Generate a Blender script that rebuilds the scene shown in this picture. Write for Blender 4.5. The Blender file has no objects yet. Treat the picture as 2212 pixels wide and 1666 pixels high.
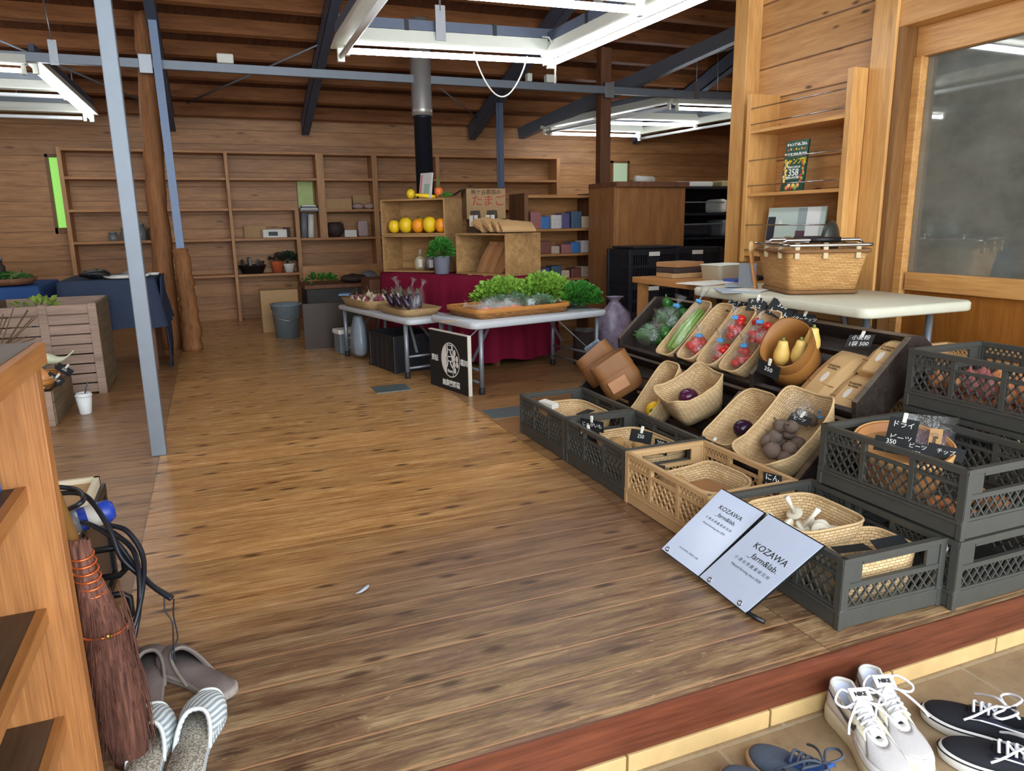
import bpy, math, random
from mathutils import Vector as V, Matrix
random.seed(7)
S = bpy.context.scene
COL = S.collection
# ------------------------------------------------------------------ camera
FPX, PITCH, ROLL, YAW, CAMH = 1589.49, .219134, .0157484, -.381156, 1.05
cy, sy, cp, sp, cr, sr = (math.cos(YAW), math.sin(YAW), math.cos(PITCH), math.sin(PITCH), math.cos(ROLL), math.sin(ROLL))
FWD = V((-sy*cp, cy*cp, -sp)); R0 = V((cy, sy, 0)); D0 = FWD.cross(R0)
RIGHT = cr*R0 + sr*D0; DOWN = -sr*R0 + cr*D0
cam = bpy.data.cameras.new('camera'); cam.sensor_width = 36; cam.lens = FPX/2212*36; cam.clip_start = .02
co = bpy.data.objects.new('camera', cam); COL.objects.link(co)
m = Matrix((RIGHT, -DOWN, -FWD)).transposed().to_4x4(); m.translation = (0, 0, CAMH); co.matrix_world = m
S.camera = co
# ------------------------------------------------------------------ exposure, sky, daylight
S.view_settings.view_transform = 'Standard'; S.view_settings.look = 'None'
S.view_settings.gamma = 1; S.view_settings.use_curve_mapping = False
S.view_settings.exposure = 0.82
w = bpy.data.worlds.new('world'); S.world = w; w.use_nodes = True
bg = w.node_tree.nodes['Background']; bg.inputs[0].default_value = (.80, .90, 1, 1); bg.inputs[1].default_value = 1.6
def area(name, loc, rot, sx, sy_, power, col, portal=False):
    l = bpy.data.lights.new(name, 'AREA'); l.shape = 'RECTANGLE'; l.size = sx; l.size_y = sy_; l.energy = power; l.color = col
    o = bpy.data.objects.new(name, l); COL.objects.link(o); o.location = loc; o.rotation_euler = rot
    if portal: l.cycles.is_portal = True
    return o
# daylight through the wide entrance behind the photographer
area('entrance_daylight', (1.0, -1.35, 1.35), (math.radians(84), 0, 0), 4.6, 2.5, 95, (.90, .95, 1))
# ------------------------------------------------------------------ helpers
def s2l(c):
    def f(x):
        x /= 255; return x/12.92 if x <= .04045 else ((x+.055)/1.055)**2.4
    return tuple(f(x) for x in c)
def ray(u, v): return RIGHT*((u-1106)/FPX) + DOWN*((v-833)/FPX) + FWD
def onz(u, v, z=0.):
    d = ray(u, v); return V((0, 0, CAMH)) + d*((z-CAMH)/d.z)
def onx(u, v, x):
    d = ray(u, v); return V((0, 0, CAMH)) + d*(x/d.x)
def ony(u, v, y):
    d = ray(u, v); return V((0, 0, CAMH)) + d*(y/d.y)

class N:
    """tiny node builder"""
    def __init__(s, name):
        s.m = bpy.data.materials.new(name); s.m.use_nodes = True; s.t = s.m.node_tree; s.n = s.t.nodes; s.l = s.t.links
        s.b = s.n['Principled BSDF']; s.out = s.n['Material Output']
    def add(s, ty, **kw):
        n = s.n.new(ty)
        for k, v in kw.items():
            if k.startswith('i_'):
                key = k[2:]; key = int(key) if key.isdigit() else key
                s.set(n.inputs[key], v)
            else: setattr(n, k, v)
        return n
    def set(s, sock, v):
        if hasattr(v, 'links') or isinstance(v, bpy.types.NodeSocket): s.l.new(v, sock)
        else:
            if isinstance(v, tuple) and len(v) == 3 and sock.type == 'RGBA': v = v+(1,)
            sock.default_value = v
    def math(s, op, a, b=None, c=None):
        n = s.n.new('ShaderNodeMath'); n.operation = op
        s.set(n.inputs[0], a)
        if b is not None: s.set(n.inputs[1], b)
        if c is not None: s.set(n.inputs[2], c)
        return n.outputs[0]
    def mix(s, f, a, b, mode='MIX'):
        n = s.n.new('ShaderNodeMix'); n.data_type = 'RGBA'; n.blend_type = mode
        s.set(n.inputs[0], f); s.set(n.inputs[6], a); s.set(n.inputs[7], b); return n.outputs[2]
    def ramp(s, f, stops):
        n = s.n.new('ShaderNodeValToRGB'); e = n.color_ramp.elements
        while len(e) < len(stops): e.new(.5)
        for x, (p, c) in zip(e, stops):
            x.position = p; x.color = (c if isinstance(c, tuple) else (c, c, c))+(1,)
        s.set(n.inputs[0], f); return n.outputs[0]
    def coord(s, kind='Object'): return s.n.new('ShaderNodeTexCoord').outputs[kind]
    def noise(s, vec, scale, detail=3, rough=.55, dim='3D'):
        n = s.n.new('ShaderNodeTexNoise'); n.noise_dimensions = dim
        if vec is not None: s.l.new(vec, n.inputs['Vector'])
        n.inputs['Scale'].default_value = scale; n.inputs['Detail'].default_value = detail; n.inputs['Roughness'].default_value = rough
        return n.outputs[0]
    def mapping(s, vec, scale=(1, 1, 1), loc=(0, 0, 0), rot=(0, 0, 0)):
        n = s.n.new('ShaderNodeMapping'); s.l.new(vec, n.inputs[0]); n.inputs['Scale'].default_value = scale
        n.inputs['Location'].default_value = loc; n.inputs['Rotation'].default_value = rot; return n.outputs[0]
    def bump(s, h, strength=.3, dist=.01):
        n = s.n.new('ShaderNodeBump'); n.inputs['Strength'].default_value = strength; n.inputs['Distance'].default_value = dist
        s.l.new(h, n.inputs['Height']); s.l.new(n.outputs[0], s.b.inputs['Normal'])
    def base(s, c): s.set(s.b.inputs['Base Color'], c)
    def rough(s, r): s.set(s.b.inputs['Roughness'], r)
    def p(s, **kw):
        for k, v in kw.items(): s.set(s.b.inputs[k.replace('_', ' ')], v)
        return s
MC = {}
def plain(name, rgb, rough=.55, metal=0, var=.12, bump=0, scale=30, spec=.5, **kw):
    """one colour with a little procedural mottling"""
    if name in MC: return MC[name]
    k = N(name); c = s2l(rgb); v = k.noise(k.coord(), scale, 4)
    k.base(k.mix(v, tuple(x*(1-var) for x in c), tuple(min(1, x*(1+var)) for x in c)))
    k.rough(rough); k.p(Metallic=metal); k.b.inputs['Specular IOR Level'].default_value = spec
    if bump: k.bump(k.noise(k.coord(), scale*3, 3), bump, .003)
    for a, b in kw.items(): k.set(k.b.inputs[a.replace('_', ' ')], b)
    MC[name] = k.m; return k.m
def swz(k, vec, g, a):
    """reorder a vector so x runs along the grain axis g, y across it"""
    sep = k.n.new('ShaderNodeSeparateXYZ'); k.l.new(vec, sep.inputs[0]); o = sep.outputs
    c = 3-g-a; return o[g], o[a], o[c]
def wood(name, c1, c2, g=0, a=2, w=None, gap=.006, gapc=(40, 22, 10), rough=.45, knots=.5, dark=.35, fine=26, off=0., plankvar=.25, bump=.15, spec=.4, kscale=1.35):
    """sawn timber; with w it is boarded: boards w wide across axis a, grain along g"""
    if name in MC: return MC[name]
    k = N(name); x, y, z = swz(k, k.coord(), g, a)
    if w:
        t = k.math('MULTIPLY', k.math('ADD', y, off), 1/w); idx = k.math('FLOOR', t); fr = k.math('FRACT', t)
        wn = k.n.new('ShaderNodeTexWhiteNoise'); wn.noise_dimensions = '1D'; k.l.new(idx, wn.inputs['W']); rnd = wn.outputs['Value']
    else: rnd = None
    cb = k.n.new('ShaderNodeCombineXYZ')
    xx = k.math('ADD', x, k.math('MULTIPLY', rnd, 53.)) if rnd else x
    k.l.new(xx, cb.inputs[0]); k.l.new(y, cb.inputs[1]); k.l.new(z, cb.inputs[2]); vec = cb.outputs[0]
    n1 = k.noise(k.mapping(vec, (1.1, 9, 9)), 2.2, 4, .6)
    n2 = k.noise(k.mapping(vec, (1.6, fine, fine)), 4., 3, .6)
    f = k.math('ADD', k.math('MULTIPLY', n1, .62), k.math('MULTIPLY', n2, .5))
    col = k.ramp(f, [(.32, s2l(c1)), (.75, s2l(c2))])
    if rnd is not None:
        br = k.math('ADD', k.math('MULTIPLY', rnd, plankvar), 1-plankvar/2)
        hsv = k.n.new('ShaderNodeHueSaturation'); k.l.new(br, hsv.inputs['Value']); k.l.new(col, hsv.inputs['Color']); col = hsv.outputs[0]
    if knots:
        vo = k.n.new('ShaderNodeTexVoronoi'); vo.feature = 'F1'; k.l.new(k.mapping(vec, (1.7, 5.5, 5.5)), vo.inputs['Vector']); vo.inputs['Scale'].default_value = kscale
        d = k.math('ADD', vo.outputs['Distance'], k.math('MULTIPLY', k.math('SUBTRACT', n2, .5), .12))
        kn = k.ramp(d, [(.045, .95), (.14, 0.)])
        col = k.mix(k.math('MULTIPLY', kn, knots), col, tuple(q*dark for q in s2l(c1)))
    h = f
    if w:
        e = k.math('MINIMUM', fr, k.math('SUBTRACT', 1, fr)); g_ = k.ramp(k.math('MULTIPLY', e, w), [(gap*.35, 1.), (gap*.75, 0.)])
        col = k.mix(g_, col, s2l(gapc)); h = k.math('SUBTRACT', f, k.math('MULTIPLY', g_, 3.))
    k.base(col); k.rough(rough); k.b.inputs['Specular IOR Level'].default_value = spec
    if bump: k.bump(h, bump, .004)
    MC[name] = k.m; return k.m

class G:
    """collects geometry, builds one mesh object"""
    def __init__(s): s.v = []; s.f = []; s.uv = {}; s.sm = []
    def add(s, vs, fs, smooth=False, uv=None):
        o = len(s.v); s.v += [V(p) for p in vs]
        for f in fs: s.f.append([o+i for i in f]); s.sm.append(smooth)
        if uv:
            for i, q in enumerate(uv): s.uv[o+i] = q
        return s
    def obox(s, c, ax, h):
        c = V(c); ax = [V(a).normalized() for a in ax]; vs = []
        for i in (-1, 1):
            for j in (-1, 1):
                for k in (-1, 1): vs.append(c+ax[0]*h[0]*i+ax[1]*h[1]*j+ax[2]*h[2]*k)
        fs = [(0, 1, 3, 2), (4, 6, 7, 5), (0, 4, 5, 1), (2, 3, 7, 6), (0, 2, 6, 4), (1, 5, 7, 3)]
        return s.add(vs, fs)
    def box(s, x0, x1, y0, y1, z0, z1):
        return s.obox(((x0+x1)/2, (y0+y1)/2, (z0+z1)/2), ((1, 0, 0), (0, 1, 0), (0, 0, 1)), (abs(x1-x0)/2, abs(y1-y0)/2, abs(z1-z0)/2))
    def hexa(s, b, t):
        """8 corners: bottom quad b, top quad t"""
        return s.add(list(b)+list(t), [(3, 2, 1, 0), (4, 5, 6, 7), (0, 1, 5, 4), (1, 2, 6, 5), (2, 3, 7, 6), (3, 0, 4, 7)])
    def beam(s, p, q, w, h, up=(0, 0, 1)):
        p, q = V(p), V(q); d = (q-p); L = d.length; d.normalize(); u = V(up); r = d.cross(u)
        if r.length < 1e-4: r = d.cross(V((1, 0, 0)))
        r.normalize(); u = r.cross(d)
        return s.obox((p+q)/2, (d, r, u), (L/2, w/2, h/2))
    def tube(s, pts, r, n=8, cap=True, closed=False):
        pts = [V(p) for p in pts]; rr = r if isinstance(r, (list, tuple)) else [r]*len(pts); vs = []; m = len(pts); prev = None
        for i, p in enumerate(pts):
            a = pts[(i-1) % m] if (closed or i > 0) else p; b = pts[(i+1) % m] if (closed or i < m-1) else p
            d = (b-a).normalized()
            if prev is None:
                e = d.cross(V((0, 0, 1)));  e = e if e.length > 1e-3 else d.cross(V((1, 0, 0))); e.normalize()
            else:
                e = prev-d*prev.dot(d); e = e.normalized() if e.length > 1e-6 else d.orthogonal().normalized()
            prev = e; f = d.cross(e)
            for k in range(n):
                t = 2*math.pi*k/n; vs.append(p+(e*math.cos(t)+f*math.sin(t))*rr[i])
        fs = []
        for i in range(m if closed else m-1):
            j = (i+1) % m
            for k in range(n): fs.append((i*n+k, i*n+(k+1) % n, j*n+(k+1) % n, j*n+k))
        if cap and not closed: fs += [tuple(range(n-1, -1, -1)), tuple((m-1)*n+k for k in range(n))]
        return s.add(vs, fs, True)
    def lathe(s, prof, c=(0, 0, 0), n=24, ax=None, wob=0):
        c = V(c); M_ = Matrix.Identity(3) if ax is None else V((0, 0, 1)).rotation_difference(V(ax)).to_matrix(); vs = []; uv = []
        for j, (r, z) in enumerate(prof):
            for k in range(n):
                t = 2*math.pi*k/n; q = r*(1+wob*math.sin(5*t+j)); vs.append(c+M_ @ V((q*math.cos(t), q*math.sin(t), z)))
        fs = [(j*n+k, j*n+(k+1) % n, (j+1)*n+(k+1) % n, (j+1)*n+k) for j in range(len(prof)-1) for k in range(n)]
        if prof[0][0] > 1e-5: fs.append(tuple(range(n-1, -1, -1)))
        if prof[-1][0] > 1e-5: fs.append(tuple((len(prof)-1)*n+k for k in range(n)))
        return s.add(vs, fs, True)
    def ell(s, c, r, n=14, m=9, rot=None, bumpy=0, seed=0):
        c = V(c); R_ = rot or Matrix.Identity(3); vs = []; rng = random.Random(seed)
        ph = [rng.uniform(0, 6.28) for _ in range(4)]
        for j in range(m+1):
            a = math.pi*j/m
            for k in range(n):
                t = 2*math.pi*k/n; q = 1+bumpy*(math.sin(3*t+ph[0]+2*a)+math.sin(5*a+ph[1]+2*t))*.5
                vs.append(c+R_ @ V((r[0]*math.sin(a)*math.cos(t)*q, r[1]*math.sin(a)*math.sin(t)*q, r[2]*math.cos(a)*q)))
        fs = [(j*n+k, (j+1)*n+k, (j+1)*n+(k+1) % n, j*n+(k+1) % n) for j in range(m) for k in range(n)]
        return s.add(vs, fs, True)
    def loft(s, rings, closed=True, cap0=False, cap1=False, smooth=True, ulen=None):
        n = len(rings[0]); vs = [p for r in rings for p in r]; fs = []; uv = []
        vacc = [0]
        for i in range(1, len(rings)): vacc.append(vacc[-1]+(V(rings[i][0])-V(rings[i-1][0])).length)
        for i, r in enumerate(rings):
            u = 0
            for k in range(n):
                if k: u += (V(r[k])-V(r[k-1])).length
                uv.append((u, vacc[i]))
        for i in range(len(rings)-1):
            for k in range(n if closed else n-1): fs.append((i*n+k, i*n+(k+1) % n, (i+1)*n+(k+1) % n, (i+1)*n+k))
        if cap0: fs.append(tuple(range(n-1, -1, -1)))
        if cap1: fs.append(tuple((len(rings)-1)*n+k for k in range(n)))
        return s.add(vs, fs, smooth, uv)
    def prism(s, poly, z0, z1, o=(0, 0, 0), x=(1, 0, 0), y=(0, 1, 0), z=(0, 0, 1)):
        o, x, y, z = V(o), V(x), V(y), V(z); n = len(poly)
        vs = [o+x*p[0]+y*p[1]+z*z0 for p in poly]+[o+x*p[0]+y*p[1]+z*z1 for p in poly]
        return s.add(vs, [tuple(range(n-1, -1, -1)), tuple(range(n, 2*n))]+[(k, (k+1) % n, n+(k+1) % n, n+k) for k in range(n)])
    def grid(s, f, nu, nv, smooth=True):
        vs = [f(i/nu, j/nv) for j in range(nv+1) for i in range(nu+1)]; uv = [(i/nu, j/nv) for j in range(nv+1) for i in range(nu+1)]
        return s.add(vs, [(j*(nu+1)+i, j*(nu+1)+i+1, (j+1)*(nu+1)+i+1, (j+1)*(nu+1)+i) for j in range(nv) for i in range(nu)], smooth, uv)
    def xf(s, M_): s.v = [M_ @ p for p in s.v]; return s
    def obj(s, name, mat, parent=None, bevel=0, thick=0, sub=0, world=False, toff=0, keep=False):
        me = bpy.data.meshes.new(name); off = V((0, 0, 0))
        if world and parent is not None: off = root_loc(parent)
        vs = [p-off for p in s.v]
        if parent is None and not keep:
            lo = V((min(p[i] for p in vs) for i in range(3))); hi = V((max(p[i] for p in vs) for i in range(3)))
            off = V(((lo.x+hi.x)/2, (lo.y+hi.y)/2, lo.z)); vs = [p-off for p in vs]
        me.from_pydata([tuple(p) for p in vs], [], s.f)
        if s.uv:
            ul = me.uv_layers.new(name='UVMap')
            for lp in me.loops: ul.data[lp.index].uv = s.uv.get(lp.vertex_index, (0, 0))
        me.polygons.foreach_set('use_smooth', s.sm); me.validate(); me.update()
        if mat: me.materials.append(mat)
        o = bpy.data.objects.new(name, me); COL.objects.link(o)
        if parent is None: o.location = off
        else: o.parent = parent
        if thick:
            q = o.modifiers.new('solid', 'SOLIDIFY'); q.thickness = thick; q.offset = toff
        if sub:
            q = o.modifiers.new('sub', 'SUBSURF'); q.levels = sub; q.render_levels = sub
        if bevel:
            q = o.modifiers.new('bevel', 'BEVEL'); q.width = bevel; q.segments = 2; q.limit_method = 'ANGLE'
        return o
def root_loc(o):
    p = V(o.location)
    while o.parent: o = o.parent; p += V(o.location)
    return p
def tag(o, label=None, cat=None, group=None, kind=None):
    if label: o['label'] = label
    if cat: o['category'] = cat
    if group: o['group'] = group
    if kind: o['kind'] = kind
    return o
def thing(name, label, cat, loc=(0, 0, 0), rz=0, group=None):
    o = bpy.data.objects.new(name, None); COL.objects.link(o); o.location = loc; o.rotation_euler = (0, 0, rz); o.empty_display_size = .05
    return tag(o, label, cat, group)
def struct(o): o['kind'] = 'structure'; return o
def copy_tree(o, parent=None):
    c = o.copy(); COL.objects.link(c)
    if parent is not None: c.parent = parent
    for ch in list(o.children): copy_tree(ch, c)
    return c
def put(o, loc, rz=None, label=None, rot=None):
    o.location = loc
    if rz is not None: o.rotation_euler = (0, 0, rz)
    if rot is not None: o.rotation_euler = rot
    if label: o['label'] = label
    return o
def text(s, size, o, x, y, mat, parent=None, name='lettering', align='CENTER', ext=.0008, world=False, font_bold=0, sx=1.):
    c = bpy.data.curves.new(name, 'FONT'); c.body = s; c.size = size; c.align_x = align; c.align_y = 'CENTER'; c.extrude = ext; c.offset = font_bold; c.resolution_u = 3
    t = bpy.data.objects.new('tmp', c); COL.objects.link(t)
    me = bpy.data.meshes.new_from_object(t.evaluated_get(bpy.context.evaluated_depsgraph_get())); bpy.data.objects.remove(t); bpy.data.curves.remove(c)
    x, y = V(x).normalized(), V(y).normalized(); z = x.cross(y); o = V(o)
    if world and parent is not None: o = o-root_loc(parent)
    for q in me.vertices: q.co = o+x*q.co.x*sx+y*q.co.y+z*q.co.z
    me.materials.clear(); me.materials.append(mat); me.name = name
    ob = bpy.data.objects.new(name, me); COL.objects.link(ob); ob.parent = parent; return ob
# ------------------------------------------------------------------ materials
def floor_mat():
    k = N('floor_boards'); pos = k.coord(); sep = k.n.new('ShaderNodeSeparateXYZ'); k.l.new(pos, sep.inputs[0]); X, Y, Z = sep.outputs
    W = .129
    t = k.math('MULTIPLY', k.math('ADD', Y, .048), 1/W); idx = k.math('FLOOR', t); fr = k.math('FRACT', t)
    # three lengths of boards butt at x = -.31 and x = 1.33
    seg = k.math('ADD', k.math('GREATER_THAN', X, -.31), k.math('GREATER_THAN', X, 1.33))
    wn = k.n.new('ShaderNodeTexWhiteNoise'); wn.noise_dimensions = '2D'
    cb0 = k.n.new('ShaderNodeCombineXYZ'); k.l.new(idx, cb0.inputs[0]); k.l.new(seg, cb0.inputs[1]); k.l.new(cb0.outputs[0], wn.inputs['Vector']); rnd = wn.outputs['Value']
    cb = k.n.new('ShaderNodeCombineXYZ'); k.l.new(k.math('ADD', X, k.math('MULTIPLY', rnd, 61.)), cb.inputs[0]); k.l.new(Y, cb.inputs[1]); vec = cb.outputs[0]
    n1 = k.noise(k.mapping(vec, (1.2, 12, 1)), 2., 4, .62); n2 = k.noise(k.mapping(vec, (2.2, 46, 1)), 3.2, 4, .72)
    f = k.math('ADD', k.math('MULTIPLY', n1, .45), k.math('MULTIPLY', n2, .55))
    honey = k.ramp(f, [(.34, s2l((118, 74, 36))), (.50, s2l((188, 138, 82))), (.66, s2l((224, 182, 122)))])
    brown = k.ramp(f, [(.34, s2l((68, 47, 34))), (.50, s2l((116, 85, 60))), (.68, s2l((154, 121, 90)))])
    worn = k.ramp(f, [(.36, s2l((92, 72, 50))), (.50, s2l((156, 128, 88))), (.66, s2l((206, 180, 134)))])
    lowf = k.noise(k.mapping(pos, (1, 1.4, 1)), 1.3, 3, .5)
    # honey finish in the middle bay, older dark boards in front and at both sides
    mid = k.math('MULTIPLY', k.math('GREATER_THAN', X, -.31), k.math('LESS_THAN', k.math('ADD', X, k.math('MULTIPLY', lowf, .0)), 1.33))
    yy = k.math('ADD', Y, k.math('MULTIPLY', k.math('SUBTRACT', lowf, .5), .9)); tilt = k.math('ADD', yy, k.math('MULTIPLY', X, -.42))
    front = k.ramp(k.math('MULTIPLY', k.math('SUBTRACT', tilt, 1.75), 1.8), [(0., 0.), (1., 1.)])
    mk = k.math('MULTIPLY', k.math('ADD', k.math('MULTIPLY', mid, .58), .42), front)
    col = k.mix(mk, brown, honey)
    wn2 = k.noise(k.mapping(vec, (1.6, 7, 1)), 2.4, 5, .7)
    wy = k.math('MULTIPLY', k.math('SUBTRACT', 2.25, k.math('ADD', Y, k.math('MULTIPLY', X, .1))), .9)
    wmask = k.math('MULTIPLY', k.ramp(wn2, [(.43, 0.), (.56, 1.)]), k.ramp(wy, [(.0, 0.), (.85, 1.)]))
    col = k.mix(k.math('MULTIPLY', wmask, .8), col, worn)
    # pale paint scuffs
    sc = k.noise(k.mapping(pos, (7, 13, 1)), 1.7, 5, .75); scm = k.math('MULTIPLY', k.ramp(sc, [(.62, 0.), (.68, .75)]), k.ramp(wy, [(.1, 0.), (.9, 1.)]))
    col = k.mix(scm, col, s2l((190, 166, 120)))
    br = k.math('ADD', k.math('MULTIPLY', rnd, .26), .90); hsv = k.n.new('ShaderNodeHueSaturation'); k.l.new(br, hsv.inputs['Value']); k.l.new(col, hsv.inputs['Color']); col = hsv.outputs[0]
    # knots
    vo = k.n.new('ShaderNodeTexVoronoi'); vo.voronoi_dimensions = '2D'; k.l.new(k.mapping(vec, (2.1, 6.2, 1)), vo.inputs['Vector']); vo.inputs['Scale'].default_value = 1.25
    d = k.math('ADD', vo.outputs['Distance'], k.math('MULTIPLY', k.math('SUBTRACT', n2, .5), .16))
    kn = k.ramp(d, [(.04, .85), (.12, 0.)]); col = k.mix(kn, col, s2l((66, 40, 24)))
    streak = k.ramp(k.noise(k.mapping(vec, (1.4, 30, 1)), 2.6, 2, .5), [(.68, 0.), (.76, .4)]); col = k.mix(streak, col, s2l((84, 46, 22)))
    e = k.math('MULTIPLY', k.math('MINIMUM', fr, k.math('SUBTRACT', 1, fr)), W)
    gp = k.ramp(e, [(.0013, 1.), (.003, 0.)]); lip = k.ramp(e, [(.0025, 1.), (.006, 0.)])
    gcol = k.mix(k.ramp(k.math('MULTIPLY', k.math('SUBTRACT', Y, 1.7), .8), [(0., 0.), (1., 1.)]), s2l((196, 146, 104)), s2l((120, 76, 44)))
    col = k.mix(k.math('MULTIPLY', gp, .85), col, gcol)
    ex = k.math('MINIMUM', k.math('ABSOLUTE', k.math('ADD', X, .31)), k.math('ABSOLUTE', k.math('SUBTRACT', X, 1.33)))
    col = k.mix(k.ramp(ex, [(.0012, .6), (.003, 0.)]), col, s2l((70, 44, 26)))
    k.base(col); rr = k.math('ADD', k.math('MULTIPLY', n2, .16), k.math('ADD', k.math('MULTIPLY', mk, -.12), .30)); k.rough(k.math('ADD', rr, k.math('MULTIPLY', wmask, .15)))
    k.b.inputs['Specular IOR Level'].default_value = .5
    k.bump(k.math('SUBTRACT', k.math('MULTIPLY', f, .5), k.math('MULTIPLY', lip, .9)), .22, .004)
    return k.m
def stone_mat():
    k = N('travertine_tile'); pos = k.mapping(k.coord(), (1, 1, 1), (.02, 0, 0))
    br = k.n.new('ShaderNodeTexBrick'); k.l.new(pos, br.inputs['Vector']); br.inputs['Scale'].default_value = 1
    br.inputs['Brick Width'].default_value = .40; br.inputs['Row Height'].default_value = .40; br.inputs['Mortar Size'].default_value = .006; br.inputs['Mortar Smooth'].default_value = .3; br.offset = .5
    br.inputs['Color1'].default_value = s2l((142, 121, 92))+(1,); br.inputs['Color2'].default_value = s2l((124, 103, 78))+(1,); br.inputs['Mortar'].default_value = s2l((150, 138, 116))+(1,)
    n = k.noise(k.coord(), 7, 6, .65); col = k.mix(k.ramp(n, [(.35, 0.), (.7, .7)]), br.outputs['Color'], s2l((170, 148, 114)))
    n2 = k.noise(k.coord(), 45, 4, .7); col = k.mix(k.ramp(n2, [(.55, 0.), (.72, .55)]), col, s2l((120, 98, 72)))
    k.base(col); k.rough(.6); k.bump(k.math('SUBTRACT', k.math('MULTIPLY', n2, .5), br.outputs['Fac']), .35, .004); return k.m
M_floor = floor_mat(); M_stone = stone_mat()
M_backwall = wood('backwall_boards', (132, 88, 52), (188, 138, 88), 0, 2, .152, .004, (84, 52, 30), .5, .7, off=.04)
M_rwall = wood('cedar_boards', (156, 106, 60), (208, 158, 100), 1, 2, .175, .007, (78, 44, 22), .42, 1., fine=20, off=.03, plankvar=.16, dark=.22, kscale=2.3)
M_rpost = wood('cedar_post', (172, 118, 60), (218, 168, 102), 2, 1, rough=.4, knots=.35)
M_rbeam = wood('cedar_beam', (168, 112, 58), (216, 164, 98), 1, 2, rough=.42, knots=.7)
M_jamb = wood('door_jamb', (96, 62, 30), (138, 96, 52), 2, 1, rough=.5, knots=.3)
M_ply = wood('door_plywood', (128, 74, 24), (164, 104, 42), 2, 1, rough=.4, knots=.3)
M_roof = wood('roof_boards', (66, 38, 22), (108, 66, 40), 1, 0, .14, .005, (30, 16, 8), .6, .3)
M_purlin = wood('purlin_timber', (104, 62, 36), (158, 104, 62), 0, 2, rough=.55, knots=.6)
M_riser = wood('step_riser', (62, 30, 20), (118, 64, 42), 0, 2, rough=.35, knots=.6, fine=30)
M_shelfwood = wood('shelf_timber', (136, 86, 48), (190, 136, 82), 0, 2, rough=.5, knots=.4)
M_upright = wood('shelf_upright', (140, 92, 54), (194, 144, 92), 2, 0, rough=.5, knots=.3)
M_steel = plain('painted_steel_grey', (128, 136, 144), .5, .35, .10, .1, 14)
M_bsteel = plain('painted_steel_blue', (88, 97, 114), .5, .3, .12, .1, 14)
M_galv = plain('galvanised', (150, 152, 154), .38, .7, .12, .1, 22)
M_chrome = plain('chrome', (190, 190, 190), .18, 1., .05); M_flue = plain('flue_steel', (196, 192, 186), .36, .6, .12, .1, 9)
M_white = plain('white_enamel', (226, 228, 214), .45, 0, .04)
M_black = plain('matt_black', (22, 22, 24), .5, 0, .15)
M_ink = plain('ink_black', (28, 28, 32), .7, 0, .05)
M_chalk = plain('chalk_white', (232, 232, 226), .8, 0, .04)
def emit(name, rgb, st):
    k = N(name); k.base(s2l(rgb)); k.p(Emission_Color=s2l(rgb), Emission_Strength=st); return k.m
M_tube = emit('lit_tube', (244, 248, 255), 13.)
M_tubeoff = plain('unlit_tube', (222, 226, 226), .25, 0, .03)

# ------------------------------------------------------------------ the room
LX, RX, YB, YS = -3.2, 7.2, 9.08, 1.225
G().box(LX, RX, YS, YB, -.06, 0).obj('floor', M_floor, keep=True)['kind'] = 'structure'
G().box(LX, 3.2, -1.6, YS+.2, -.25, -.15).obj('floor', M_stone, keep=True)['kind'] = 'structure'
struct(G().box(LX, 3.05, YS-.006, YS+.05, -.104, -.0005).obj('trim_1', M_riser, keep=True))
M_strip = plain('stone_strip', (202, 170, 116), .6, 0, .22, .3, 16)
tg = G(); x = LX
while x < 3.05:
    x1 = min(x+.395, 3.05); tg.box(x, x1-.006, YS-.012, YS+.04, -.15, -.105); x = x1
struct(tg.obj('trim_2', M_strip, keep=True, bevel=.002))
bw = G()
# back wall in one piece with a slot window cut out
wx0, wx1, wz0, wz1 = -1.475, -1.345, 1.0, 1.80
bw.box(LX, wx0, YB, YB+.12, 0, 2.7).box(wx1, RX, YB, YB+.12, 0, 2.7).box(wx0, wx1, YB, YB+.12, 0, wz0).box(wx0, wx1, YB, YB+.12, wz1, 2.7)
struct(bw.obj('wall_back', M_backwall, keep=True))
struct(G().box(LX-.12, LX, -1.6, YB+.12, -.25, 6).obj('wall_left', wood('leftwall_boards', (118, 74, 38), (186, 132, 76), 1, 2, .152, .006, (58, 32, 16), .5, .7), keep=True))
struct(G().box(RX, RX+.12, 3.5, YB+.12, 0, 5).obj('wall_far_right', M_rwall, keep=True))
struct(G().box(3.24, RX, 3.5, 3.62, 0, 6).obj('wall_light_block', M_backwall, keep=True))  # unseen wall, added to keep outside light from reaching the hall
# right partition: boards between two posts
struct(G().box(3.10, 3.22, 2.69, 3.84, 0, 5.5).obj('wall_right', M_rwall, keep=True))
struct(G().box(3.0, 3.12, 3.74, 3.86, 0, 5.5).obj('trim_3', M_rpost, keep=True, bevel=.004))
struct(G().box(2.985, 3.12, 2.69, 2.825, 0, 5.5).obj('trim_4', M_rpost, keep=True, bevel=.004))
struct(G().box(3.0, 3.14, -1.4, 2.69, 1.885, 2.06).obj('trim_5', M_rbeam, keep=True, bevel=.004))
struct(G().box(3.03, 3.16, -1.4, 2.69, 2.06, 5.5).obj('wall_right', M_rwall, keep=True))
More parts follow.
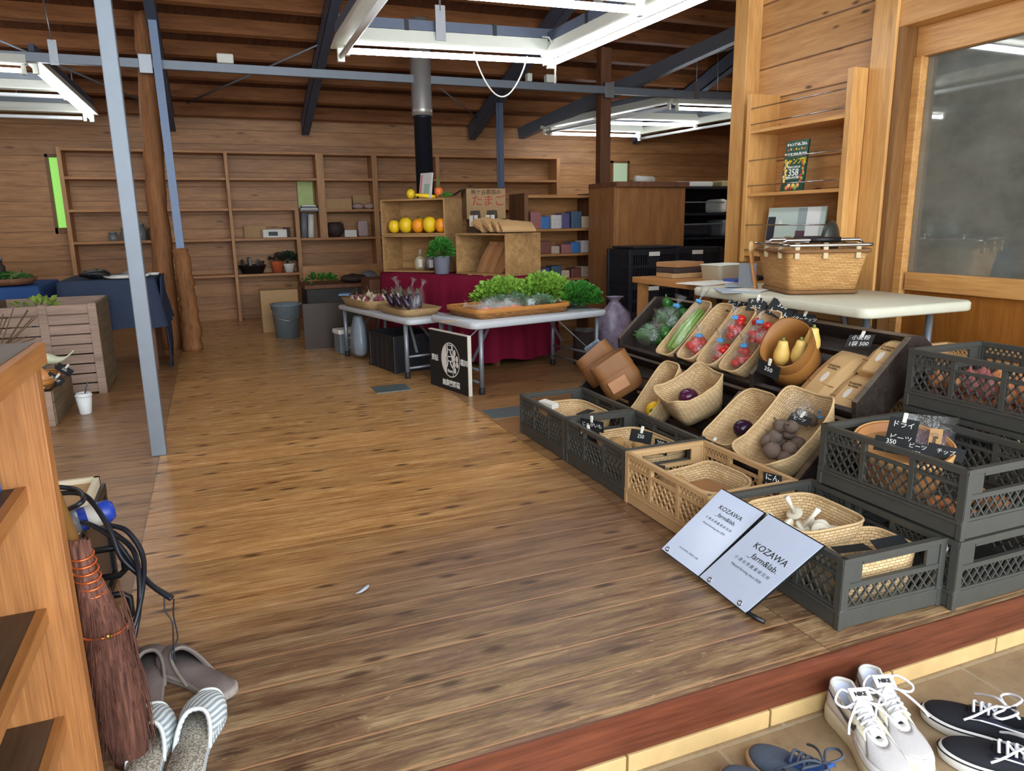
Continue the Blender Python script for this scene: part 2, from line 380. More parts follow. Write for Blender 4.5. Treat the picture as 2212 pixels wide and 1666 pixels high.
# sliding door in its frame, recessed behind the post
dk = N('dusty_glass'); dn = dk.noise(dk.mapping(dk.coord(), (1, 1, 1.5)), 3.2, 6, .65)
dk.base(dk.ramp(dn, [(.3, s2l((88, 92, 86))), (.75, s2l((124, 126, 116)))])); dk.rough(dk.ramp(dk.noise(dk.coord(), 9, 4), [(.35, .03), (.8, .06)]))
dk.p(Coat_Weight=1., Coat_Roughness=.02, Coat_IOR=1.9)
d1 = G().box(3.085, 3.15, -1.3, 2.66, 1.755, 1.885).box(3.085, 3.15, -1.3, 2.60, .70, .785).box(3.075, 3.15, 2.615, 2.66, 0, 1.755).obj('door_1', M_rbeam, keep=True, bevel=.003); struct(d1)
G().box(3.115, 3.13, -1.3, 2.612, .785, 1.755).obj('glass_pane', dk.m, d1)
G().box(3.11, 3.13, -1.3, 2.612, 0, .70).obj('lower_panel', M_ply, d1)
struct(G().box(3.0, 3.11, 2.66, 2.69, 0, 1.885).obj('trim_6', M_jamb, keep=True))
# roof: boards, purlins, steel rafters
SL = .30
def zr(y): return 2.31+SL*(YB-y)
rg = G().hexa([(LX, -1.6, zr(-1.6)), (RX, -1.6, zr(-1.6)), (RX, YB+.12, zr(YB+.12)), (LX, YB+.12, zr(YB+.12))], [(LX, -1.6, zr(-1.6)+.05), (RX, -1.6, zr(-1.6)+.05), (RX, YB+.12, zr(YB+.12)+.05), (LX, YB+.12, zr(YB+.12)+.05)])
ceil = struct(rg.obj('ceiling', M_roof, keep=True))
un = V((0, 1, -SL)).normalized(); uz = V((0, SL, 1)).normalized()
y = 8.98
while y > -1:
    G().obox((2.0, y, zr(y)-.07), ((1, 0, 0), un, uz), (5.15, .026, .07)).obj('purlin', M_purlin, ceil); y -= .40
def rafter(x):
    g = G()
    for (a, b, c, d) in ((-.04, .04, -.315, -.300), (-.04, .04, -.157, -.145), (-.04, -.030, -.315, -.145)):
        p0 = V((x, 9.0, zr(9.0))); p1 = V((x, -.8, zr(-.8)))
        for_ = (p1-p0).normalized(); g.obox((p0+p1)/2+V(((a+b)/2, 0, 0))+uz*((c+d)/2), ((1, 0, 0), for_, uz), ((b-a)/2, (p1-p0).length/2, (d-c)/2))
    return g.obj('rafter', M_bsteel, ceil)
for x in (-2.3, -.25, 1.12, 3.1, 5.4): rafter(x)
# slot window
wk = emit('green_daylight', (140, 206, 92), .5)
wn_ = struct(G().box(wx0, wx0+.025, YB-.015, YB+.1, wz0, wz1).box(wx1-.02, wx1, YB-.015, YB+.1, wz0, wz1).box(wx0, wx1, YB-.015, YB+.1, wz1-.03, wz1).box(wx0, wx1, YB-.015, YB+.1, wz0, wz0+.06).obj('window_1', M_jamb, keep=True))
G().box(wx0+.02, wx1-.015, YB+.05, YB+.06, wz0+.05, wz1-.03).obj('pane', wk, wn_)
w2 = struct(G().box(5.12, 5.40, YB-.03, YB, 1.44, 1.46).box(5.12, 5.40, YB-.03, YB, 1.80, 1.83).box(5.12, 5.15, YB-.03, YB, 1.44, 1.83).box(5.37, 5.40, YB-.03, YB, 1.44, 1.83).obj('window_2', M_jamb, keep=True))
G().box(5.15, 5.37, YB-.02, YB-.001, 1.46, 1.80).obj('pane', emit('pale_daylight', (150, 170, 140), .35), w2)
# ------------------------------------------------------------------ posts, beam, lamps, stove pipe
M_log = wood('bark_log', (104, 64, 34), (166, 112, 66), 2, 0, rough=.75, knots=.5, bump=.5, fine=20)
M_post = wood('old_post', (84, 52, 34), (134, 88, 58), 2, 0, rough=.65, knots=.5, bump=.4)
tag(G().box(-.345, -.280, 3.69, 3.75, 0, zr(3.72)-.16).obj('steel_pole', M_steel, bevel=.004), 'grey square steel pole standing alone on the floorboards', 'pole')
def log(pts, rad, n=16):
    g = G(); P_ = []; R_ = []
    rng = random.Random(len(pts)*3+int(rad*100))
    for i in range(25):
        t = i/24*(len(pts)-1); a = int(min(t, len(pts)-2)); f = t-a; p = V(pts[a]).lerp(V(pts[a+1]), f)
        P_.append(p+V((rng.uniform(-.008, .008), rng.uniform(-.008, .008), 0))); R_.append(rad*(1.12-.3*i/24)*rng.uniform(.93, 1.07))
    return g.tube(P_, R_, n)
lp = log([(-.40, 7.1, 0), (-.375, 7.1, 1.2), (-.335, 7.1, 2.3), (-.325, 7.1, zr(7.1)-.16)], .08)
l1 = thing('log_post', 'rough brown log post rising to the roof behind the steel pole', 'post', (-.40, 7.1, 0))
lp.obj('trunk', M_log, l1, world=True)
l2 = thing('log_post', 'short peeled log post with a blue-grey steel pole set on top', 'post', (-.215, 6.9, 0))
log([(-.215, 6.9, 0), (-.215, 6.9, .45), (-.225, 6.9, .86)], .075).obj('trunk', M_log, l2, world=True)
G().beam((-.225, 6.9, .7), (-.25, 6.9, 2.78), .062, .062, (0, 1, 0)).obj('steel_extension', plain('pole_blue_steel', (112, 128, 152), .5, .35, .1), l2, world=True)
l3 = thing('wood_post', 'dark square timber post beside the tall brown cupboard, carrying the steel beam', 'post', (3.9, 7.07, 0))
G().box(3.84, 3.96, 7.02, 7.13, 0, zr(7.07)-.16).obj('timber', M_post, l3, bevel=.008, world=True)
l4 = thing('steel_post', 'slim blue-grey steel post rising behind the egg carton box', 'post', (3.09, 7.95, 0))
G().box(3.07, 3.125, 7.93, 7.985, 0, zr(7.95)-.33).box(3.045, 3.07, 7.94, 7.95, 0, zr(7.95)-.33).obj('channel', plain('post_blue_steel', (84, 96, 116), .45, .35, .1), l4, world=True)
# long steel beam carrying the lamps
BY, BZ = 6.98, 2.335
bm = thing('steel_beam', 'long grey steel beam running across the room under the roof', 'beam', (1.5, BY, BZ))
G().box(-2.9, 7.1, BY-.025, BY+.025, BZ-.035, BZ+.035).obj('square_tube', M_steel, bm, bevel=.003, world=True)
for x in (-.335, 3.9):
    G().box(x-.05, x+.05, BY-.035, BY+.03, BZ-.075, BZ+.07).obj('clamp', M_galv, bm, bevel=.003, world=True)
for x, w_ in ((.27, .13), (3.25, .11), (3.02, .05)):
    G().box(x-w_/2, x+w_/2, BY-.04, BY+.03, BZ+.036, BZ+.11).obj('junction_box', M_white, bm, bevel=.008, world=True)
for x in (-.97, 4.95):
    G().box(x-.03, x+.03, BY-.035, BY-.026, BZ-.05, BZ+.13).obj('hanger_plate', M_galv, bm, world=True)
    G().tube([(x, BY-.03, BZ+.12), (x-.02, BY-.03, zr(BY)-.15)], .006, 6).obj('hanger_rod', M_galv, bm, world=True)
def batten(root, p, q, lit=True, rail=True, side=1, ext=(0, 0)):
    """one fluorescent batten between p and q (tube ends)"""
    p, q = V(p), V(q); d = (q-p).normalized(); up = V((0, 0, 1)); r = d.cross(up).normalized()
    if rail:
        G().beam(p-d*(.06+ext[0])+up*.155, q+d*(.06+ext[1])+up*.155, .04, .055).obj('rail', M_bsteel if rail == 2 else M_steel, root, world=True)
    g = G(); a, b = p-d*.05, q+d*.05
    prof = [(-.02, .125), (.02, .125), (.052, .055), (.052, .045), (-.052, .045), (-.052, .055)]
    rings = [[x+r*u+up*(v+.0) for u, v in prof] for x in (a, b)]
    g.loft(rings, True, True, True, smooth=False).obj('batten_body', M_white, root, world=True)
    for e, s_ in ((p, -1), (q, 1)):
        g = G(); g.obox(e+d*s_*.022+up*.012, (d, r, up), (.014, .02, .04)); g.obj('tube_socket', M_white, root, bevel=.003, world=True)
    G().tube([p, q], .0165, 10).obj('tube', M_tube if lit else M_tubeoff, root, world=True)
def ties(root, p, q, n=2):
    p, q = V(p), V(q); d = (q-p).normalized()
    for i in range(n):
        c = p.lerp(q, (i+.6)/(n+.2)); G().beam(c-d*.012+V((0, 0, .155)), c+d*.012+V((0, 0, .155)), .05, .065).obj('tie_band', M_black, root, world=True)
# frame over the middle of the floor
fa = thing('light_frame', 'square frame of fluorescent lamps hanging nearest, over the middle of the floor', 'ceiling light', (1.4, 3.9, 2.0), group=None)
batten(fa, (.85, 4.5, 2.01), (2.045, 4.5, 2.03), True, 2); ties(fa, (.85, 4.5, 2.01), (2.045, 4.5, 2.03))
batten(fa, (2.09, 4.46, 2.01), (2.15, 2.75, 2.01), True, 2); ties(fa, (2.09, 4.46, 2.01), (2.15, 2.75, 2.01))
batten(fa, (.80, 3.345, 2.02), (2.0, 3.32, 2.03), True, 2)
batten(fa, (.805, 4.55, 1.99), (.80, 3.25, 2.0), False, 2)
for x, y_ in ((1.37, 4.48), (2.12, 3.95), (1.3, 3.33)):
    G().box(x-.03, x+.03, y_-.035, y_-.025, 2.09, 2.28).obj('hanger_plate', M_galv, fa, world=True)
    G().tube([(x, y_-.03, 2.25), (x, y_-.03, zr(y_)-.1)], .007, 6).obj('hanger_rod', M_galv, fa, world=True)
# frame on the left, hung from the beam
z0 = BZ-.09
fl_ = thing('light_frame', 'frame of fluorescent lamps at the far left, partly outside the picture', 'ceiling light', (-1.6, 7.6, 2.1))
batten(fl_, (-1.12, 7.1, 2.255), (-.92, 8.3, 2.065), True, 2)
batten(fl_, (-2.4, 6.98, 2.245), (-1.21, 6.98, 2.235), True, 0)
batten(fl_, (-2.4, 7.75, 2.17), (-1.06, 7.75, 2.17), False, 1)
batten(fl_, (-2.4, 8.35, 2.07), (-1.0, 8.35, 2.07), False, 1)
for x, y_ in ((-1.0, 8.0), (-1.5, 8.3)):
    G().tube([(x, y_, 2.25), (x, y_, zr(y_)-.1)], .006, 6).obj('hanger_rod', M_galv, fl_, world=True)
# frame on the right, behind the timber post
fc = thing('light_frame', 'frame of fluorescent lamps at the far right, behind the timber post', 'ceiling light', (4.8, 7.9, 2.1))
batten(fc, (4.80, 7.05, 2.205), (6.0, 7.05, 2.22), True, 1)
batten(fc, (4.28, 7.85, 2.14), (5.57, 7.85, 2.155), True, 1)
batten(fc, (3.95, 8.42, 2.075), (5.13, 8.42, 2.08), True, 1)
batten(fc, (4.70, 7.12, 2.22), (3.88, 8.45, 2.09), False, 1)
batten(fc, (6.0, 7.25, 2.17), (5.2, 8.45, 2.055), False, 1)
for x, y_ in ((5.3, 7.05), (4.9, 7.85)):
    G().tube([(x, y_, 2.35), (x-.03, y_, zr(y_)-.1)], .006, 6).obj('hanger_rod', M_galv, fc, world=True)
# wires and bracing rods
def rod(name, label, cat, pts, r, mat): return tag(G().tube(pts, r, 8).obj(name, mat), label, cat)
M_cable = plain('white_cable', (206, 206, 200), .5, 0, .03)
a = ony(1024, 131, 4.5); b = ony(1139, 136, 4.5); pts = []
for i in range(17):
    t = i/16; pts.append((a.x+(b.x-a.x)*t, 4.5, 2.05-.245*(math.sin(math.pi*t)**.8)))
rod('lamp_cable', 'white cable hanging in a loop below the middle lamps', 'cable', pts, .0045, M_cable)
a = ony(1163, 84, 4.5)
rod('lamp_cable', 'short white cable end dangling at the corner of the middle lamps', 'cable', [(a.x, 4.44, a.z), (a.x+.03, 4.41, a.z-.01), (a.x+.06, 4.41, a.z-.05), (a.x+.075, 4.41, a.z-.12), (a.x+.07, 4.41, a.z-.27)], .006, M_cable)
def prod(label, A, B, ya, yb, r=.009):
    return rod('brace_rod', label, 'rod', [ony(A[0], A[1], ya), ony(B[0], B[1], yb)], r, M_steel)
prod('thin steel brace rod slanting between the log post and the middle lamps', (405, 222), (712, 86), 8.6, 7.2)
prod('thin steel brace rod slanting right of the timber post', (1312, 188), (1600, 98), 7.5, 6.6)
prod('thin dark brace rod slanting at the far left behind the pole', (0, 88), (340, 232), 7.4, 8.7)
prod('thin dark brace rod slanting down behind the steel post', (950, 190), (1032, 255), 7.5, 8.6, .007)
tag(G().beam(ony(1125, 289, 8.86), ony(1640, 52, 5.9), .09, .13).obj('hip_rafter', plain('hip_steel', (116, 122, 132), .5, .35, .1)), 'heavy grey steel rafter slanting up behind the right wall', 'rafter')
# stove pipe
sp_ = thing('stove_pipe', 'black stove pipe with a bright metal upper length', 'pipe', (1.95, 7.0, .4))
G().lathe([(.082, .4), (.082, 1.995), (.09, 2.0), (.09, 2.02), (.084, 2.02)], (1.95, 7.0, 0), 28).obj('black_length', plain('pipe_black', (32, 36, 44), .4, .3, .1), sp_, world=True)
G().lathe([(.095, 2.02), (.095, 2.06), (.098, 2.07), (.095, 2.08), (.095, 2.85)], (1.95, 7.0, 0), 28).obj('steel_length', M_flue, sp_, world=True)
# unseen lamp frame added to fill the front left; the glass door mirrors it
fd = thing('light_frame', 'unseen frame of fluorescent lamps added as fill at the front left of the hall', 'ceiling light', (-1.9, 3.2, 2.1))
for x, y_ in ((-2.1, 3.9), (-2.1, 2.5)): G().tube([(x, y_, 2.2), (x, y_, zr(y_)-.15)], .006, 6).obj('hanger_rod', M_galv, fd, world=True)
for a, b in (((-2.7, 3.9, 2.02), (-1.5, 3.9, 2.02)), ((-2.7, 2.5, 2.02), (-1.5, 2.5, 2.02)), ((-1.4, 2.55, 2.02), (-1.4, 3.8, 2.02))): batten(fd, a, b, True, 1)
fe = thing('light_frame', 'unseen frame of fluorescent lamps added behind the right partition to light the hall', 'ceiling light', (4.9, 4.7, 2.1))  # hidden lamps added behind the partition to brighten the hall
for x, y_ in ((4.9, 5.2), (4.9, 4.2)): G().tube([(x, y_, 2.28), (x, y_, zr(y_)-.15)], .006, 6).obj('hanger_rod', M_galv, fe, world=True)
for a, b in (((4.3, 5.2, 2.1), (5.5, 5.2, 2.1)), ((4.3, 4.2, 2.1), (5.5, 4.2, 2.1))): batten(fe, a, b, True, 1)
# ------------------------------------------------------------------ shelves on the back wall
YF, YBK = 8.82, 9.075
def shelf_unit(name, label, ups, levels, loc):
    r = thing(name, label, 'shelf', loc)
    for x, w_, za, zb in ups: G().box(x-w_/2, x+w_/2, YF, YBK, za, zb).obj('upright', M_upright, r, world=True, bevel=.002)
    for x0, x1, z in levels: G().box(x0, x1, YF+.003, YBK, z-.028, z).obj('shelf_board', M_shelfwood, r, world=True, bevel=.002)
    return r
shelf_unit('wall_shelf', 'long open timber shelf on the back wall left of the stove pipe', [(-1.31, .04, 0, 1.85), (-.51, .035, 0, 1.835), (.25, .035, 0, 1.835), (.95, .045, 0, 1.24)],
    [(-1.33, 1.2, 1.845), (-1.29, -.53, 1.565), (-.49, .23, 1.565), (.27, 1.2, 1.565), (-1.29, -.53, 1.24), (-.49, .23, 1.24), (.27, .97, 1.24), (-1.29, -.53, .916), (-.49, .23, .916), (.27, .93, .916), (-1.29, -.53, .52), (-.49, .23, .52), (.27, .93, .52)], (-.2, 8.95, 0))
shelf_unit('wall_shelf', 'open timber shelf on the back wall behind the stove pipe and crates', [(1.24, .085, .9, 1.83), (1.86, .06, 0, 1.83), (2.62, .05, 0, 1.83), (4.22, .05, 0, 1.83)],
    [(1.2, 4.24, 1.845), (1.28, 1.83, 1.565), (1.89, 2.6, 1.565), (2.64, 4.2, 1.56), (1.28, 1.83, 1.22), (1.89, 2.6, 1.22), (2.64, 4.2, 1.22), (.975, 1.83, .905), (1.89, 2.6, .905), (2.64, 4.2, .905)], (2.6, 8.95, 0))
M_jar = N('grey_glass'); M_jar.base(s2l((150, 158, 156))); M_jar.rough(.12); M_jar.p(Transmission_Weight=.55); M_jar = M_jar.m
M_dkgreen = plain('dark_green', (34, 60, 40), .6, 0, .3); M_leaf = plain('leaf_green', (74, 128, 48), .55, 0, .4, scale=60)
M_terra = plain('terracotta_orange', (196, 96, 58), .6, 0, .15); M_card = plain('cardboard', (176, 140, 96), .75, 0, .12, .1, 30)
M_paper = plain('paper_white', (226, 224, 214), .8, 0, .05); M_grey = plain('grey_plastic', (120, 124, 128), .5, 0, .08); M_dark = plain('dark_brown_things', (58, 44, 38), .7, 0, .4)
# jars on the left shelf
def jar(x, z, r, h, lab, y=8.93, mat=None):
    g = G().lathe([(r*.85, 0), (r, .012), (r, h*.72), (r*.7, h*.84), (r*.72, h)], (0, 0, 0), 18)
    t = thing('glass_jar', lab, 'jar', (x, y, z)); g.obj('body', mat or M_jar, t); G().lathe([(r*.78, h), (r*.8, h+.018), (.0, h+.02)], (0, 0, 0), 18).obj('lid', M_grey, t); return t
jar(-.80, .916, .065, .12, 'low grey glass jar, leftmost on the left wall shelf'); jar(-.93, .916, .05, .075, 'small squat glass jar tucked beside the grey jars', 8.90)
jar(-.67, .916, .055, .16, 'taller glass jar half behind the steel pole'); jar(-.56, .916, .045, .13, 'dark lidded jar right of the steel pole on the shelf', 8.92, M_dark)
b = thing('tape_dispenser', 'white and black tape box on the shelf right of the log posts', 'box', (.70, 8.92, .916))
G().box(-.13, .13, -.06, .06, 0, .09).obj('body', M_paper, b, bevel=.006); G().box(-.07, .03, -.063, -.055, .02, .065).obj('window', M_black, b); G().box(.1, .17, -.05, .05, 0, .11).obj('end_block', M_dark, b, bevel=.005)
tag(G().box(.38, .62, 9.0, 9.06, .916, 1.05).obj('flat_carton', M_card), 'flat pale carton standing at the back of the shelf', 'carton')
hb = thing('basket_of_bottles', 'dark woven basket heaped with small bottles on the low shelf', 'basket', (.43, 8.93, .52))
G().lathe([(.11, 0), (.15, .09), (.155, .095), (.145, .09), (.11, .012), (0, .012)], (0, 0, 0), 20).obj('basket', M_black, hb)
for i in range(7):
    a_ = i*.9; tag(G().tube([(.43+.09*math.cos(a_), 8.93+.06*math.sin(a_), .54), (.43+.12*math.cos(a_), 8.93+.08*math.sin(a_), .66+.02*(i % 3))], [.02, .016], 8).obj('small_bottle', M_grey if i % 2 else M_dark), 'small bottle lying in the dark woven basket on the low shelf', 'bottle', 'small bottles in the dark basket')
def leaves(g, c, n, r, lmin, lmax, seed=1, flat=.6, wid=.35):
    rng = random.Random(seed); c = V(c)
    for i in range(n):
        a_, e = rng.uniform(0, 6.28), rng.uniform(.0, 1.4); d = V((math.cos(a_)*math.cos(e), math.sin(a_)*math.cos(e), math.sin(e)*flat)); L = rng.uniform(lmin, lmax)
        p = c+V((d.x*r[0], d.y*r[1], d.z*r[2]))*rng.uniform(.55, 1); sd = d.cross(V((rng.uniform(-1, 1), rng.uniform(-1, 1), 1))).normalized()*L*wid; q = p+(d+V((0, 0, rng.uniform(-.5, .6)))).normalized()*L
        mid = (p+q)/2+V((0, 0, L*.12)); g.add([p, mid+sd, q, mid-sd], [(0, 1, 2, 3)])
    return g
pt = thing('potted_plant', 'orange pot with a dark plant on the low wall shelf', 'plant pot', (.70, 8.93, .52)); G().lathe([(.05, .001), (.075, .12), (.08, .13), (.065, .12), (0, .11)], (0, 0, 0), 18).obj('pot', M_terra, pt)
leaves(G(), (0, 0, .14), 30, (.08, .06, .07), .04, .07, 3).obj('foliage', M_dark, pt)
pt = thing('potted_plant', 'small bushy green plant beside the orange pot on the low shelf', 'plant', (.83, 8.93, .52)); G().lathe([(.045, 0), (.065, .09), (.07, .1), (.055, .09), (0, .08)], (0, 0, 0), 18).obj('pot', M_paper, pt)
leaves(G(), (0, 0, .13), 120, (.1, .09, .12), .04, .07, 5).obj('foliage', M_dkgreen, pt)
# things in the gap by the wide upright
tag(G().box(1.0, 1.17, 9.02, 9.06, 1.24, 1.54).obj('green_window_panel', plain('pale_green_window', (172, 190, 120), .6, 0, .25, scale=14)), 'pale green panel standing in for a green-lit window beside the wide shelf upright', 'card')  # stands in for a green-lit window, its daylight put into the colour
for i, (x, y_, h) in enumerate(((1.02, 8.90, .28), (1.10, 8.92, .26))):
    tag(G().tube([(x, y_, .905), (x+.02, y_+.03, .905+h)], .035, 14).obj('paper_roll', M_paper if i else M_grey), ['grey paper roll standing left of the wide shelf upright', 'white paper roll standing left of the wide shelf upright'][i], 'paper roll')
rng = random.Random(4)
for i in range(4): tag(G().box(.99+.01*i, 1.2-.01*i, 8.85, 9.0, 1.2+.018*i+.002, 1.216+.018*i).obj('folded_sack', M_paper if i % 2 else M_grey), 'folded pale sack in the small pile on the shelf by the wide upright', 'sack', 'folded sacks by the upright')
bx = thing('long_box', 'long tan cardboard box lying on the shelf by the stove pipe', 'box', (1.46, 8.93, 1.22)); G().box(-.2, .12, -.08, .08, 0, .12).obj('body', M_card, bx, bevel=.003)
M_pink = plain('dusty_pink', (176, 150, 146), .6, 0, .12)
for i, (x, w_) in enumerate(((1.66, .12), (1.79, .1))): tag(G().ell((x, 8.92, 1.255), (w_/2+.01, .06, .035), 14, 8, None, .1, i).obj('soft_bundle', M_pink), ['dusty pink bundle on the shelf, next to the long tan box', 'dusty pink bundle on the shelf, near the stove pipe'][i], 'bundle')
tag(G().box(1.62, 1.83, 9.0, 9.06, 1.22, 1.38).obj('flat_carton', M_card), 'tan carton standing behind the pink bundles', 'carton')
tag(G().box(1.48, 1.62, 8.86, 8.96, .905, .985).obj('small_carton', M_paper, bevel=.003), 'small white carton on the shelf left of the fruit crate', 'carton')
tag(G().box(1.64, 1.76, 8.86, 8.97, .905, 1.09).obj('round_tin', M_pink, bevel=.02), 'dusty pink tin on the shelf left of the fruit crate', 'tin')
tag(G().box(1.90, 2.14, 8.86, 9.0, .905, 1.12).obj('grey_box', plain('speckled_grey', (128, 122, 116), .7, 0, .3, scale=120), bevel=.015), 'speckled grey box behind the fruit crate', 'box')
tag(G().lathe([(.05, 0), (.11, .07), (.10, .15), (.06, .17), (0, .17)], (1.38, 8.93, .905), 18).obj('dark_pot', M_dark), 'dark rounded pot on the shelf right of the wide upright', 'pot')
# dark chest with oddments before the shelves
ch = thing('dark_chest', 'dark grey chest standing before the shelves left of the burgundy table', 'chest', (1.30, 7.9, 0))
G().box(-.44, .30, -.28, .25, 0, .42).obj('body', plain('chest_grey', (56, 54, 50), .7, 0, .25), ch, bevel=.01); G().box(-.46, .32, -.3, .27, .42, .46).obj('lid', M_post, ch, bevel=.006)
lg = thing('leafy_sprig', 'leafy green sprig lying on the dark chest', 'plant', (1.0, 7.75, .46)); leaves(G(), (0, 0, .03), 60, (.2, .1, .06), .05, .09, 8).obj('foliage', M_leaf, lg)
tag(G().ell((1.35, 7.72, .505), (.13, .1, .045), 16, 8, None, .2, 3).obj('dark_bundle', M_dark), 'dark furry bundle lying on the dark chest', 'bundle')
tag(G().ell((1.52, 7.8, .515), (.09, .09, .055), 16, 8, None, .1, 6).obj('grey_pouch', M_grey), 'grey pouch lying on the dark chest', 'pouch')
wb = thing('timber_board', 'pale plank leaning over the dark chest', 'board', (1.3, 8.2, .46)); G().box(-.4, .5, .0, .03, .0, .16).obj('board', M_shelfwood, wb)
cb = thing('brown_box', 'brown wooden box between the dark chest and the burgundy table', 'box', (1.50, 7.0, 0)); G().box(-.17, .12, -.2, .2, 0, .55).obj('body', M_post, cb, bevel=.004)
# storage near the shelves' foot
M_bin = plain('bluegrey_bin', (112, 124, 130), .4, 0, .15); 
pb = thing('plastic_bin', 'blue-grey plastic bin on the floor before the wall shelf', 'bin', (.62, 7.3, 0)); G().lathe([(.11, 0), (.135, .3), (.15, .31), (.15, .325), (.128, .32), (.1, .01), (0, .01)], (0, 0, 0), 22).obj('body', M_bin, pb)
G().tube([(-.14, 0, .29), (-.1, -.1, .2), (0, -.15, .17), (.1, -.1, .2), (.14, 0, .29)], .005, 6).obj('handle', M_galv, pb)
pc = thing('cardboard_box', 'pale carton standing behind the blue-grey bin', 'box', (.62, 7.85, 0)); G().box(-.2, .16, -.14, .14, 0, .42).obj('body', M_card, pc, bevel=.004)
pn = thing('leaning_board', 'dark brown panel leaning at the end of the white table', 'panel', (.85, 6.45, 0)); G().obox((0, 0, .2), ((1, 0, 0), (0, 1, .12), (0, -.12, 1)), (.17, .012, .2)).obj('board', plain('panel_dark', (66, 54, 48), .45, 0, .3, scale=8), pn)
# ------------------------------------------------------------------ folding tables, burgundy table and what is on them
M_tabletop = plain('white_plastic_table', (190, 194, 198), .45, 0, .05, .08, 40)
M_tabletop2 = plain('cream_plastic_table', (208, 206, 184), .5, 0, .07, .08, 30)
M_leg = plain('table_leg_grey', (138, 144, 152), .4, .5, .08)
M_foot = plain('black_rubber', (26, 26, 28), .6)
def rrect(L, W, r, n=5):
    p = []
    for cx, cy_, a0 in ((L/2-r, W/2-r, 0), (-L/2+r, W/2-r, 90), (-L/2+r, -W/2+r, 180), (L/2-r, -W/2+r, 270)):
        for i in range(n+1):
            a_ = math.radians(a0+90*i/n); p.append((cx+r*math.cos(a_), cy_+r*math.sin(a_)))
    return p
def fold_table(label, loc, rz, L, W, H, mat, th=.04, ends=(-1, 1), inset=.12, seam=False, legw=.86, legs=None):
    t = thing('folding_table', label, 'table', loc, rz)
    g = G(); ps = [rrect(L-.012, W-.012, .05), rrect(L, W, .055), rrect(L, W, .055), rrect(L-.014, W-.014, .05)]
    zs = [H-th, H-th+.006, H-.008, H]
    g.loft([[V((x, y, z)) for x, y in p] for p, z in zip(ps, zs)], True, True, True)
    if seam: g.box(-.003, .003, -W/2-.001, W/2+.001, H-th-.003, H-th+.02)
    g.obj('table_top', mat, t)
    for e in ends:
        x = e*(L/2-inset); yy = W/2*legw
        for s_ in legs or (-1, 1):
            l = G().tube([(x, s_*yy, .02), (x, s_*yy, H-th)], .0155, 12).obj('leg', M_leg, t)
            G().lathe([(.017, 0), (.019, .004), (.018, .045), (.0, .046)], (x, s_*yy, 0), 12).obj('foot', M_foot, l)
        ya, yb = [q*yy for q in (legs or (-1, 1))]
        for z in (.07, .15): G().tube([(x, ya, z), (x, yb, z)], .009, 8).obj('crossbar', M_leg, t)
        for s_ in ((-.55, .55) if not legs else (-.8, .42)):
            G().beam((x, s_*yy, H*.42), (x-e*L*.2, s_*yy*.25, H-th), .018, .006).obj('brace', M_leg, t)
    return t
ang = math.radians(12)
U1 = V((math.cos(ang), math.sin(ang), 0)); U2 = V((-math.sin(ang), math.cos(ang), 0)); F1 = V((1.425, 4.165, 0))
fold_table('white folding table with parsley and the carrot basket, beside the black farm sign', F1+U1*.54+U2*.29, ang, 1.08, .58, .455, M_tabletop, inset=.075)
P2 = V((1.185, 4.79, 0)); v2 = V((-.21, .978, 0)).normalized(); u2 = V((.978, .21, 0))
fold_table('white folding table with straw basket and eggplants, left of the burgundy table', P2+v2*.66+u2*.20, math.atan2(v2.y, v2.x), 1.3, .40, .415, M_tabletop, th=.035, inset=.1)
# burgundy table
C0 = V((1.86, 4.96, 0)); dd = V((-.36, .933, 0)); uu = V((.933, .36, 0)); TZ = .648
M_burg = plain('burgundy_cloth', (122, 18, 48), .85, 0, .12, .2, 40, .2)
bt = thing('trestle_table', 'low table hidden under the burgundy cloth', 'table', C0+dd*.7+uu*.3, math.atan2(dd.y, dd.x))
G().box(-.68, .68, -.28, .28, TZ-.035, TZ-.006).obj('table_top', M_post, bt)
for sx_ in (-1, 1):
    for sy2 in (-1, 1): G().box(sx_*.62-.02, sx_*.62+.02, sy2*.22-.02, sy2*.22+.02, 0, TZ-.035).obj('leg', M_post, bt)
def drape(o, a, b, L, W, z, drop, seed=2, n=150, amp=.014, hem=.0):
    """cloth over a table top: top face plus hanging skirt with folds; o = near corner, a, b = unit edges"""
    o, a, b = V(o), V(a), V(b); rng = random.Random(seed); per = []
    cn = [o, o+a*L, o+a*L+b*W, o+b*W]; nr = [-b, a, b, -a]; g = G(); rings = [[], [], [], [], []]
    for k in range(4):
        p, q = cn[k], cn[(k+1) % 4]; m_ = max(8, int((q-p).length*36))
        for i in range(m_):
            t = i/m_; c = p.lerp(q, t); ph = (k*7.3+t*(q-p).length*13); wv = math.sin(ph*1.7)+.6*math.sin(ph*3.9+1+seed)
            n_ = nr[k] if 0 < i else (nr[k]+nr[k-1]).normalized()*1.15
            dr = drop*(1+.03*math.sin(ph*.8))
            for j, (zz, am, of) in enumerate(((0, 0, -.006), (-.012, .0, .006), (-.25*dr, .25, .010), (-.6*dr, .7, .018), (-dr, 1.2, .026))):
                rings[j].append(c+n_*(of+am*amp*(wv+1.2))+V((0, 0, z+zz)))
    m_ = len(rings[0]); g.loft(rings, True, True, False); return g
tag(drape(C0-uu*.01-dd*.01, dd, uu, 1.44, .62, TZ+.004, .60).obj('tablecloth', M_burg), 'burgundy cloth draped to the floor over the low table', 'tablecloth')
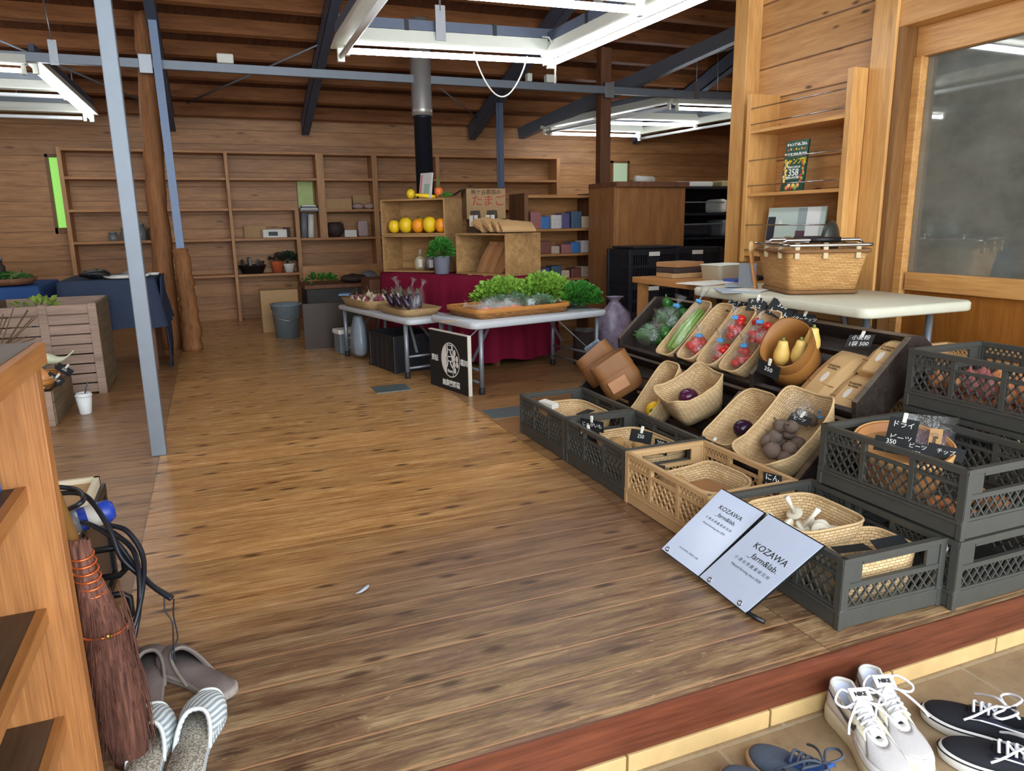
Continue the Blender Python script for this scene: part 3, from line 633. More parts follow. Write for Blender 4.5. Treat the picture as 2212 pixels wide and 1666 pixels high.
# wooden apple crates
M_crate = wood('crate_pine', (128, 92, 54), (190, 150, 98), 0, 2, rough=.6, knots=.8)
def apple_crate(label, p, ax, W, D, Hh):
    """p = front left bottom corner seen from the open front; ax = unit vector along the front"""
    t = thing('wooden_crate', label, 'crate', p, math.atan2(ax.y, ax.x)); th = .014
    for nm, b in (('bottom_board', (0, W, 0, D, 0, th)), ('top_board', (0, W, 0, D, Hh-th, Hh)), ('side_board', (0, th, 0, D, th, Hh-th)), ('side_board', (W-th, W, 0, D, th, Hh-th)), ('back_board', (th, W-th, D-th, D, th, Hh-th))):
        G().box(*b).obj(nm, M_crate, t, bevel=.002)
    return t
aB = (-dd); pB = C0+uu*.15+dd*.61+V((0, 0, TZ+.008)); apple_crate('open wooden crate with paper sacks inside, right of the potted herb', pB, aB, .58, .36, .312)
aA = V((.70, -.714, 0)); pA = ony(828, 575, 6.18); pA.z = TZ+.008
apple_crate('lower wooden crate of the stack of two, with small bags inside', pA, aA, .60, .30, .30)
pA2 = pA+V((0, 0, .301)); apple_crate('upper wooden crate of the stack of two, holding yellow squashes', pA2, aA, .60, .30, .285)
nA = V((-aA.y, aA.x, 0)); nB = V((-aB.y, aB.x, 0))
M_sqy = plain('squash_yellow', (236, 196, 24), .5, 0, .08, .15, 20); M_sqo = plain('squash_orange', (240, 150, 22), .5, 0, .08, .15, 20)
M_stem = plain('stem_brown', (96, 78, 44), .8, 0, .2)
sq = [(.09, .055, .066, 0, 'yellow squash leftmost of the front row in the upper crate'), (.20, .06, .078, 0, 'lemon yellow squash second from the left in the upper crate'), (.315, .06, .07, 1, 'orange squash in the middle of the row in the upper crate'), (.425, .06, .08, 0, 'large deep yellow squash second from the right in the upper crate'), (.535, .055, .072, 1, 'orange squash rightmost, against the side board of the upper crate'), (.26, .17, .075, 0, 'yellow squash at the back of the upper crate'), (.37, .18, .075, 1, 'orange squash at the back of the upper crate')]
for i, (a_, b_, r_, k_, lb) in enumerate(sq):
    c = pA2+aA*a_+nA*b_+V((0, 0, .0145)); t = thing('squash', lb, 'squash', c, i, 'squashes in the upper crate')
    prof = [(0, 0)]+[(r_*.72*math.sin(math.pi*j/9)**.8, r_*.02+(1-math.cos(math.pi*j/9))*r_*.80) for j in range(1, 9)]+[(0, r_*1.62)]
    G().lathe(prof, (0, 0, 0), 20).obj('fruit', M_sqo if k_ else M_sqy, t)
    G().tube([(0, 0, r_*1.58), (.004, 0, r_*1.72), (.012, 0, r_*1.8)], [.009, .006, .004], 6).obj('stem', M_stem, t)
topA = pA2+V((0, 0, .2855))
bk = thing('book', 'pale printed book standing on the upper wooden crate', 'book', topA+aA*.40+nA*.07, math.atan2(aA.y, aA.x)-.35)
G().obox((0, 0, .1), ((1, 0, 0), (0, 1, -.15), (0, .15, 1)), (.07, .008, .1)).obj('book_block', plain('book_pale', (206, 202, 198), .6, 0, .22, scale=30), bk)
for i, (dx, w_) in enumerate(((-.045, .012),)): G().obox((dx, -.0115, .1), ((1, 0, 0), (0, 1, -.15), (0, .15, 1)), (.006, .004, .085)).obj('red_title_band', plain('faded_red', (186, 110, 110), .6), bk)
G().obox((.02, -.010, .07), ((1, 0, 0), (0, 1, -.15), (0, .15, 1)), (.035, .003, .045)).obj('cover_picture', plain('faded_green', (150, 176, 160), .6, 0, .3, scale=60), bk)
def veg(name, lab, c, r_, col, stem=True, n=16, ax=None):
    t = thing(name, lab, name, c); G().ell((0, 0, r_[2]), r_, n, 10).obj('body', col, t)
    if stem: G().tube([(0, 0, r_[2]*1.95), (.003, 0, r_[2]*2.2)], [.006, .004], 6).obj('stem', M_stem, t)
    return t
veg('gourd', 'small striped yellow gourd on top of the upper crate, left of the book', topA+aA*.26+nA*.06, (.036, .036, .04), M_sqy)
M_carrot = plain('carrot_orange', (232, 112, 48), .5, 0, .1)
t = thing('carrot', 'stubby orange carrot standing on the upper crate right of the book', 'carrot', topA+aA*.52+nA*.06); G().lathe([(0, 0), (.022, .012), (.034, .055), (.03, .075), (.012, .085), (0, .086)], (0, 0, 0), 14).obj('root', M_carrot, t); G().tube([(0, 0, .08), (.004, 0, .12), (-.002, 0, .16)], .004, 6).obj('stalk', M_leaf, t)
t = thing('dried_corn', 'yellow corn cob lying in front of the pale book', 'corn', topA+aA*.42+nA*.03); G().lathe([(0, -.09), (.012, -.08), (.018, 0), (.012, .07), (0, .08)], (0, 0, .02), 12, (1, -.2, -.1)).obj('cob', M_sqy, t)
t = thing('green_sprig', 'green sprig lying at the right end of the upper crate', 'herb', topA+aA*.57+nA*.08); leaves(G(), (0, 0, .01), 24, (.06, .03, .01), .03, .05, 11).obj('foliage', M_leaf, t)
# plastic film
def film_mat(name, tint=(235, 240, 240), fac=.11, rough=.10):
    k = N(name); k.n.remove(k.b); tr = k.n.new('ShaderNodeBsdfTransparent'); gl = k.n.new('ShaderNodeBsdfGlossy'); gl.inputs['Roughness'].default_value = rough; gl.inputs['Color'].default_value = s2l(tint)+(1,)
    df = k.n.new('ShaderNodeBsdfDiffuse'); df.inputs['Color'].default_value = s2l(tint)+(1,)
    bp = k.n.new('ShaderNodeBump'); bp.inputs['Strength'].default_value = .9; bp.inputs['Distance'].default_value = .012
    nz = k.noise(k.mapping(k.coord(), (1, 1, 1)), 34, 4, .6); k.l.new(nz, bp.inputs['Height']); k.l.new(bp.outputs[0], gl.inputs['Normal'])
    m1 = k.n.new('ShaderNodeMixShader'); m2 = k.n.new('ShaderNodeMixShader'); m1.inputs[0].default_value = fac
    k.l.new(tr.outputs[0], m1.inputs[1]); k.l.new(gl.outputs[0], m1.inputs[2]); m2.inputs[0].default_value = .025; k.l.new(m1.outputs[0], m2.inputs[1]); k.l.new(df.outputs[0], m2.inputs[2]); k.l.new(m2.outputs[0], k.out.inputs[0]); return k.m
M_film = film_mat('clear_film'); M_film2 = film_mat('hazy_film', (225, 232, 232), .22, .25)
M_tape = plain('blue_tape', (64, 150, 214), .4, 0, .05)
def film_bag(label, loc, size, neck_dir, tape=True, seed=0, neck=.10, mat=None, rot=None):
    """clear bag: pouch of half sizes size, gathered neck pointing along neck_dir with a flared end"""
    t = thing('plastic_bag', label, 'bag', loc); rng = random.Random(seed); d = V(neck_dir).normalized()
    if rot is not None: t.rotation_euler = rot
    e1 = d.orthogonal().normalized(); e2 = d.cross(e1); L = size[2]; rings = []; n = 22
    prof = [(-1, .02), (-.97, .45), (-.8, .86), (-.4, 1.0), (.1, .98), (.5, .78), (.8, .45), (1.0, .16), (1.06, .10)]
    for j, (u, r_) in enumerate(prof):
        rings.append([e1*(size[0]*r_*math.cos(6.283*k/n)*(1+rng.uniform(-.05, .05)))+e2*(size[1]*r_*math.sin(6.283*k/n)*(1+rng.uniform(-.05, .05)))+d*(L*u) for k in range(n)])
    for u, r_ in ((1.1, .10), (1.2, .26), (1.3, .42)):
        rings.append([e1*(size[0]*r_*math.cos(6.283*k/n)*(1+.5*(k % 2)))+e2*(size[0]*r_*.7*math.sin(6.283*k/n)*(1+.5*(k % 2)))+d*(L+(neck)*(u-1)/.3) for k in range(n)])
    G().loft(rings, True, True, False).obj('film', mat or M_film, t)
    if tape:
        g = G(); g.obox(d*(L*1.06), (e1, e2, d), (size[0]*.20+.004, size[0]*.16+.004, .007)); g.obox(d*(L*1.06)+e1*(size[0]*.28), (e1, e2, d), (.014, .002, .009)); g.obj('blue_tape', M_tape, t, bevel=.001)
    return t
# bags in the lower crate
fl = pA+V((0, 0, .0145))
for i, (a_, b_, lb, mt) in enumerate(((.30, .10, 'clear bag of pale beans in the lower crate', plain('beans', (178, 156, 104), .6, 0, .3, scale=120)), (.42, .07, 'clear bag of dark beans with a white label in the lower crate', plain('dark_beans', (62, 36, 44), .5, 0, .5, scale=120)), (.51, .1, 'clear bag of dark beans half hidden by the grey pot', plain('dark_beans', (62, 36, 44))))):
    c = fl+aA*a_+nA*b_; t = thing('bean_bag', lb, 'bag', c)
    G().loft([[V((.055*q*math.cos(6.283*k/16), .035*q*math.sin(6.283*k/16), z)) for k in range(16)] for z, q in ((0, .7), (.02, 1), (.07, .95), (.10, .6), (.115, .12))], True, True, True).obj('beans', mt, t)
    G().loft([[V((.058*q*math.cos(6.283*k/16), .038*q*math.sin(6.283*k/16), z)) for k in range(16)] for z, q in ((0.001, .75), (.02, 1.03), (.08, .98), (.12, .5), (.14, .2), (.165, .55))], True).obj('film', M_film, t)
    G().obox((-.012, -.042, .055), ((1, 0, 0), (0, 1, 0), (0, 0, 1)), (.016, .003, .032)).obj('label', M_paper, t)
# paper sacks
M_kraft = plain('kraft_paper', (186, 148, 100), .8, 0, .08, .4, 26); M_kraft2 = plain('kraft_paper_dark', (158, 112, 70), .8, 0, .1, .5, 26)
def paper_sack(label, loc, w_, h_, d_, lean, rz, mat=M_kraft2, seed=0, group=None):
    t = thing('paper_sack', label, 'sack', loc, rz, group); rng = random.Random(seed); n = 6
    rr = []
    for z, q, dd_ in ((0, 1, 1), (.03*h_, 1.02, 1.05), (.5*h_, 1.0, .95), (.8*h_, .98, .55), (h_, .94, .10)):
        p = [(-w_/2*q, -d_/2*dd_), (0, -d_/2*dd_*1.15), (w_/2*q, -d_/2*dd_), (w_/2*q, d_/2*dd_), (0, d_/2*dd_*1.1), (-w_/2*q, d_/2*dd_)]
        rr.append([V((x+z*lean+rng.uniform(-.003, .003), y, z*math.sqrt(max(.05, 1-lean*lean)))) for x, y in p])
    g = G().loft(rr, True, True, True, smooth=False); g.obj('sack', mat, t)
    g = G(); q = V(((h_*.99)*lean, -.006, h_*math.sqrt(max(.05, 1-lean*lean))-.012)); g.obox(q, ((1, 0, 0), (0, 1, 0), (0, 0, 1)), (w_*.47, .006, .012)).obj('folded_top', mat, t); return t
rzB = math.atan2(aB.y, aB.x)
for i in range(3):
    c = pB+aB*(.21+.085*i)+nB*(.10+.02*i)+V((0, 0, .0145)); paper_sack(['brown paper sack leaning leftmost in the open crate', 'brown paper sack leaning between two others in the open crate', 'brown paper sack leaning rightmost in the open crate'][i], c, .09, .27, .07, .5, rzB, M_kraft2, i, 'sacks in the open crate')
# on top of the sacks crate
tB = pB+V((0, 0, .3125))
for i, (a_, r_) in enumerate(((.25, .05), (.37, -.1), (.48, -.3), (.56, -.45))):
    t = thing('kraft_bag', ['flat kraft bag leftmost of the fan on the open crate', 'flat kraft bag second from left in the fan on the open crate', 'flat kraft bag third from left in the fan on the open crate', 'flat kraft bag rightmost, hanging over the edge of the open crate'][i], 'bag', tB+aB*a_+nB*.12+V((0, 0, .002)), rzB+r_, 'kraft bags fanned on the open crate'); t.location = tB+aB*a_+nB*.13+V((0, 0, .036)); t.rotation_euler = (0, math.radians(24), rzB+r_)
    g = G().loft([[V((x, -.13, .0)), V((x, -.13, hh*.8)), V((x, .0, hh)), V((x, .13, hh*.55)), V((x, .13, 0))] for x, hh in ((-.07, .03), (-.04, .075-.012*i), (.03, .07-.012*i), (.07, .02))], True, True, True, smooth=False)
    for p in g.v: p.z += max(0, .028*(3-i)*.7-.0)*(.3 if p.y > 0 else 1)*0
    g.obj('bag_body', M_kraft, t, bevel=.003); G().box(-.04, .04, -.133, -.1305, .005, .02).obj('label', M_kraft2, t)
for i, a_ in enumerate((.06, .20)):
    t = thing('tea_bag', ['clear pouch of dark tea with two white labels, standing on the open crate', 'clear pouch of dark tea right behind the kraft bags'][i], 'pouch', tB+aB*a_+nB*(.16+.05*i), rzB)
    G().loft([[V((x, -.012*q, z)), V((x, .012*q, z))] if False else [V((-.055, -.012*q, z)), V((.055, -.012*q, z)), V((.055, .012*q, z)), V((-.055, .012*q, z))] for z, q in ((0, 1.), (.08, 1.2), (.17, .2))], True, True, True, smooth=False).obj('pouch', plain('dark_tea', (72, 62, 52), .3, 0, .5, scale=90), t)
    for s_ in (-.028, .028): G().box(s_-.02, s_+.02, -.021, -.016, .05, .135).obj('label', M_paper, t)
# egg carton box
eb = thing('carton_box', 'open cardboard carton with red egg lettering behind the tea pouches', 'box', tB+aB*.05+nB*.62+V((0, 0, -.3125-.0)), -.12); eb.location = (2.35, 6.5, .657)
G().box(-.18, .18, -.12, .12, .42, .685).obj('body', M_card, eb, bevel=.003); G().hexa([(-.18, -.12, .685), (-.18, .12, .685), (-.185, .12, .687), (-.185, -.12, .687)], [(-.27, -.1, .63), (-.27, .1, .63), (-.275, .1, .632), (-.275, -.1, .632)]).obj('flap', plain('carton_inside', (70, 56, 46), .8), eb)
M_redink = plain('red_ink', (176, 58, 58), .7); text('たまご', .105, (.02, -.1212, .575), (1, 0, 0), (0, 0, 1), M_redink, eb, 'red_lettering'); text('鴨ケ谷農園の', .046, (.0, -.1212, .652), (1, 0, 0), (0, 0, 1), M_ink, eb)
G().box(-.14, .14, -.1, .1, 0, .42).obj('support_box', M_card, eb)
# potted herb
ph = thing('potted_herb', 'green herb in a grey pot in front of the crates on the burgundy cloth', 'plant', C0+dd*.64+uu*.005+V((0, 0, TZ+.008))); ph.location = C0+dd*.70+uu*.078+V((0, 0, TZ+.008))
M_pot = plain('grey_pot', (116, 120, 132), .6, 0, .06); k_ = (ph.location-V((0, 0, 1.05))).length/6.5
G().lathe([(.052, 0), (.055, .004), (.069, .135), (.071, .14), (.064, .14), (.06, .12), (0, .12)], (0, 0, 0), 26).obj('pot', M_pot, ph)
M_herb = plain('herb_green', (62, 128, 44), .5, 0, .5, scale=80)
leaves(G(), (0, 0, .135), 700, (.095, .085, .13), .03, .05, 21, 1., .25).obj('foliage', M_herb, ph)
for i, (u, v) in enumerate(((950, 588), (1020, 594), (1052, 596))):
    p = onz(u, v, TZ+.006); tag(G().box(p.x-.035, p.x+.035, p.y-.02, p.y+.02, p.z+.001, p.z+.004).obj('price_tag', M_kraft), ['small kraft tag lying on the burgundy cloth by the grey pot', 'small kraft tag on the burgundy cloth before the open crate, left one', 'small kraft tag on the burgundy cloth before the open crate, right one'][i], 'tag')
# ------------------------------------------------------------------ baskets and vegetables on the white tables
def weave(name, c1, c2, bw=.016, rh=.007, coord='UV', rough=.75, bump=.7, mort=(70, 50, 30), ms=.11):
    if name in MC: return MC[name]
    k = N(name); br = k.n.new('ShaderNodeTexBrick'); k.l.new(k.coord(coord), br.inputs['Vector']); br.inputs['Scale'].default_value = 1; br.offset = .5
    br.inputs['Brick Width'].default_value = bw; br.inputs['Row Height'].default_value = rh; br.inputs['Mortar Size'].default_value = rh*ms; br.inputs['Mortar Smooth'].default_value = .8
    br.inputs['Color1'].default_value = s2l(c1)+(1,); br.inputs['Color2'].default_value = s2l(c2)+(1,); br.inputs['Mortar'].default_value = s2l(mort)+(1,)
    n = k.noise(k.coord(), 20, 4); k.base(k.mix(k.math('MULTIPLY', n, .3), br.outputs['Color'], tuple(x*.7 for x in s2l(c1)))); k.rough(rough)
    k.bump(k.math('SUBTRACT', 1, br.outputs['Fac']), bump, .003); MC[name] = k.m; return k.m
M_bamboo = weave('bamboo_weave', (176, 122, 62), (138, 88, 42), .03, .012); M_bambooband = plain('bamboo_band', (184, 124, 58), .45, 0, .15)
M_straw = weave('straw_weave', (196, 162, 112), (170, 132, 84), .018, .009)
M_seagrass = weave('seagrass_weave', (226, 194, 146), (202, 168, 118), .019, .0095, mort=(132, 100, 64)); M_rim = plain('seagrass_rim', (208, 176, 128), .75, 0, .15, .3, 60); M_wicker = weave('wicker_weave', (212, 164, 100), (184, 134, 74), .046, .0075, mort=(110, 72, 38), ms=.15)
def tray(label, loc, rz, L, W, H, name='bamboo_tray'):
    t = thing(name, label, 'basket', loc, rz)
    A = rrect(L*.94, W*.94, .05); B = rrect(L, W, .06); C = rrect(L-.016, W-.016, .055); D = rrect(L*.92, W*.92, .045)
    G().loft([[V((x, y, z)) for x, y in p] for p, z in ((A, 0), (B, H*.9), (C, H*.9), (D, .006))], True, True, True).obj('weave', M_bamboo, t)
    G().loft([[V((x, y, z)) for x, y in p] for p, z in ((B, H*.55), (rrect(L+.008, W+.008, .062), H*.58), (rrect(L+.008, W+.008, .062), H), (C, H), (C, H*.55))], True).obj('rim_band', M_bambooband, t); return t
tz = .456
tc = F1+U1*.47+U2*.32
tray('flat bamboo basket holding carrots and bagged greens on the near white table', (tc.x, tc.y, tz), ang, .74, .44, .062)
rng = random.Random(12)
Wp = lambda a_, b_, z: F1+U1*a_+U2*b_+V((0, 0, z))
for i, (a_, b_) in enumerate(((.20, .16), (.31, .15), (.42, .17))):
    d = V((.95, .3, 0)).normalized()
    for j in range(3):
        c = Wp(a_, b_+.028*j, tz+.03); t = thing('carrot', 'orange carrot lying in a clear bag in the bamboo basket', 'carrot', c, ang+rng.uniform(-.3, .3), 'carrots in the bamboo basket'); G().lathe([(0, -.06), (.008, -.05), (.018, .04), (.012, .055), (0, .058)], (0, 0, .012), 12, (1, 0, .05)).obj('root', M_carrot, t); G().tube([(.055, 0, .014), (.07, 0, .02)], .004, 6).obj('stalk', M_leaf, t)
    film_bag(['clear bag of carrots nearest the left corner of the bamboo basket', 'clear bag of carrots in the middle of the bamboo basket front', 'clear bag of carrots rightmost at the basket front'][i], Wp(a_, b_+.03, tz+.055), (.06, .035, .085), (-.9, .25, .25), False, i+3, .05)
M_greens = plain('bagged_greens', (92, 138, 92), .55, 0, .35, scale=70); M_parsley = plain('parsley_green', (128, 172, 62), .5, 0, .45, scale=90)
for i, (a_, b_, s_) in enumerate(((.42, .36, .11), (.55, .33, .11), (.66, .22, .10), (.60, .44, .10))):
    c = Wp(a_, b_, tz+.055); t = thing('leaf_bunch', ['bunch of pale greens in film at the back left of the bamboo basket', 'bunch of pale greens in film in the middle of the bamboo basket', 'bunch of pale greens in film at the right front of the bamboo basket', 'bunch of pale greens in film at the back right of the bamboo basket'][i], 'greens', c, ang+.3)
    leaves(G(), (0, 0, 0), 160, (s_, .05, .05), .03, .05, 30+i).obj('foliage', M_greens, t)
    film_bag(['hazy film sleeve round the back left greens', 'hazy film sleeve round the middle greens', 'hazy film sleeve round the right front greens', 'hazy film sleeve round the back right greens'][i], c+V((0, 0, .005)), (.06, .062, s_+.05), (.95, .3, .02), False, 40+i, .02, M_film2)
for i, (a_, b_, rx, ry, rz_) in enumerate(((.60, .58, .24, .15, .17), (.84, .42, .23, .19, .20), (1.03, .28, .17, .16, .13))):
    t = thing('parsley_bunch', ['feathery green bunch at the back of the white table', 'large heap of bright parsley in the middle of the greens', 'dark green parsley hanging over the right end of the white table'][i], 'herbs', Wp(a_, b_, tz))
    leaves(G(), (0, 0, .03), 2200, (rx, ry, rz_), .018, .042, 60+i, 1., .42).obj('foliage', [M_parsley, M_parsley, M_herb][i], t)
    g = G(); r2 = random.Random(i)
    for _ in range(14): a2 = r2.uniform(0, 6.28); g.tube([(r2.uniform(-.03, .03), r2.uniform(-.03, .03), .004), (rx*.6*math.cos(a2), ry*.6*math.sin(a2), rz_*.7)], .002, 5)
    g.obj('stems', M_leaf, t)
tg_ = onz(968, 694, tz+.001); tag(G().box(tg_.x-.05, tg_.x+.05, tg_.y-.012, tg_.y+.012, tz+.0005, tz+.003).obj('price_tag', M_kraft), 'thin kraft tag on the white table before the bamboo basket', 'tag')
# left white table: straw basket, eggplant basket
t2z = .416
bc = P2+v2*.98+u2*.20
sb = thing('straw_basket', 'low straw basket of onions and garlic on the left white table', 'basket', (bc.x, bc.y, t2z), math.atan2(v2.y, v2.x))
q = [(rrect(.56, .34, .1), 0), (rrect(.62, .40, .11), .07), (rrect(.60, .38, .1), .07), (rrect(.54, .32, .09), .01)]
G().loft([[V((x, y, z)) for x, y in p] for p, z in q], True, True, True).obj('weave', M_straw, sb)
M_garlic = plain('garlic_white', (214, 196, 168), .6, 0, .15, .2, 40); M_onionred = plain('red_onion', (132, 62, 84), .45, 0, .2)
ons = []
for i in range(30):
    a_, b_ = rng.uniform(-.24, .24), rng.uniform(-.13, .13); c = V((bc.x, bc.y, 0))+v2*a_+u2*b_; red = i % 3 == 0
    t = thing('red_onion' if red else 'garlic_bulb', 'red onion among garlic in the straw basket' if red else 'garlic bulb heaped in the straw basket', 'onion' if red else 'garlic', (c.x, c.y, t2z+.02+.03*(i % 2)), rng.uniform(0, 6), 'red onions in the straw basket' if red else 'garlic in the straw basket')
    G().lathe([(0, 0), (.018, .004), (.026, .02), (.02, .036), (.006, .046), (.004, .06), (0, .062)], (0, 0, 0), 12).obj('bulb', M_onionred if red else M_garlic, t)
    G().tube([(0, 0, .055), (.006, .004, .08), (.016, .01, .095)], .003, 5).obj('stalk', M_straw, t)
t = thing('notebook', 'small blue notebook at the far left of the straw basket', 'notebook', (bc-u2*.17+v2*.2)+V((0, 0, t2z+.085)), 1.2); G().box(-.06, .06, -.04, .04, 0, .012).obj('cover', plain('blue_notebook', (92, 124, 156), .6), t)
ec = P2+v2*.36+u2*.18
eb2 = thing('straw_basket', 'bamboo edged basket of eggplants in the middle of the white tables', 'basket', (ec.x, ec.y, t2z), math.atan2(v2.y, v2.x))
q = [(rrect(.42, .26, .06), 0), (rrect(.50, .33, .07), .055), (rrect(.48, .31, .06), .055), (rrect(.40, .24, .05), .008)]
G().loft([[V((x, y, z)) for x, y in p] for p, z in q], True, True, True).obj('weave', M_straw, eb2)
M_egg = plain('eggplant_purple', (42, 20, 46), .18, 0, .2); M_calyx = plain('calyx_green', (86, 92, 62), .6, 0, .2)
def eggplant(label, loc, L, r_, d, group):
    t = thing('eggplant', label, 'eggplant', loc, 0, group); d = V(d).normalized()
    G().lathe([(0, 0), (r_*.7, L*.06), (r_, L*.25), (r_*.85, L*.6), (r_*.5, L*.9), (0, L)], (0, 0, 0), 16, d).obj('fruit', M_egg, t)
    G().lathe([(r_*.62, L*.84), (r_*.4, L*.95), (.006, L*1.02), (.005, L*1.15)], (0, 0, 0), 10, d).obj('calyx', M_calyx, t); return t
for i in range(3):
    for j in range(3):
        c = V((ec.x, ec.y, t2z+.045))+v2*(-.13+.13*i)+u2*(-.05+.035*j); eggplant('dark eggplant lying in a clear bag on the white tables', c, .13, .024, (-.4+.2*j, .3, .75), 'bagged eggplants')
    film_bag(['clear bag of eggplants nearest on the white tables', 'clear bag of eggplants in the middle, with a tall twisted neck', 'clear bag of eggplants farthest in the row'][i], V((ec.x, ec.y, t2z+.10))+v2*(-.13+.13*i), (.06, .06, .10), ((.5, .2, 1), (.35, .1, 1), (-.2, .2, 1))[i], False, 70+i, .06)
film_bag('clear bag end sticking up behind the straw basket', V((bc.x, bc.y, t2z+.09))+v2*-.08+u2*.15, (.04, .04, .06), (.2, .2, 1), False, 77, .05)
# black farm sign
A_ = V((1.283, 4.655, 0)); B_ = V((1.396, 4.203, 0)); ex = (B_-A_).normalized(); ez = V((0, 0, 1)); en = ex.cross(ez); Wd = (B_-A_).length; Hs = .372
if en.x > 0: en = -en
sg = thing('farm_sign', 'square black farm sign with round white emblem leaning against the white table', 'sign', A_+ex*Wd/2, 0)
M_board = plain('sign_black', (22, 26, 28), .6, 0, .1); M_canvas = plain('canvas_edge', (214, 208, 192), .8)
# lean back a little
up = (ez-en*.0).normalized(); L0 = lambda a_, b_, c_=0.: ex*a_+up*b_+en*c_
G().obox(L0(0, Hs/2, -.012), (ex, up, en), (Wd/2, Hs/2, .012)).obj('board', M_board, sg)
g = G(); g.obox(L0(Wd/2+.002, Hs/2, -.012), (ex, up, en), (.003, Hs/2+.002, .0125)); g.obox(L0(0, Hs+.002, -.012), (ex, up, en), (Wd/2+.004, .003, .0125)); g.obj('canvas_edge', M_canvas, sg)
zf = .0015; cc = (.03, .20); rad = .112
def disc(r0, r1, mat, name, half=None, zz=zf):
    g = G(); n = 48; P_ = [L0(cc[0]+rad*r1*math.cos(6.283*k/n), cc[1]+rad*r1*math.sin(6.283*k/n), zz) for k in range(n)]; Q_ = [L0(cc[0]+rad*r0*math.cos(6.283*k/n), cc[1]+rad*r0*math.sin(6.283*k/n), zz) for k in range(n)]
    g.loft([P_, Q_], True, smooth=False); return g.obj(name, mat, sg)
disc(.94, 1., M_chalk, 'emblem_ring')
def seg(x0, x1, mat, name, zz):
    n = 24; xs = [x0+(x1-x0)*i/n for i in range(n+1)]; top = [L0(cc[0]+rad*x, cc[1]+rad*math.sqrt(max(0, .93-x*x)), zz) for x in xs]; bot = [L0(cc[0]+rad*x, cc[1]-rad*math.sqrt(max(0, .93-x*x)), zz) for x in xs]
    g = G().loft([top, bot], False, smooth=False); return g.obj(name, mat, sg)
seg(-.96, -.40, M_chalk, 'emblem_left_field', zf); seg(.24, .30, M_chalk, 'emblem_bar', zf)
xd = ex; tx = lambda s, sz, a_, b_, nm='lettering': text(s, sz, L0(a_, b_, zf), ex, up, M_chalk, sg, nm, font_bold=.0012)
flip = ex.cross(up).dot(en) < 0
tx('尺', .085, cc[0]-.008, cc[1]+.055); tx('尺', .085, cc[0]-.008, cc[1]-.018); tx('Farm', .026, cc[0]-.008, cc[1]-.072)
tx('茨城', .042, -.165, .19); tx('桜川', .042, .19, .20); tx('無農薬野菜', .042, .03, .045)
for i, (a_, b_) in enumerate(((.46, .48), (.40, .16), (.70, .16), (.42, -.18), (.72, -.16), (.46, -.52))):
    g = G(); n = 20; P_ = []
    for k in range(n): t_ = 6.283*k/n; r_ = .020*(1-.28*math.sin(t_)); P_.append(L0(cc[0]+rad*a_+r_*.7*math.cos(t_), cc[1]+rad*b_+r_*math.sin(t_)*(1.25 if math.sin(t_) > 0 else .9), zf))
    g.add(P_, [tuple(range(n))]).obj('emblem_drop', M_chalk, sg)
hk = G().tube([L0(.16, Hs+.004, -.012), L0(.155, Hs+.012, -.012), L0(.165, Hs+.02, -.012), L0(.172, Hs+.012, -.012)], .0015, 6).obj('hook', plain('brass', (170, 140, 70), .3, .9), sg)
# crates and oddments under and behind the tables
bc_ = thing('black_crate', 'black plastic crate standing under the left white table', 'crate', (1.27, 5.34, 0), math.radians(12))
M_bcrate = plain('black_plastic', (30, 32, 38), .45, 0, .15)
def solid_crate(t, L, W, H, mat, wall=.012):
    G().box(-L/2, L/2, -W/2, W/2, 0, .012).obj('floor_panel', mat, t)
    for s_ in (-1, 1):
        g = G(); g.box(s_*L/2-.006, s_*L/2+.006, -W/2, W/2, .01, H*.98)
        for k in range(5): yy = -W/2+W*(k+.5)/5; g.box(s_*L/2-.011, s_*L/2+.011, yy-.008, yy+.008, .02, H*.92)
        g.box(s_*L/2-.014, s_*L/2+.014, -W/2-.01, W/2+.01, H-.03, H); g.obj('end_panel', mat, t)
        g = G(); g.box(-L/2, L/2, s_*W/2-.006, s_*W/2+.006, .01, H*.98)
        for k in range(7): xx = -L/2+L*(k+.5)/7; g.box(xx-.008, xx+.008, s_*W/2-.011, s_*W/2+.011, .02, H*.92)
        g.box(-L/2-.01, L/2+.01, s_*W/2-.014, s_*W/2+.014, H-.03, H); g.obj('side_panel', mat, t)
    for sx_ in (-1, 1):
        for s2 in (-1, 1): G().box(sx_*L/2-.016, sx_*L/2+.016, s2*W/2-.016, s2*W/2+.016, 0, H).obj('corner_post', mat, t, bevel=.004)
solid_crate(bc_, .33, .42, .27, M_bcrate)
pbg = thing('plastic_bag', 'grey plastic bag hanging at the end of the left white table', 'bag', (1.04, 5.85, 0)); G().loft([[V((.07*q*math.cos(6.283*k/18)*(1+.12*math.sin(3*k)), .12*q*math.sin(6.283*k/18), z)) for k in range(18)] for z, q in ((.02, .5), (.05, .9), (.14, 1), (.25, .8), (.34, .5))], True, True).obj('film', plain('bag_grey', (140, 152, 162), .25, 0, .2, .6, 30), pbg)
wt = thing('white_tray', 'white plastic tray on the floor beside the dark panel', 'tray', (1.00, 6.2, 0), .2); G().box(-.1, .1, -.08, .08, .16, .2).obj('rim', M_paper, wt, bevel=.01); G().box(-.09, .09, -.07, .07, 0, .16).obj('base', M_bin, wt, bevel=.005)
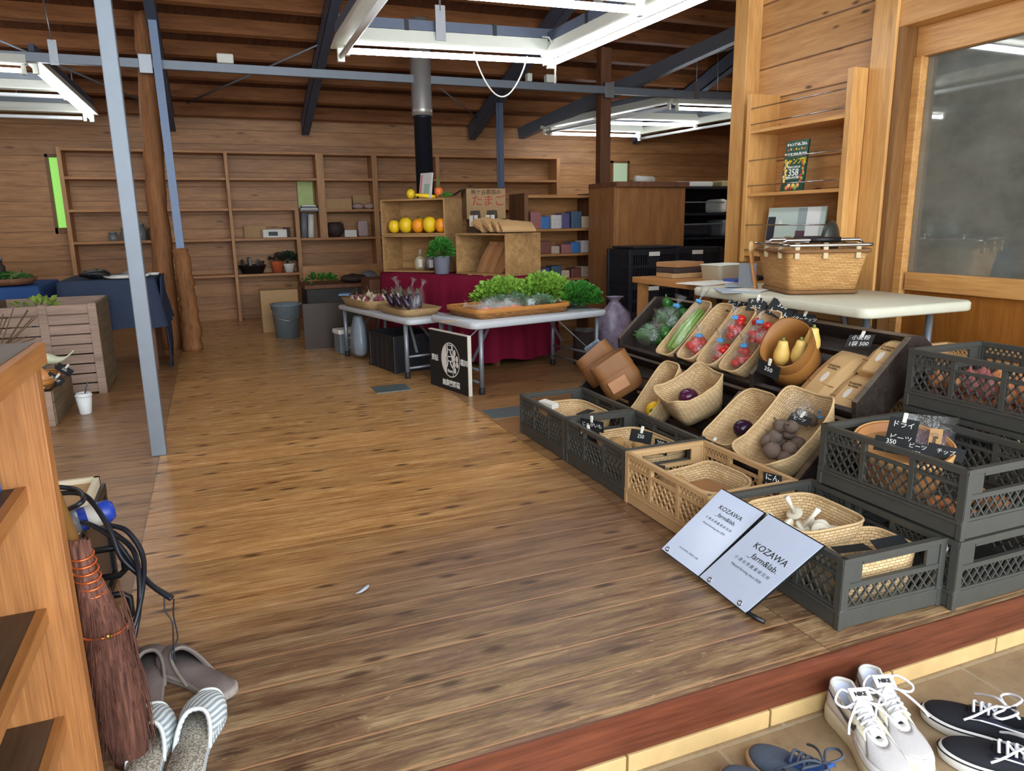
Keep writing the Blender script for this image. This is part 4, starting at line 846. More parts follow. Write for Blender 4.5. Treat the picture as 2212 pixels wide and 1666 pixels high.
# shelf of goods seen between the open crate and the cupboard
gs = thing('goods_shelf', 'low wooden shelf crowded with goods between the burgundy table and the cupboard', 'shelf', (3.02, 6.5, 0))
for x in (-.32, .40): G().box(x-.02, x+.02, -.18, .18, 0, 1.30).obj('upright', M_post, gs)
for z in (.25, .52, .75, .98, 1.28): G().box(-.30, .38, -.18, .18, z-.022, z).obj('shelf_board', M_shelfwood, gs)
G().box(-.34, .42, .182, .195, 0, 1.30).obj('back_board', M_shelfwood, gs)
cols = [(178, 160, 140), (150, 96, 92), (60, 110, 170), (196, 190, 186), (90, 80, 120), (70, 90, 110), (200, 180, 150), (120, 70, 60)]
nm = ['pale', 'red', 'blue', 'white', 'violet', 'slate', 'cream', 'brown']; lv = {.25: 'lowest', .52: 'second', .75: 'third', .98: 'top'}
k = 0
for z in (.25, .52, .75, .98):
    for i in range(6):
        c = cols[(k*3+i) % 8]; w_ = .085+.02*((k+i) % 2); h_ = .07+.045*((i*5+k) % 4)/3+(.04 if z > .9 else 0); x = -.26+.105*i
        t = G().box(3.02+x, 3.02+x+w_, 6.36, 6.50, z, z+h_).obj('goods_packet', plain('packet_'+nm[(k*3+i) % 8], c, .5, 0, .35, scale=50), bevel=.006)
        tag(t, '%s packet, number %s from the left on the %s board of the goods shelf' % (nm[(k*3+i) % 8], ['one', 'two', 'three', 'four', 'five', 'six'][i], lv[z]), 'packet')
    k += 1
gb = thing('clear_sack', 'clear sack of purple and white scraps on the floor before the cupboard', 'sack', (2.93, 5.1, 0))
G().loft([[V((.15*q*math.cos(6.283*k/22)*(1+.1*math.sin(4*k)), .13*q*math.sin(6.283*k/22), z)) for k in range(22)] for z, q in ((0, .8), (.05, 1), (.2, 1.), (.33, .8), (.40, .35), (.43, .22), (.46, .5))], True, True).obj('film', plain('sack_scraps', (150, 136, 156), .25, 0, .75, .7, 22), gb)
lb_ = thing('metal_bin', 'speckled grey metal bin on the floor at the right end of the white table', 'bin', (2.55, 4.85, 0)); G().lathe([(.10, 0), (.10, .25), (.105, .255), (.095, .255), (.09, .02), (0, .02)], (0, 0, 0), 24).obj('body', plain('speckled_metal', (96, 92, 90), .4, .5, .5, .3, 60), lb_)
# steel floor plates and litter
for i, (q, lb) in enumerate(((((808, 835), (868, 828), (881, 846), (822, 850)), 'small square steel plate let into the floor, in front of the farm sign'), (((1050, 890), (1116, 878), (1140, 893), (1074, 905)), 'small square steel plate in the floor beside the far grey crate'))):
    p = [onz(u, v) for u, v in q]; c = (p[0]+p[1]+p[2]+p[3])/4
    tag(G().prism([(-.115, -.10), (.115, -.10), (.115, .10), (-.115, .10)], .0005, .003, c, (1, .02, 0), (0, 1, 0)).obj('floor_plate', plain('floor_plate_steel', (126, 140, 142), .4, .6, .08)), lb, 'floor plate')
lp_ = onz(785, 1276); tag(G().loft([[V((x, y+.010*w_, .0015+h_)), V((x, y, .003+h_*1.3)), V((x, y-.010*w_, .0015+h_))] for x, y, w_, h_ in [(lp_.x-.025, lp_.y-.012, .3, 0), (lp_.x-.01, lp_.y-.008, .8, .002), (lp_.x+.006, lp_.y, 1.2, .006), (lp_.x+.018, lp_.y+.014, .9, .004), (lp_.x+.022, lp_.y+.026, .3, 0)]], False).obj('plastic_scrap', plain('scrap', (170, 178, 186), .2, 0, .1), thick=.001), 'curled scrap of clear plastic lying on the floorboards', 'litter')
# ------------------------------------------------------------------ folding crates in front of the rack
M_gcrate = plain('grey_crate_plastic', (66, 66, 61), .5, 0, .16, .12, 30); M_tan = plain('beige_crate_plastic', (196, 160, 112), .55, 0, .08, .1, 30)
def clip(p, d, x0, x1, z0, z1):
    ta, tb = -9, 9
    for o, q, lo, hi in ((p[0], d[0], x0, x1), (p[1], d[1], z0, z1)):
        if abs(q) < 1e-9:
            if not lo <= o <= hi: return None
            continue
        a_, b_ = (lo-o)/q, (hi-o)/q
        if a_ > b_: a_, b_ = b_, a_
        ta, tb = max(ta, a_), min(tb, b_)
    return None if tb-ta < .004 else ((p[0]+d[0]*ta, p[1]+d[1]*ta), (p[0]+d[0]*tb, p[1]+d[1]*tb))
def lattice(g, f, x0, x1, z0, z1, pitch=.025, w_=.0038, t=.006, nrm=(1, 0, 0)):
    for sgn in (1, -1):
        c = -1.2
        while c < 1.2:
            s_ = clip((c, 0), (.62*sgn, .785), x0, x1, z0, z1)
            if s_: g.beam(f(*s_[0]), f(*s_[1]), t, w_, V(f(0, 1))-V(f(0, 0))) if False else g.beam(f(*s_[0]), f(*s_[1]), w_, t, nrm)
            c += pitch*1.25
CL, CW, CHt = .505, .355, .20
def fold_crate(label, mat, loc, rz=0):
    t = thing('folding_crate', label, 'crate', loc, rz); L, W, H = CL/2, CW/2, CHt
    g = G(); g.box(-W+.006, W-.006, -L+.006, L-.006, 0, .008)
    for s_ in (-1, 1): g.box(s_*W-.005 if s_ > 0 else -W, W if s_ > 0 else -W+.005, -L, L, .004, .052).box(-W, W, s_*L-.005 if s_ > 0 else -L, L if s_ > 0 else -L+.005, .004, .052)
    for s_ in (-1, 1): g.box(min(s_*W, s_*(W+.004)), max(s_*W, s_*(W+.004)), -L, L, .044, .053)
    g.obj('base_tray', mat, t, bevel=.0015)
    for sx_ in (-1, 1):
        for s2 in (-1, 1):
            G().box(sx_*W-.014 if sx_ > 0 else -W-.003, W+.003 if sx_ > 0 else -W+.014, s2*L-.016 if s2 > 0 else -L-.003, L+.003 if s2 > 0 else -L+.016, .0, .058).obj('corner_foot', mat, t, bevel=.003)
    for s_ in (-1, 1):
        x = s_*(W-.006); f = lambda u, z: (x, u, z); g = G(); bb = lambda y0, y1, z0, z1, th=.006: g.box(x-th, x+th, y0, y1, z0, z1)
        bb(-L, L, .183, .2, .009); bb(-L, L, .146, .155); bb(-L+.016, L-.016, .054, .062); bb(-L, -L+.022, .054, .19, .008); bb(L-.022, L, .054, .19, .008)
        for yy in (-.085, .085): bb(yy-.008, yy+.008, .055, .19, .007)
        for a_, b_ in ((-L+.02, -.09), (-.08, .08), (.09, L-.02)): lattice(g, f, a_, b_, .06, .148)
        for a_, b_ in ((-L+.02, -.09), (.09, L-.02)): lattice(g, f, a_, b_, .154, .185, .016)
        g.obj('side_panel', mat, t)
        y = s_*(L-.006); f = lambda u, z: (u, y, z); g = G(); bb = lambda x0, x1, z0, z1, th=.006: g.box(x0, x1, y-th, y+th, z0, z1)
        bb(-W, W, .186, .2, .009); bb(-W+.016, -.112, .122, .19, .004); bb(.112, W-.016, .122, .19, .004); bb(-.112, .112, .176, .19, .006); bb(-W+.016, W-.016, .114, .128, .007); bb(-W+.016, W-.016, .054, .062); bb(-W, -W+.022, .054, .19, .008); bb(W-.022, W, .054, .19, .008)
        g.obox((0, y, .150), ((1, 0, 0), (0, 1, 0), (0, 0, 1)), (.068, .002, .002)) if False else None
        lattice(g, f, -W+.02, W-.02, .06, .118, nrm=(0, 1, 0)); g.obj('end_panel', mat, t)
    return t
c1 = fold_crate('grey folding crate at the far end of the front row', M_gcrate, (1.56, 3.09, 0))
c2 = copy_tree(c1); put(c2, (1.56, 2.565, 0), 0, 'grey folding crate second in the front row, with potatoes and chalk cards')
c4 = copy_tree(c1); put(c4, (1.60, 1.535, 0), math.radians(-1.5), 'grey folding crate nearest in the front row, with mushrooms')
tag(G().box(1.755, 1.782, 1.2786, 1.2806, .145, .178).obj('barcode_label', M_paper), 'small white barcode sticker on the corner of the nearest grey crate', 'sticker')
c5 = copy_tree(c1); put(c5, (1.95, 1.495, 0), 0, 'grey folding crate at the bottom of the two high stack')
c6 = copy_tree(c1); put(c6, (1.95, 1.495, .201), 0, 'grey folding crate on top of the two high stack, holding the round tan basket')
for i in range(3):
    c = copy_tree(c1); put(c, (2.385, 1.56, .201*i), 0, ['grey folding crate at the bottom of the three high stack', 'grey folding crate in the middle of the three high stack', 'grey folding crate on top of the three high stack, full of onions'][i])
c3 = fold_crate('beige folding crate third in the front row, between the grey crates', M_tan, (1.555, 2.045, 0))
for i in range(2):
    c = copy_tree(c3); put(c, (2.815, 2.02, .10+.201*i), 0, ['lower beige folding crate by the right wall', 'upper beige folding crate by the right wall'][i])
tag(G().box(2.65, 2.98, 1.8, 2.24, 0, .099).obj('low_pallet', M_post), 'low wooden pallet under the beige crates by the right wall', 'pallet')
# ------------------------------------------------------------------ dark sloping display rack, two tiers of three bays
M_rack = wood('dark_stained_wood', (24, 20, 18), (60, 48, 41), 1, 2, rough=.55, knots=.3, fine=22, bump=.3); M_rackedge = wood('rack_worn_edge', (74, 62, 52), (118, 102, 84), 1, 2, rough=.6, knots=0)
TH = math.radians(40.5); SD = V((math.cos(TH), 0, math.sin(TH))); NM = V((-math.sin(TH), 0, math.cos(TH))); YV = V((0, 1, 0))
Y0, Y1 = 1.905, 3.56; BAYS = [1.905, 2.455, 3.01, 3.56]
rack = thing('display_rack', 'dark stained sloping display rack with two tiers of three bays', 'display rack', (2.1, 2.73, 0))
def tier(fx, fz, Ls):
    o = V((fx, 0, fz))   # front lower corner of the tray floor
    pt = lambda s_, n_, y: o+SD*s_+NM*n_+YV*y
    def bar(s0, s1, n0, n1, y0, y1, nm, mat=M_rack, bv=.003):
        g = G(); g.obox(pt((s0+s1)/2, (n0+n1)/2, (y0+y1)/2), (SD, YV, NM), (abs(s1-s0)/2, abs(y1-y0)/2, abs(n1-n0)/2)); return g.obj(nm, mat, rack, world=True, bevel=bv)
    for k in range(4): bar(.012+Ls*k/4, .012+Ls*k/4+Ls*.19, -.012, 0, Y0, Y1, 'slat')
    bar(-.012, .008, -.014, .058, Y0, Y1, 'front_lip'); bar(Ls, Ls+.014, -.014, .062, Y0, Y1, 'back_board')
    bar(Ls, Ls+.0145, .062, .064, Y0, Y1, 'worn_edge', M_rackedge, 0)
    for y in BAYS:
        g = G(); prof = [(-.012, -.045), (-.03, .03), (.01, .092), (Ls-.03, .105), (Ls+.02, .06), (Ls+.035, -.03), (Ls-.02, -.06)]
        P_ = [pt(s_, n_, y-.011) for s_, n_ in prof]; Q_ = [pt(s_, n_, y+.011) for s_, n_ in prof]
        g.loft([P_, Q_], True, True, True, smooth=False).obj('bay_divider', M_rack, rack, world=True, bevel=.002)
        g = G(); e0, e1 = pt(.012, .0935, y), pt(Ls-.032, .1062, y); g.beam(e0, e1, .021, .003, NM); g.obj('worn_edge', M_rackedge, rack, world=True)
    return pt
lo = tier(1.885, .072, .31); hi = tier(2.125, .325, .365)
for y in (Y0+.03, 2.73, Y1-.03):
    G().box(2.43, 2.47, y-.02, y+.02, 0, .56).obj('leg', M_rack, rack, world=True); G().box(2.14, 2.17, y-.02, y+.02, 0, .26).obj('leg', M_rack, rack, world=True); G().box(1.90, 1.93, y-.02, y+.02, 0, .07).obj('leg', M_rack, rack, world=True)
# ------------------------------------------------------------------ woven baskets
def frame_rot(o, ex, ez):
    ex, ez = V(ex).normalized(), V(ez).normalized(); ey = ez.cross(ex).normalized(); ex = ey.cross(ez)
    o.rotation_euler = Matrix((ex, ey, ez)).transposed().to_euler(); return o
def basket(label, c, ex, ez, L, W, H, taper=.8, back=.0, corner=.35, mat=None, name='woven_basket', peak=0, wave=0.):
    """open woven basket: footprint L along ex, W across, height H along ez; back raises the rim towards +ex"""
    t = thing(name, label, 'basket', c); frame_rot(t, ex, ez); n = 44
    def ring(q, z, ins=0):
        r_ = []
        for k in range(n):
            a_ = 6.283185*k/n; ca, sa = math.cos(a_), math.sin(a_); e = 2/(2+4*(1-corner)); ca2 = math.copysign(abs(ca)**e, ca); sa2 = math.copysign(abs(sa)**e, sa)
            zz = z*(1+back*max(-.5, ca2)+peak*(abs(ca2*sa2))**3*2.+wave*math.sin(2*a_+1))
            f = taper+(1-taper)*q
            r_.append(V(((L/2*f-ins)*ca2, (W/2*f-ins)*sa2, zz)))
        return r_
    rings = [ring(0, .0), ring(.3, H*.3), ring(.65, H*.65), ring(1, H), ring(1, H+.003, .004), ring(.65, H*.65, .006), ring(.3, H*.3, .006), ring(0, .006, .006)]
    G().loft(rings, True, True, True).obj('weave', mat or M_seagrass, t)
    rim = ring(1, H+.001, .002); G().tube(rim, .0045, 6, closed=True).obj('rim', M_rim, t); return t
def loc_in(t, x, y, z): return V(t.location)+t.rotation_euler.to_matrix() @ V((x, y, z))
# price cards
def card(label, c, xd, yd, lines, w_=.075, h_=.05, clip_=True, sizes=None):
    t = thing('price_card', label, 'price card', c); xd, yd = V(xd).normalized(), V(yd).normalized(); zd = xd.cross(yd).normalized(); yd = zd.cross(xd); t.rotation_euler = Matrix((xd, yd, zd)).transposed().to_euler()
    G().box(-w_/2, w_/2, -h_/2, h_/2, -.001, .001).obj('card', M_board, t)
    for i, s_ in enumerate(lines):
        sz = (sizes[i] if sizes else min(h_*.42, w_*1.45/max(1, len(s_)))); text(s_, sz, (0, h_*(.25-.5*i) if len(lines) > 1 else 0, .0012), (1, 0, 0), (0, 1, 0), M_chalk, t, 'chalk_lettering', ext=.0004)
    if clip_: G().box(-.006, .006, h_/2-.012, h_/2+.018, -.004, .004).obj('clip', M_white, t, bevel=.002)
    return t
M_pep = plain('pepper_green', (38, 92, 34), .25, 0, .3); M_cel = plain('stalk_green', (140, 178, 84), .45, 0, .2); M_tom = plain('tomato_red', (196, 36, 30), .2, 0, .12)
def pepper(label, c, L, d, group):
    t = thing('green_pepper', label, 'pepper', c, 0, group); G().lathe([(0, 0), (L*.16, L*.08), (L*.24, L*.4), (L*.28, L*.75), (L*.2, L*.93), (.004, L*.95)], (0, 0, 0), 14, V(d).normalized(), .06).obj('fruit', M_pep, t); G().tube([V(d).normalized()*L*.93, V(d).normalized()*L*1.15], .004, 6).obj('stem', M_leaf, t); return t
# upper tier, far bay: two bags of peppers and a basket of green stalks
rng = random.Random(5)
for b_, (s0, y0) in enumerate(((.12, 3.36), (.24, 3.34))):
    for i in range(16):
        c = hi(s0+rng.uniform(-.05, .05), .02+.025*(i % 2), y0+rng.uniform(-.09, .09)); pepper('dark green pepper in the %s clear bag of the far upper bay' % ('front' if b_ == 0 else 'back'), c, .10, (rng.uniform(-.6, .6), rng.uniform(-1, 1), rng.uniform(-.1, .4)), 'peppers in the %s bag' % ('front' if b_ == 0 else 'back'))
    film_bag('clear bag of green peppers %s of the far upper bay' % ('at the front' if b_ == 0 else 'with blue tape at the back'), hi(s0, .055, y0), (.085, .10, .075), (SD*.9+NM*.6+YV*(.1-.3*b_)), b_ == 1, 80+b_, .06)
kb = basket('woven basket with a bag of pale green stalks in the far upper bay', hi(.17, .012, 3.11), SD, NM, .36, .16, .085, .8, .2)
for i in range(8):
    y_ = -.045+.013*i; p = loc_in(kb, -.12, y_, .03+.018*(i % 3)); q = loc_in(kb, .13, y_*.5, .07+.012*(i % 3)); tag(G().tube([p, p.lerp(q, .5)+NM*.01, q], [.012, .011, .006], 8).obj('green_stalk', M_cel), 'pale green vegetable stalk bagged in the woven basket of the far upper bay', 'stalk', 'stalks in the woven basket')
film_bag('clear bag with blue tape over the pale green stalks', loc_in(kb, .0, 0, .075), (.06, .055, .15), SD*.95+NM*.35, True, 90, .09)
# upper tier, middle bay: three tall baskets of bagged tomatoes
tomn = ['far', 'middle', 'near']
for b_, y in enumerate((2.915, 2.755, 2.59)):
    tb_ = basket('%s one of three tall woven baskets of tomatoes in the middle upper bay' % tomn[b_], hi(.165, .012, y), SD, NM, .35, .155, .10, .78, .18)
    for z_, (sx0, hh) in enumerate(((-.08, .045), (.045, .07))):
        if b_ == 0 and z_ == 1: continue
        for i in range(11):
            c = loc_in(tb_, sx0+rng.uniform(-.04, .04), rng.uniform(-.042, .042), hh-.025+.026*(i % 3)); r_ = rng.uniform(.019, .025)
            t = thing('tomato', 'small red tomato bagged in the %s tomato basket, %s bag' % (tomn[b_], ('front', 'back')[z_]), 'tomato', c, rng.uniform(0, 6), 'tomatoes in the %s basket, %s bag' % (tomn[b_], ('front', 'back')[z_]))
            G().ell((0, 0, r_), (r_, r_, r_*.88), 12, 8).obj('fruit', M_tom, t); G().ell((0, 0, r_*1.86), (.006, .006, .002), 8, 4).obj('calyx', M_leaf, t)
        film_bag('clear bag of tomatoes at the %s of the %s tomato basket' % (('front', 'back')[z_], tomn[b_]), loc_in(tb_, sx0, 0, hh+.02), (.062, .062, .06), SD*.75+NM*.8, True, 100+b_*3+z_, .055)
upf = V((-.25, -.35, .9)); cx_ = V((.25, -.97, 0))
card('grey chalk card behind the far tomato basket', hi(.36, .10, 2.88), (.35, -.94, 0), (.5, .1, .85), ['ミニトマト', '350'], .11, .062)
card('grey chalk card behind the middle tomato basket', hi(.36, .135, 2.72), (.35, -.94, .1), (.5, .1, .85), ['トマト', '35-2'], .10, .062)
card('large grey chalk card behind the near tomato basket', hi(.36, .12, 2.575), (.30, -.90, -.28), (.5, .1, .85), ['350', 'トマト'], .12, .08)
card('black chalk card behind the brown squash bag', hi(.355, .085, 2.455), (.25, -.97, 0), (.5, .1, .85), ['バターナッツ'], .10, .05)
# near upper bay: brown bag of squash, kraft flour bags
M_brownbag = plain('washed_paper_brown', (150, 100, 46), .55, 0, .12, .25, 12)
def soft_bag(label, c, ez, up, r_, H, cat='bag', squash=.78, name='brown_paper_bag', seed=0):
    t = thing(name, label, cat, c); ez = V(ez).normalized(); up = V(up); ex = (up-ez*up.dot(ez)).normalized(); frame_rot(t, ex, ez); n = 30; rg_ = random.Random(seed)
    def ring(q, z, ins=0): return [V(((r_*q-ins)*math.cos(6.283*k/n), (r_*q*squash-ins)*math.sin(6.283*k/n), z*(1+.06*math.sin(3*6.283*k/n+seed)))) for k in range(n)]
    G().loft([ring(.72, 0), ring(.98, .02), ring(1.02, H*.5), ring(1.0, H), ring(1.0, H, .004), ring(1.0, H*.5, .006), ring(.9, .025, .006), ring(.6, .01)], True, True, True).obj('bag_body', M_brownbag, t)
    G().loft([ring(1.012, H*.70), ring(1.03, H*.72), ring(1.025, H*1.003)], True).obj('cuff', M_brownbag, t); return t
bagc = hi(.15, .012, 2.365); bz = (V((-.66, -.30, .68))).normalized()
sbag = soft_bag('large open brown bag of pale squash in the near upper bay', bagc+V((0, -.01, 0))+bz*.0, bz, (.2, .1, 1), .118, .19, squash=.86)
M_bsq = plain('pale_squash', (226, 190, 104), .45, 0, .08)
for i, (x_, y_) in enumerate(((-.045, .035), (-.035, -.035), (.03, -.065))):
    c = loc_in(sbag, x_, y_, .085); t = thing('butternut_squash', ['pale squash at the left in the open brown bag', 'pale squash in the middle of the open brown bag', 'pale squash at the right edge of the open brown bag'][i], 'squash', c); frame_rot(t, (0, 1, 0), (bz+V((.5, 0, .6))).normalized())
    G().lathe([(0, 0), (.024, .006), (.034, .035), (.031, .06), (.021, .09), (.018, .105), (.0, .112)], (0, 0, 0), 18).obj('fruit', M_bsq, t); G().tube([(0, 0, .108), (.002, 0, .122)], [.007, .006], 6).obj('stem', plain('stem_greenbrown', (120, 122, 62), .7), t)
card('black chalk card clipped low on the open brown bag', loc_in(sbag, -.128, .03, .175), (.30, -.93, -.25), (-.1, -.25, .9), ['350'], .10, .06)
def flour(label, c, xd, w_, L, h_, seed):
    """flat kraft bag lying on the slope: xd up-slope, fold at the lower end"""
    t = thing('kraft_flour_bag', label, 'bag', c); frame_rot(t, xd, NM)
    G().loft([[V((x, -w_/2*q, 0)), V((x, -w_/2*q, hh*.7)), V((x, -w_/4, hh)), V((x, w_/4, hh*1.04)), V((x, w_/2*q, hh*.7)), V((x, w_/2*q, 0))] for x, q, hh in ((-L/2, 1, h_*.85), (-L/2+.004, 1, h_), (0, 1, h_*1.1), (L*.3, .99, h_*.8), (L*.46, .97, h_*.35), (L/2, .96, .008))], True, True, True, smooth=False).obj('bag_body', M_flour, t, bevel=.002)
    G().box(-L*.25-.001, -L*.25+.001, -w_/2, w_/2, h_*.95, h_*1.062).obj('fold_crease', M_kraft2, t)
    G().loft([[V((-L*.12+.026*math.cos(6.283*k/20), .012*math.sin(6.283*k/20)+.0, z)) for k in range(20)] for z in (h_*1.07, h_*1.12)], True, False, True, smooth=False).obj('oval_sticker', M_paper, t)
    for i, s_ in enumerate(('KOZAWA', 'farm&lab.')): text(s_, .013, (L*.06-.013*i+.012, 0, h_*1.10), (0, -1, 0), (1, 0, 0), M_stampink, t, 'stamped_lettering')
    return t
M_flour = plain('flour_kraft', (206, 170, 118), .8, 0, .05, .35, 22); M_stampink = plain('stamp_ink', (112, 88, 60), .8)
SDr = lambda a_: (SD*math.cos(a_)+YV*math.sin(a_))
flour('wide kraft flour bag lying left, nearest the brown squash bag', hi(.15, .012, 2.155), SDr(-.05), .15, .26, .035, 1)
flour('kraft flour bag lying at the lower right against the end of the rack', hi(.095, .012, 2.005), SDr(-.02), .13, .19, .035, 2)
flour('kraft flour bag lying at the upper right against the end of the rack', hi(.275, .014, 1.985), SDr(-.02), .125, .20, .05, 3)
card('black chalk card on the flour bags in the near upper bay', hi(.30, .075, 2.115), (.22, -.96, .12), (.55, .1, .6), ['小麦粉', '1袋 500'], .105, .06, True)
# lower tier
M_lbag = plain('paper_leather', (138, 92, 50), .6, 0, .22, .5, 10)
for i, (y, s_, H_) in enumerate(((3.47, .13, .20), (3.235, .10, .215))):
    t = thing('brown_paper_bag', ['brown washed paper bag at the far end of the lower tier', 'brown washed paper bag with a front pocket on the lower tier'][i], 'bag', lo(s_+.02, .125, y)); frame_rot(t, (.80, -.30, .35), V((-.40, .42-.14*i, .80)).normalized())
    rgb_ = random.Random(i+5)
    def ring(q, z, ins=0, tw=0):
        P_ = rrect(.205*q-2*ins, .165*q-2*ins, .055*q, 5); return [V((x+.004*math.sin(9*x+30*z+i), y_+.004*math.sin(40*x+20*z), z+.010*math.sin(14*x+i)*(z > .05))) for x, y_ in P_]
    G().loft([ring(.80, -.075), ring(.96, -.068), ring(1.02, 0), ring(1.0, H_*.35), ring(.98, H_-.09), ring(.97, H_-.09, .004), ring(.98, 0, .006), ring(.9, -.062, .006), ring(.6, -.068)], True, True, True).obj('bag_body', M_lbag, t)
    G().loft([ring(1.02, H_*.22), ring(1.045, H_*.24), ring(1.03, H_*.40), ring(1.02, H_-.088)], True).obj('cuff', M_lbag, t)
    if i == 1: G().obox((-.02, -.089, -.005), ((1, 0, 0), (0, 1, .05), (0, -.05, 1)), (.05, .004, .032)).obj('pocket', plain('pocket_tan', (182, 124, 78), .5), t, bevel=.003)
    else: tag(G().obox(loc_in(t, .03, .01, H_-.08), (V((.35, -.75, .55)), V((.6, .5, .3)), V((-.72, -.2, .56))), (.05, .010, .03)).obj('printed_packet', plain('printed_packet', (150, 170, 190), .3, 0, .5, scale=60)), 'shiny printed packet poking out of the far brown bag', 'packet')
TLT = V((-.42, -.12, .9)).normalized(); LXD = V((.9, .12, .44))
M_yz = plain('zucchini_yellow', (240, 190, 18), .3, 0, .06)
bY = basket('tall oval woven basket with yellow squash in the middle lower bay', lo(.125, .012, 2.915), SD, (NM+V((-.1, 0, 0.1))).normalized(), .33, .17, .115, .82, .30)
for i, (x_, y_) in enumerate(((-.085, -.01), (-.02, -.035))):
    t = thing('yellow_squash', ['round yellow squash low in the oval basket', 'round yellow squash higher up in the oval basket'][i], 'squash', loc_in(bY, x_, y_, .02)); G().ell((0, 0, .04), (.042, .038, .042), 18, 10).obj('fruit', M_yz, t); G().ell((-.030, -.022, .045), (.01, .01, .01), 8, 6).obj('stem_scar', M_leaf, t)
bE = basket('boxy woven basket with a striped eggplant in the middle lower bay', lo(.15, .03, 2.695), V((.93, -.15, .33)), V((-.36, -.05, .93)), .27, .25, .135, .74, .12, .2, None, 'woven_basket', .18)
M_egs = plain('striped_eggplant', (74, 24, 58), .15, 0, .7, scale=50)
def round_egg(label, c, r_, mat, ax):
    t = thing('round_eggplant', label, 'eggplant', c); G().ell((0, 0, r_), (r_*1.08, r_, r_*.92), 18, 12).obj('fruit', mat, t); a_ = V(ax).normalized(); G().lathe([(r_*.45, r_*.92), (r_*.3, r_*1.05), (.004, r_*1.2), (.004, r_*1.4)], (0, 0, r_), 8, a_).obj('calyx', M_calyx, t); return t
round_egg('mottled purple eggplant in the boxy basket', loc_in(bE, -.03, 0, .045), .043, M_egs, (-.3, .6, -.5))
bF = basket('woven basket with one dark round eggplant in the near lower bay', lo(.13, .016, 2.325), SD, (NM+V((0, 0, .35))).normalized(), .30, .21, .11, .78, .22)
round_egg('glossy dark purple eggplant alone in its basket', loc_in(bF, -.035, -.02, .035), .040, M_egg, (-.5, -.2, -.9))
bB = basket('large boat shaped woven basket of beets at the near end of the lower tier', lo(.135, .02, 2.065), V((.85, .0, .52)), V((-.50, -.02, .86)), .36, .27, .125, .74, .28, .25, None, 'woven_basket', .2)
M_beet = plain('beet_brown', (108, 92, 80), .8, 0, .3, .5, 40)
for i in range(13):
    x_, y_ = rng.uniform(-.10, .06), rng.uniform(-.075, .075); r_ = rng.uniform(.026, .036); c = loc_in(bB, x_, y_, .025+.03*(i % 2)+(.03 if x_ > 0 else 0))
    t = thing('beet', 'earthy brown beet heaped in the boat shaped basket', 'beet', c, rng.uniform(0, 6), 'beets in the boat shaped basket'); a_ = V((rng.uniform(-1, 1), rng.uniform(-1, 1), rng.uniform(.2, 1)))
    G().ell((0, 0, r_), (r_, r_, r_*.92), 14, 9, None, .08, i).obj('root', M_beet, t); G().tube([V((0, 0, r_))+a_.normalized()*r_*.9, V((0, 0, r_))+a_.normalized()*r_*1.5, V((0, 0, r_))+a_.normalized()*r_*1.8+V((.01, .01, 0))], [.006, .003, .001], 6).obj('root_tip', M_beet, t)
card('black chalk card on the beets', loc_in(bB, .075, 0, .115), (.25, -.96, -.1), (.6, .15, .55), ['ビーツ'], .085, .04)
film_bag('clear bag of dark roots with blue tape behind the beet basket', lo(.29, .085, 2.12), (.085, .075, .07), V((.35, -.75, .15)), True, 150, .05)
for i in range(4): tag(G().ell(lo(.28+.02*(i % 2), .055+.012*(i // 2), 2.08+.028*i), (.026, .022, .024), 12, 8, None, .1, i).obj('dark_root', M_beet), 'dark root vegetable in the taped clear bag', 'root vegetable', 'roots in the taped bag')
card('small black chalk card at the left of the yellow squash basket', lo(-.03, .07, 3.03), (.25, -.97, 0), (-.15, -.1, .95), ['150'], .06, .045)
card('thin black chalk card tucked at the rim of the dark eggplant basket', loc_in(bF, -.155, .01, .085), (.25, -.9, -.2), (.5, .1, .6), ['なす'], .10, .028)
# ------------------------------------------------------------------ what is in the crates
M_potato = plain('potato_skin', (184, 146, 90), .75, 0, .15, .3, 30)
def flat_basket(label, c, L, W, H, rz=0, **k): return basket(label, c, (math.cos(rz), math.sin(rz), 0), (0, 0, 1), L, W, H, .86, 0, .3, None, 'woven_basket', 0, **k)
flat_basket('shallow woven basket in the far grey crate', (1.56, 3.10, .009), .27, .38, .145, 0)
tag(G().obox((1.585, 3.02, .158), ((1, .6, .0), (-.6, 1, 0), (0, 0, 1)), (.055, .02, .0012)).obj('black_card', M_board), 'plain black card lying across the basket in the far grey crate', 'card')
tag(G().obox((1.47, 3.19, .172), ((1, .2, .1), (-.2, 1, 0), (0, 0, 1)), (.02, .055, .012)).obj('crumpled_film', M_paper), 'crumpled white film in the far grey crate', 'wrapper')
pbk = flat_basket('woven basket of potatoes in the second grey crate', (1.60, 2.56, .009), .25, .40, .13, .06)
for i in range(14):
    c = loc_in(pbk, rng.uniform(-.085, .085), rng.uniform(-.15, .15), .03+.035*(i % 2)); t = thing('potato', 'pale potato in the woven basket of the second grey crate', 'potato', c, rng.uniform(0, 6), 'potatoes in the second grey crate'); G().ell((0, 0, .024), (.038, .027, .025), 14, 9, None, .07, i).obj('tuber', M_potato, t)
card('black chalk card standing at the back of the second grey crate', (1.46, 2.72, .185), (.45, -.89, .0), (-.1, .0, 1), ['じゃがいも'], .12, .05)
card('black chalk card hanging over the left rim of the second grey crate', (1.405, 2.64, .175), (.5, -.86, .05), (-.3, .1, .9), ['メイクイン'], .10, .045)
card('black chalk card in the middle of the potatoes', (1.55, 2.47, .19), (.45, -.89, .0), (.2, .3, .9), ['250'], .10, .05)
card('dark chalk card at the near end of the second grey crate', (1.58, 2.37, .17), (.3, -.95, 0), (0, 0, 1), ['200', 'えん'], .06, .06, False)
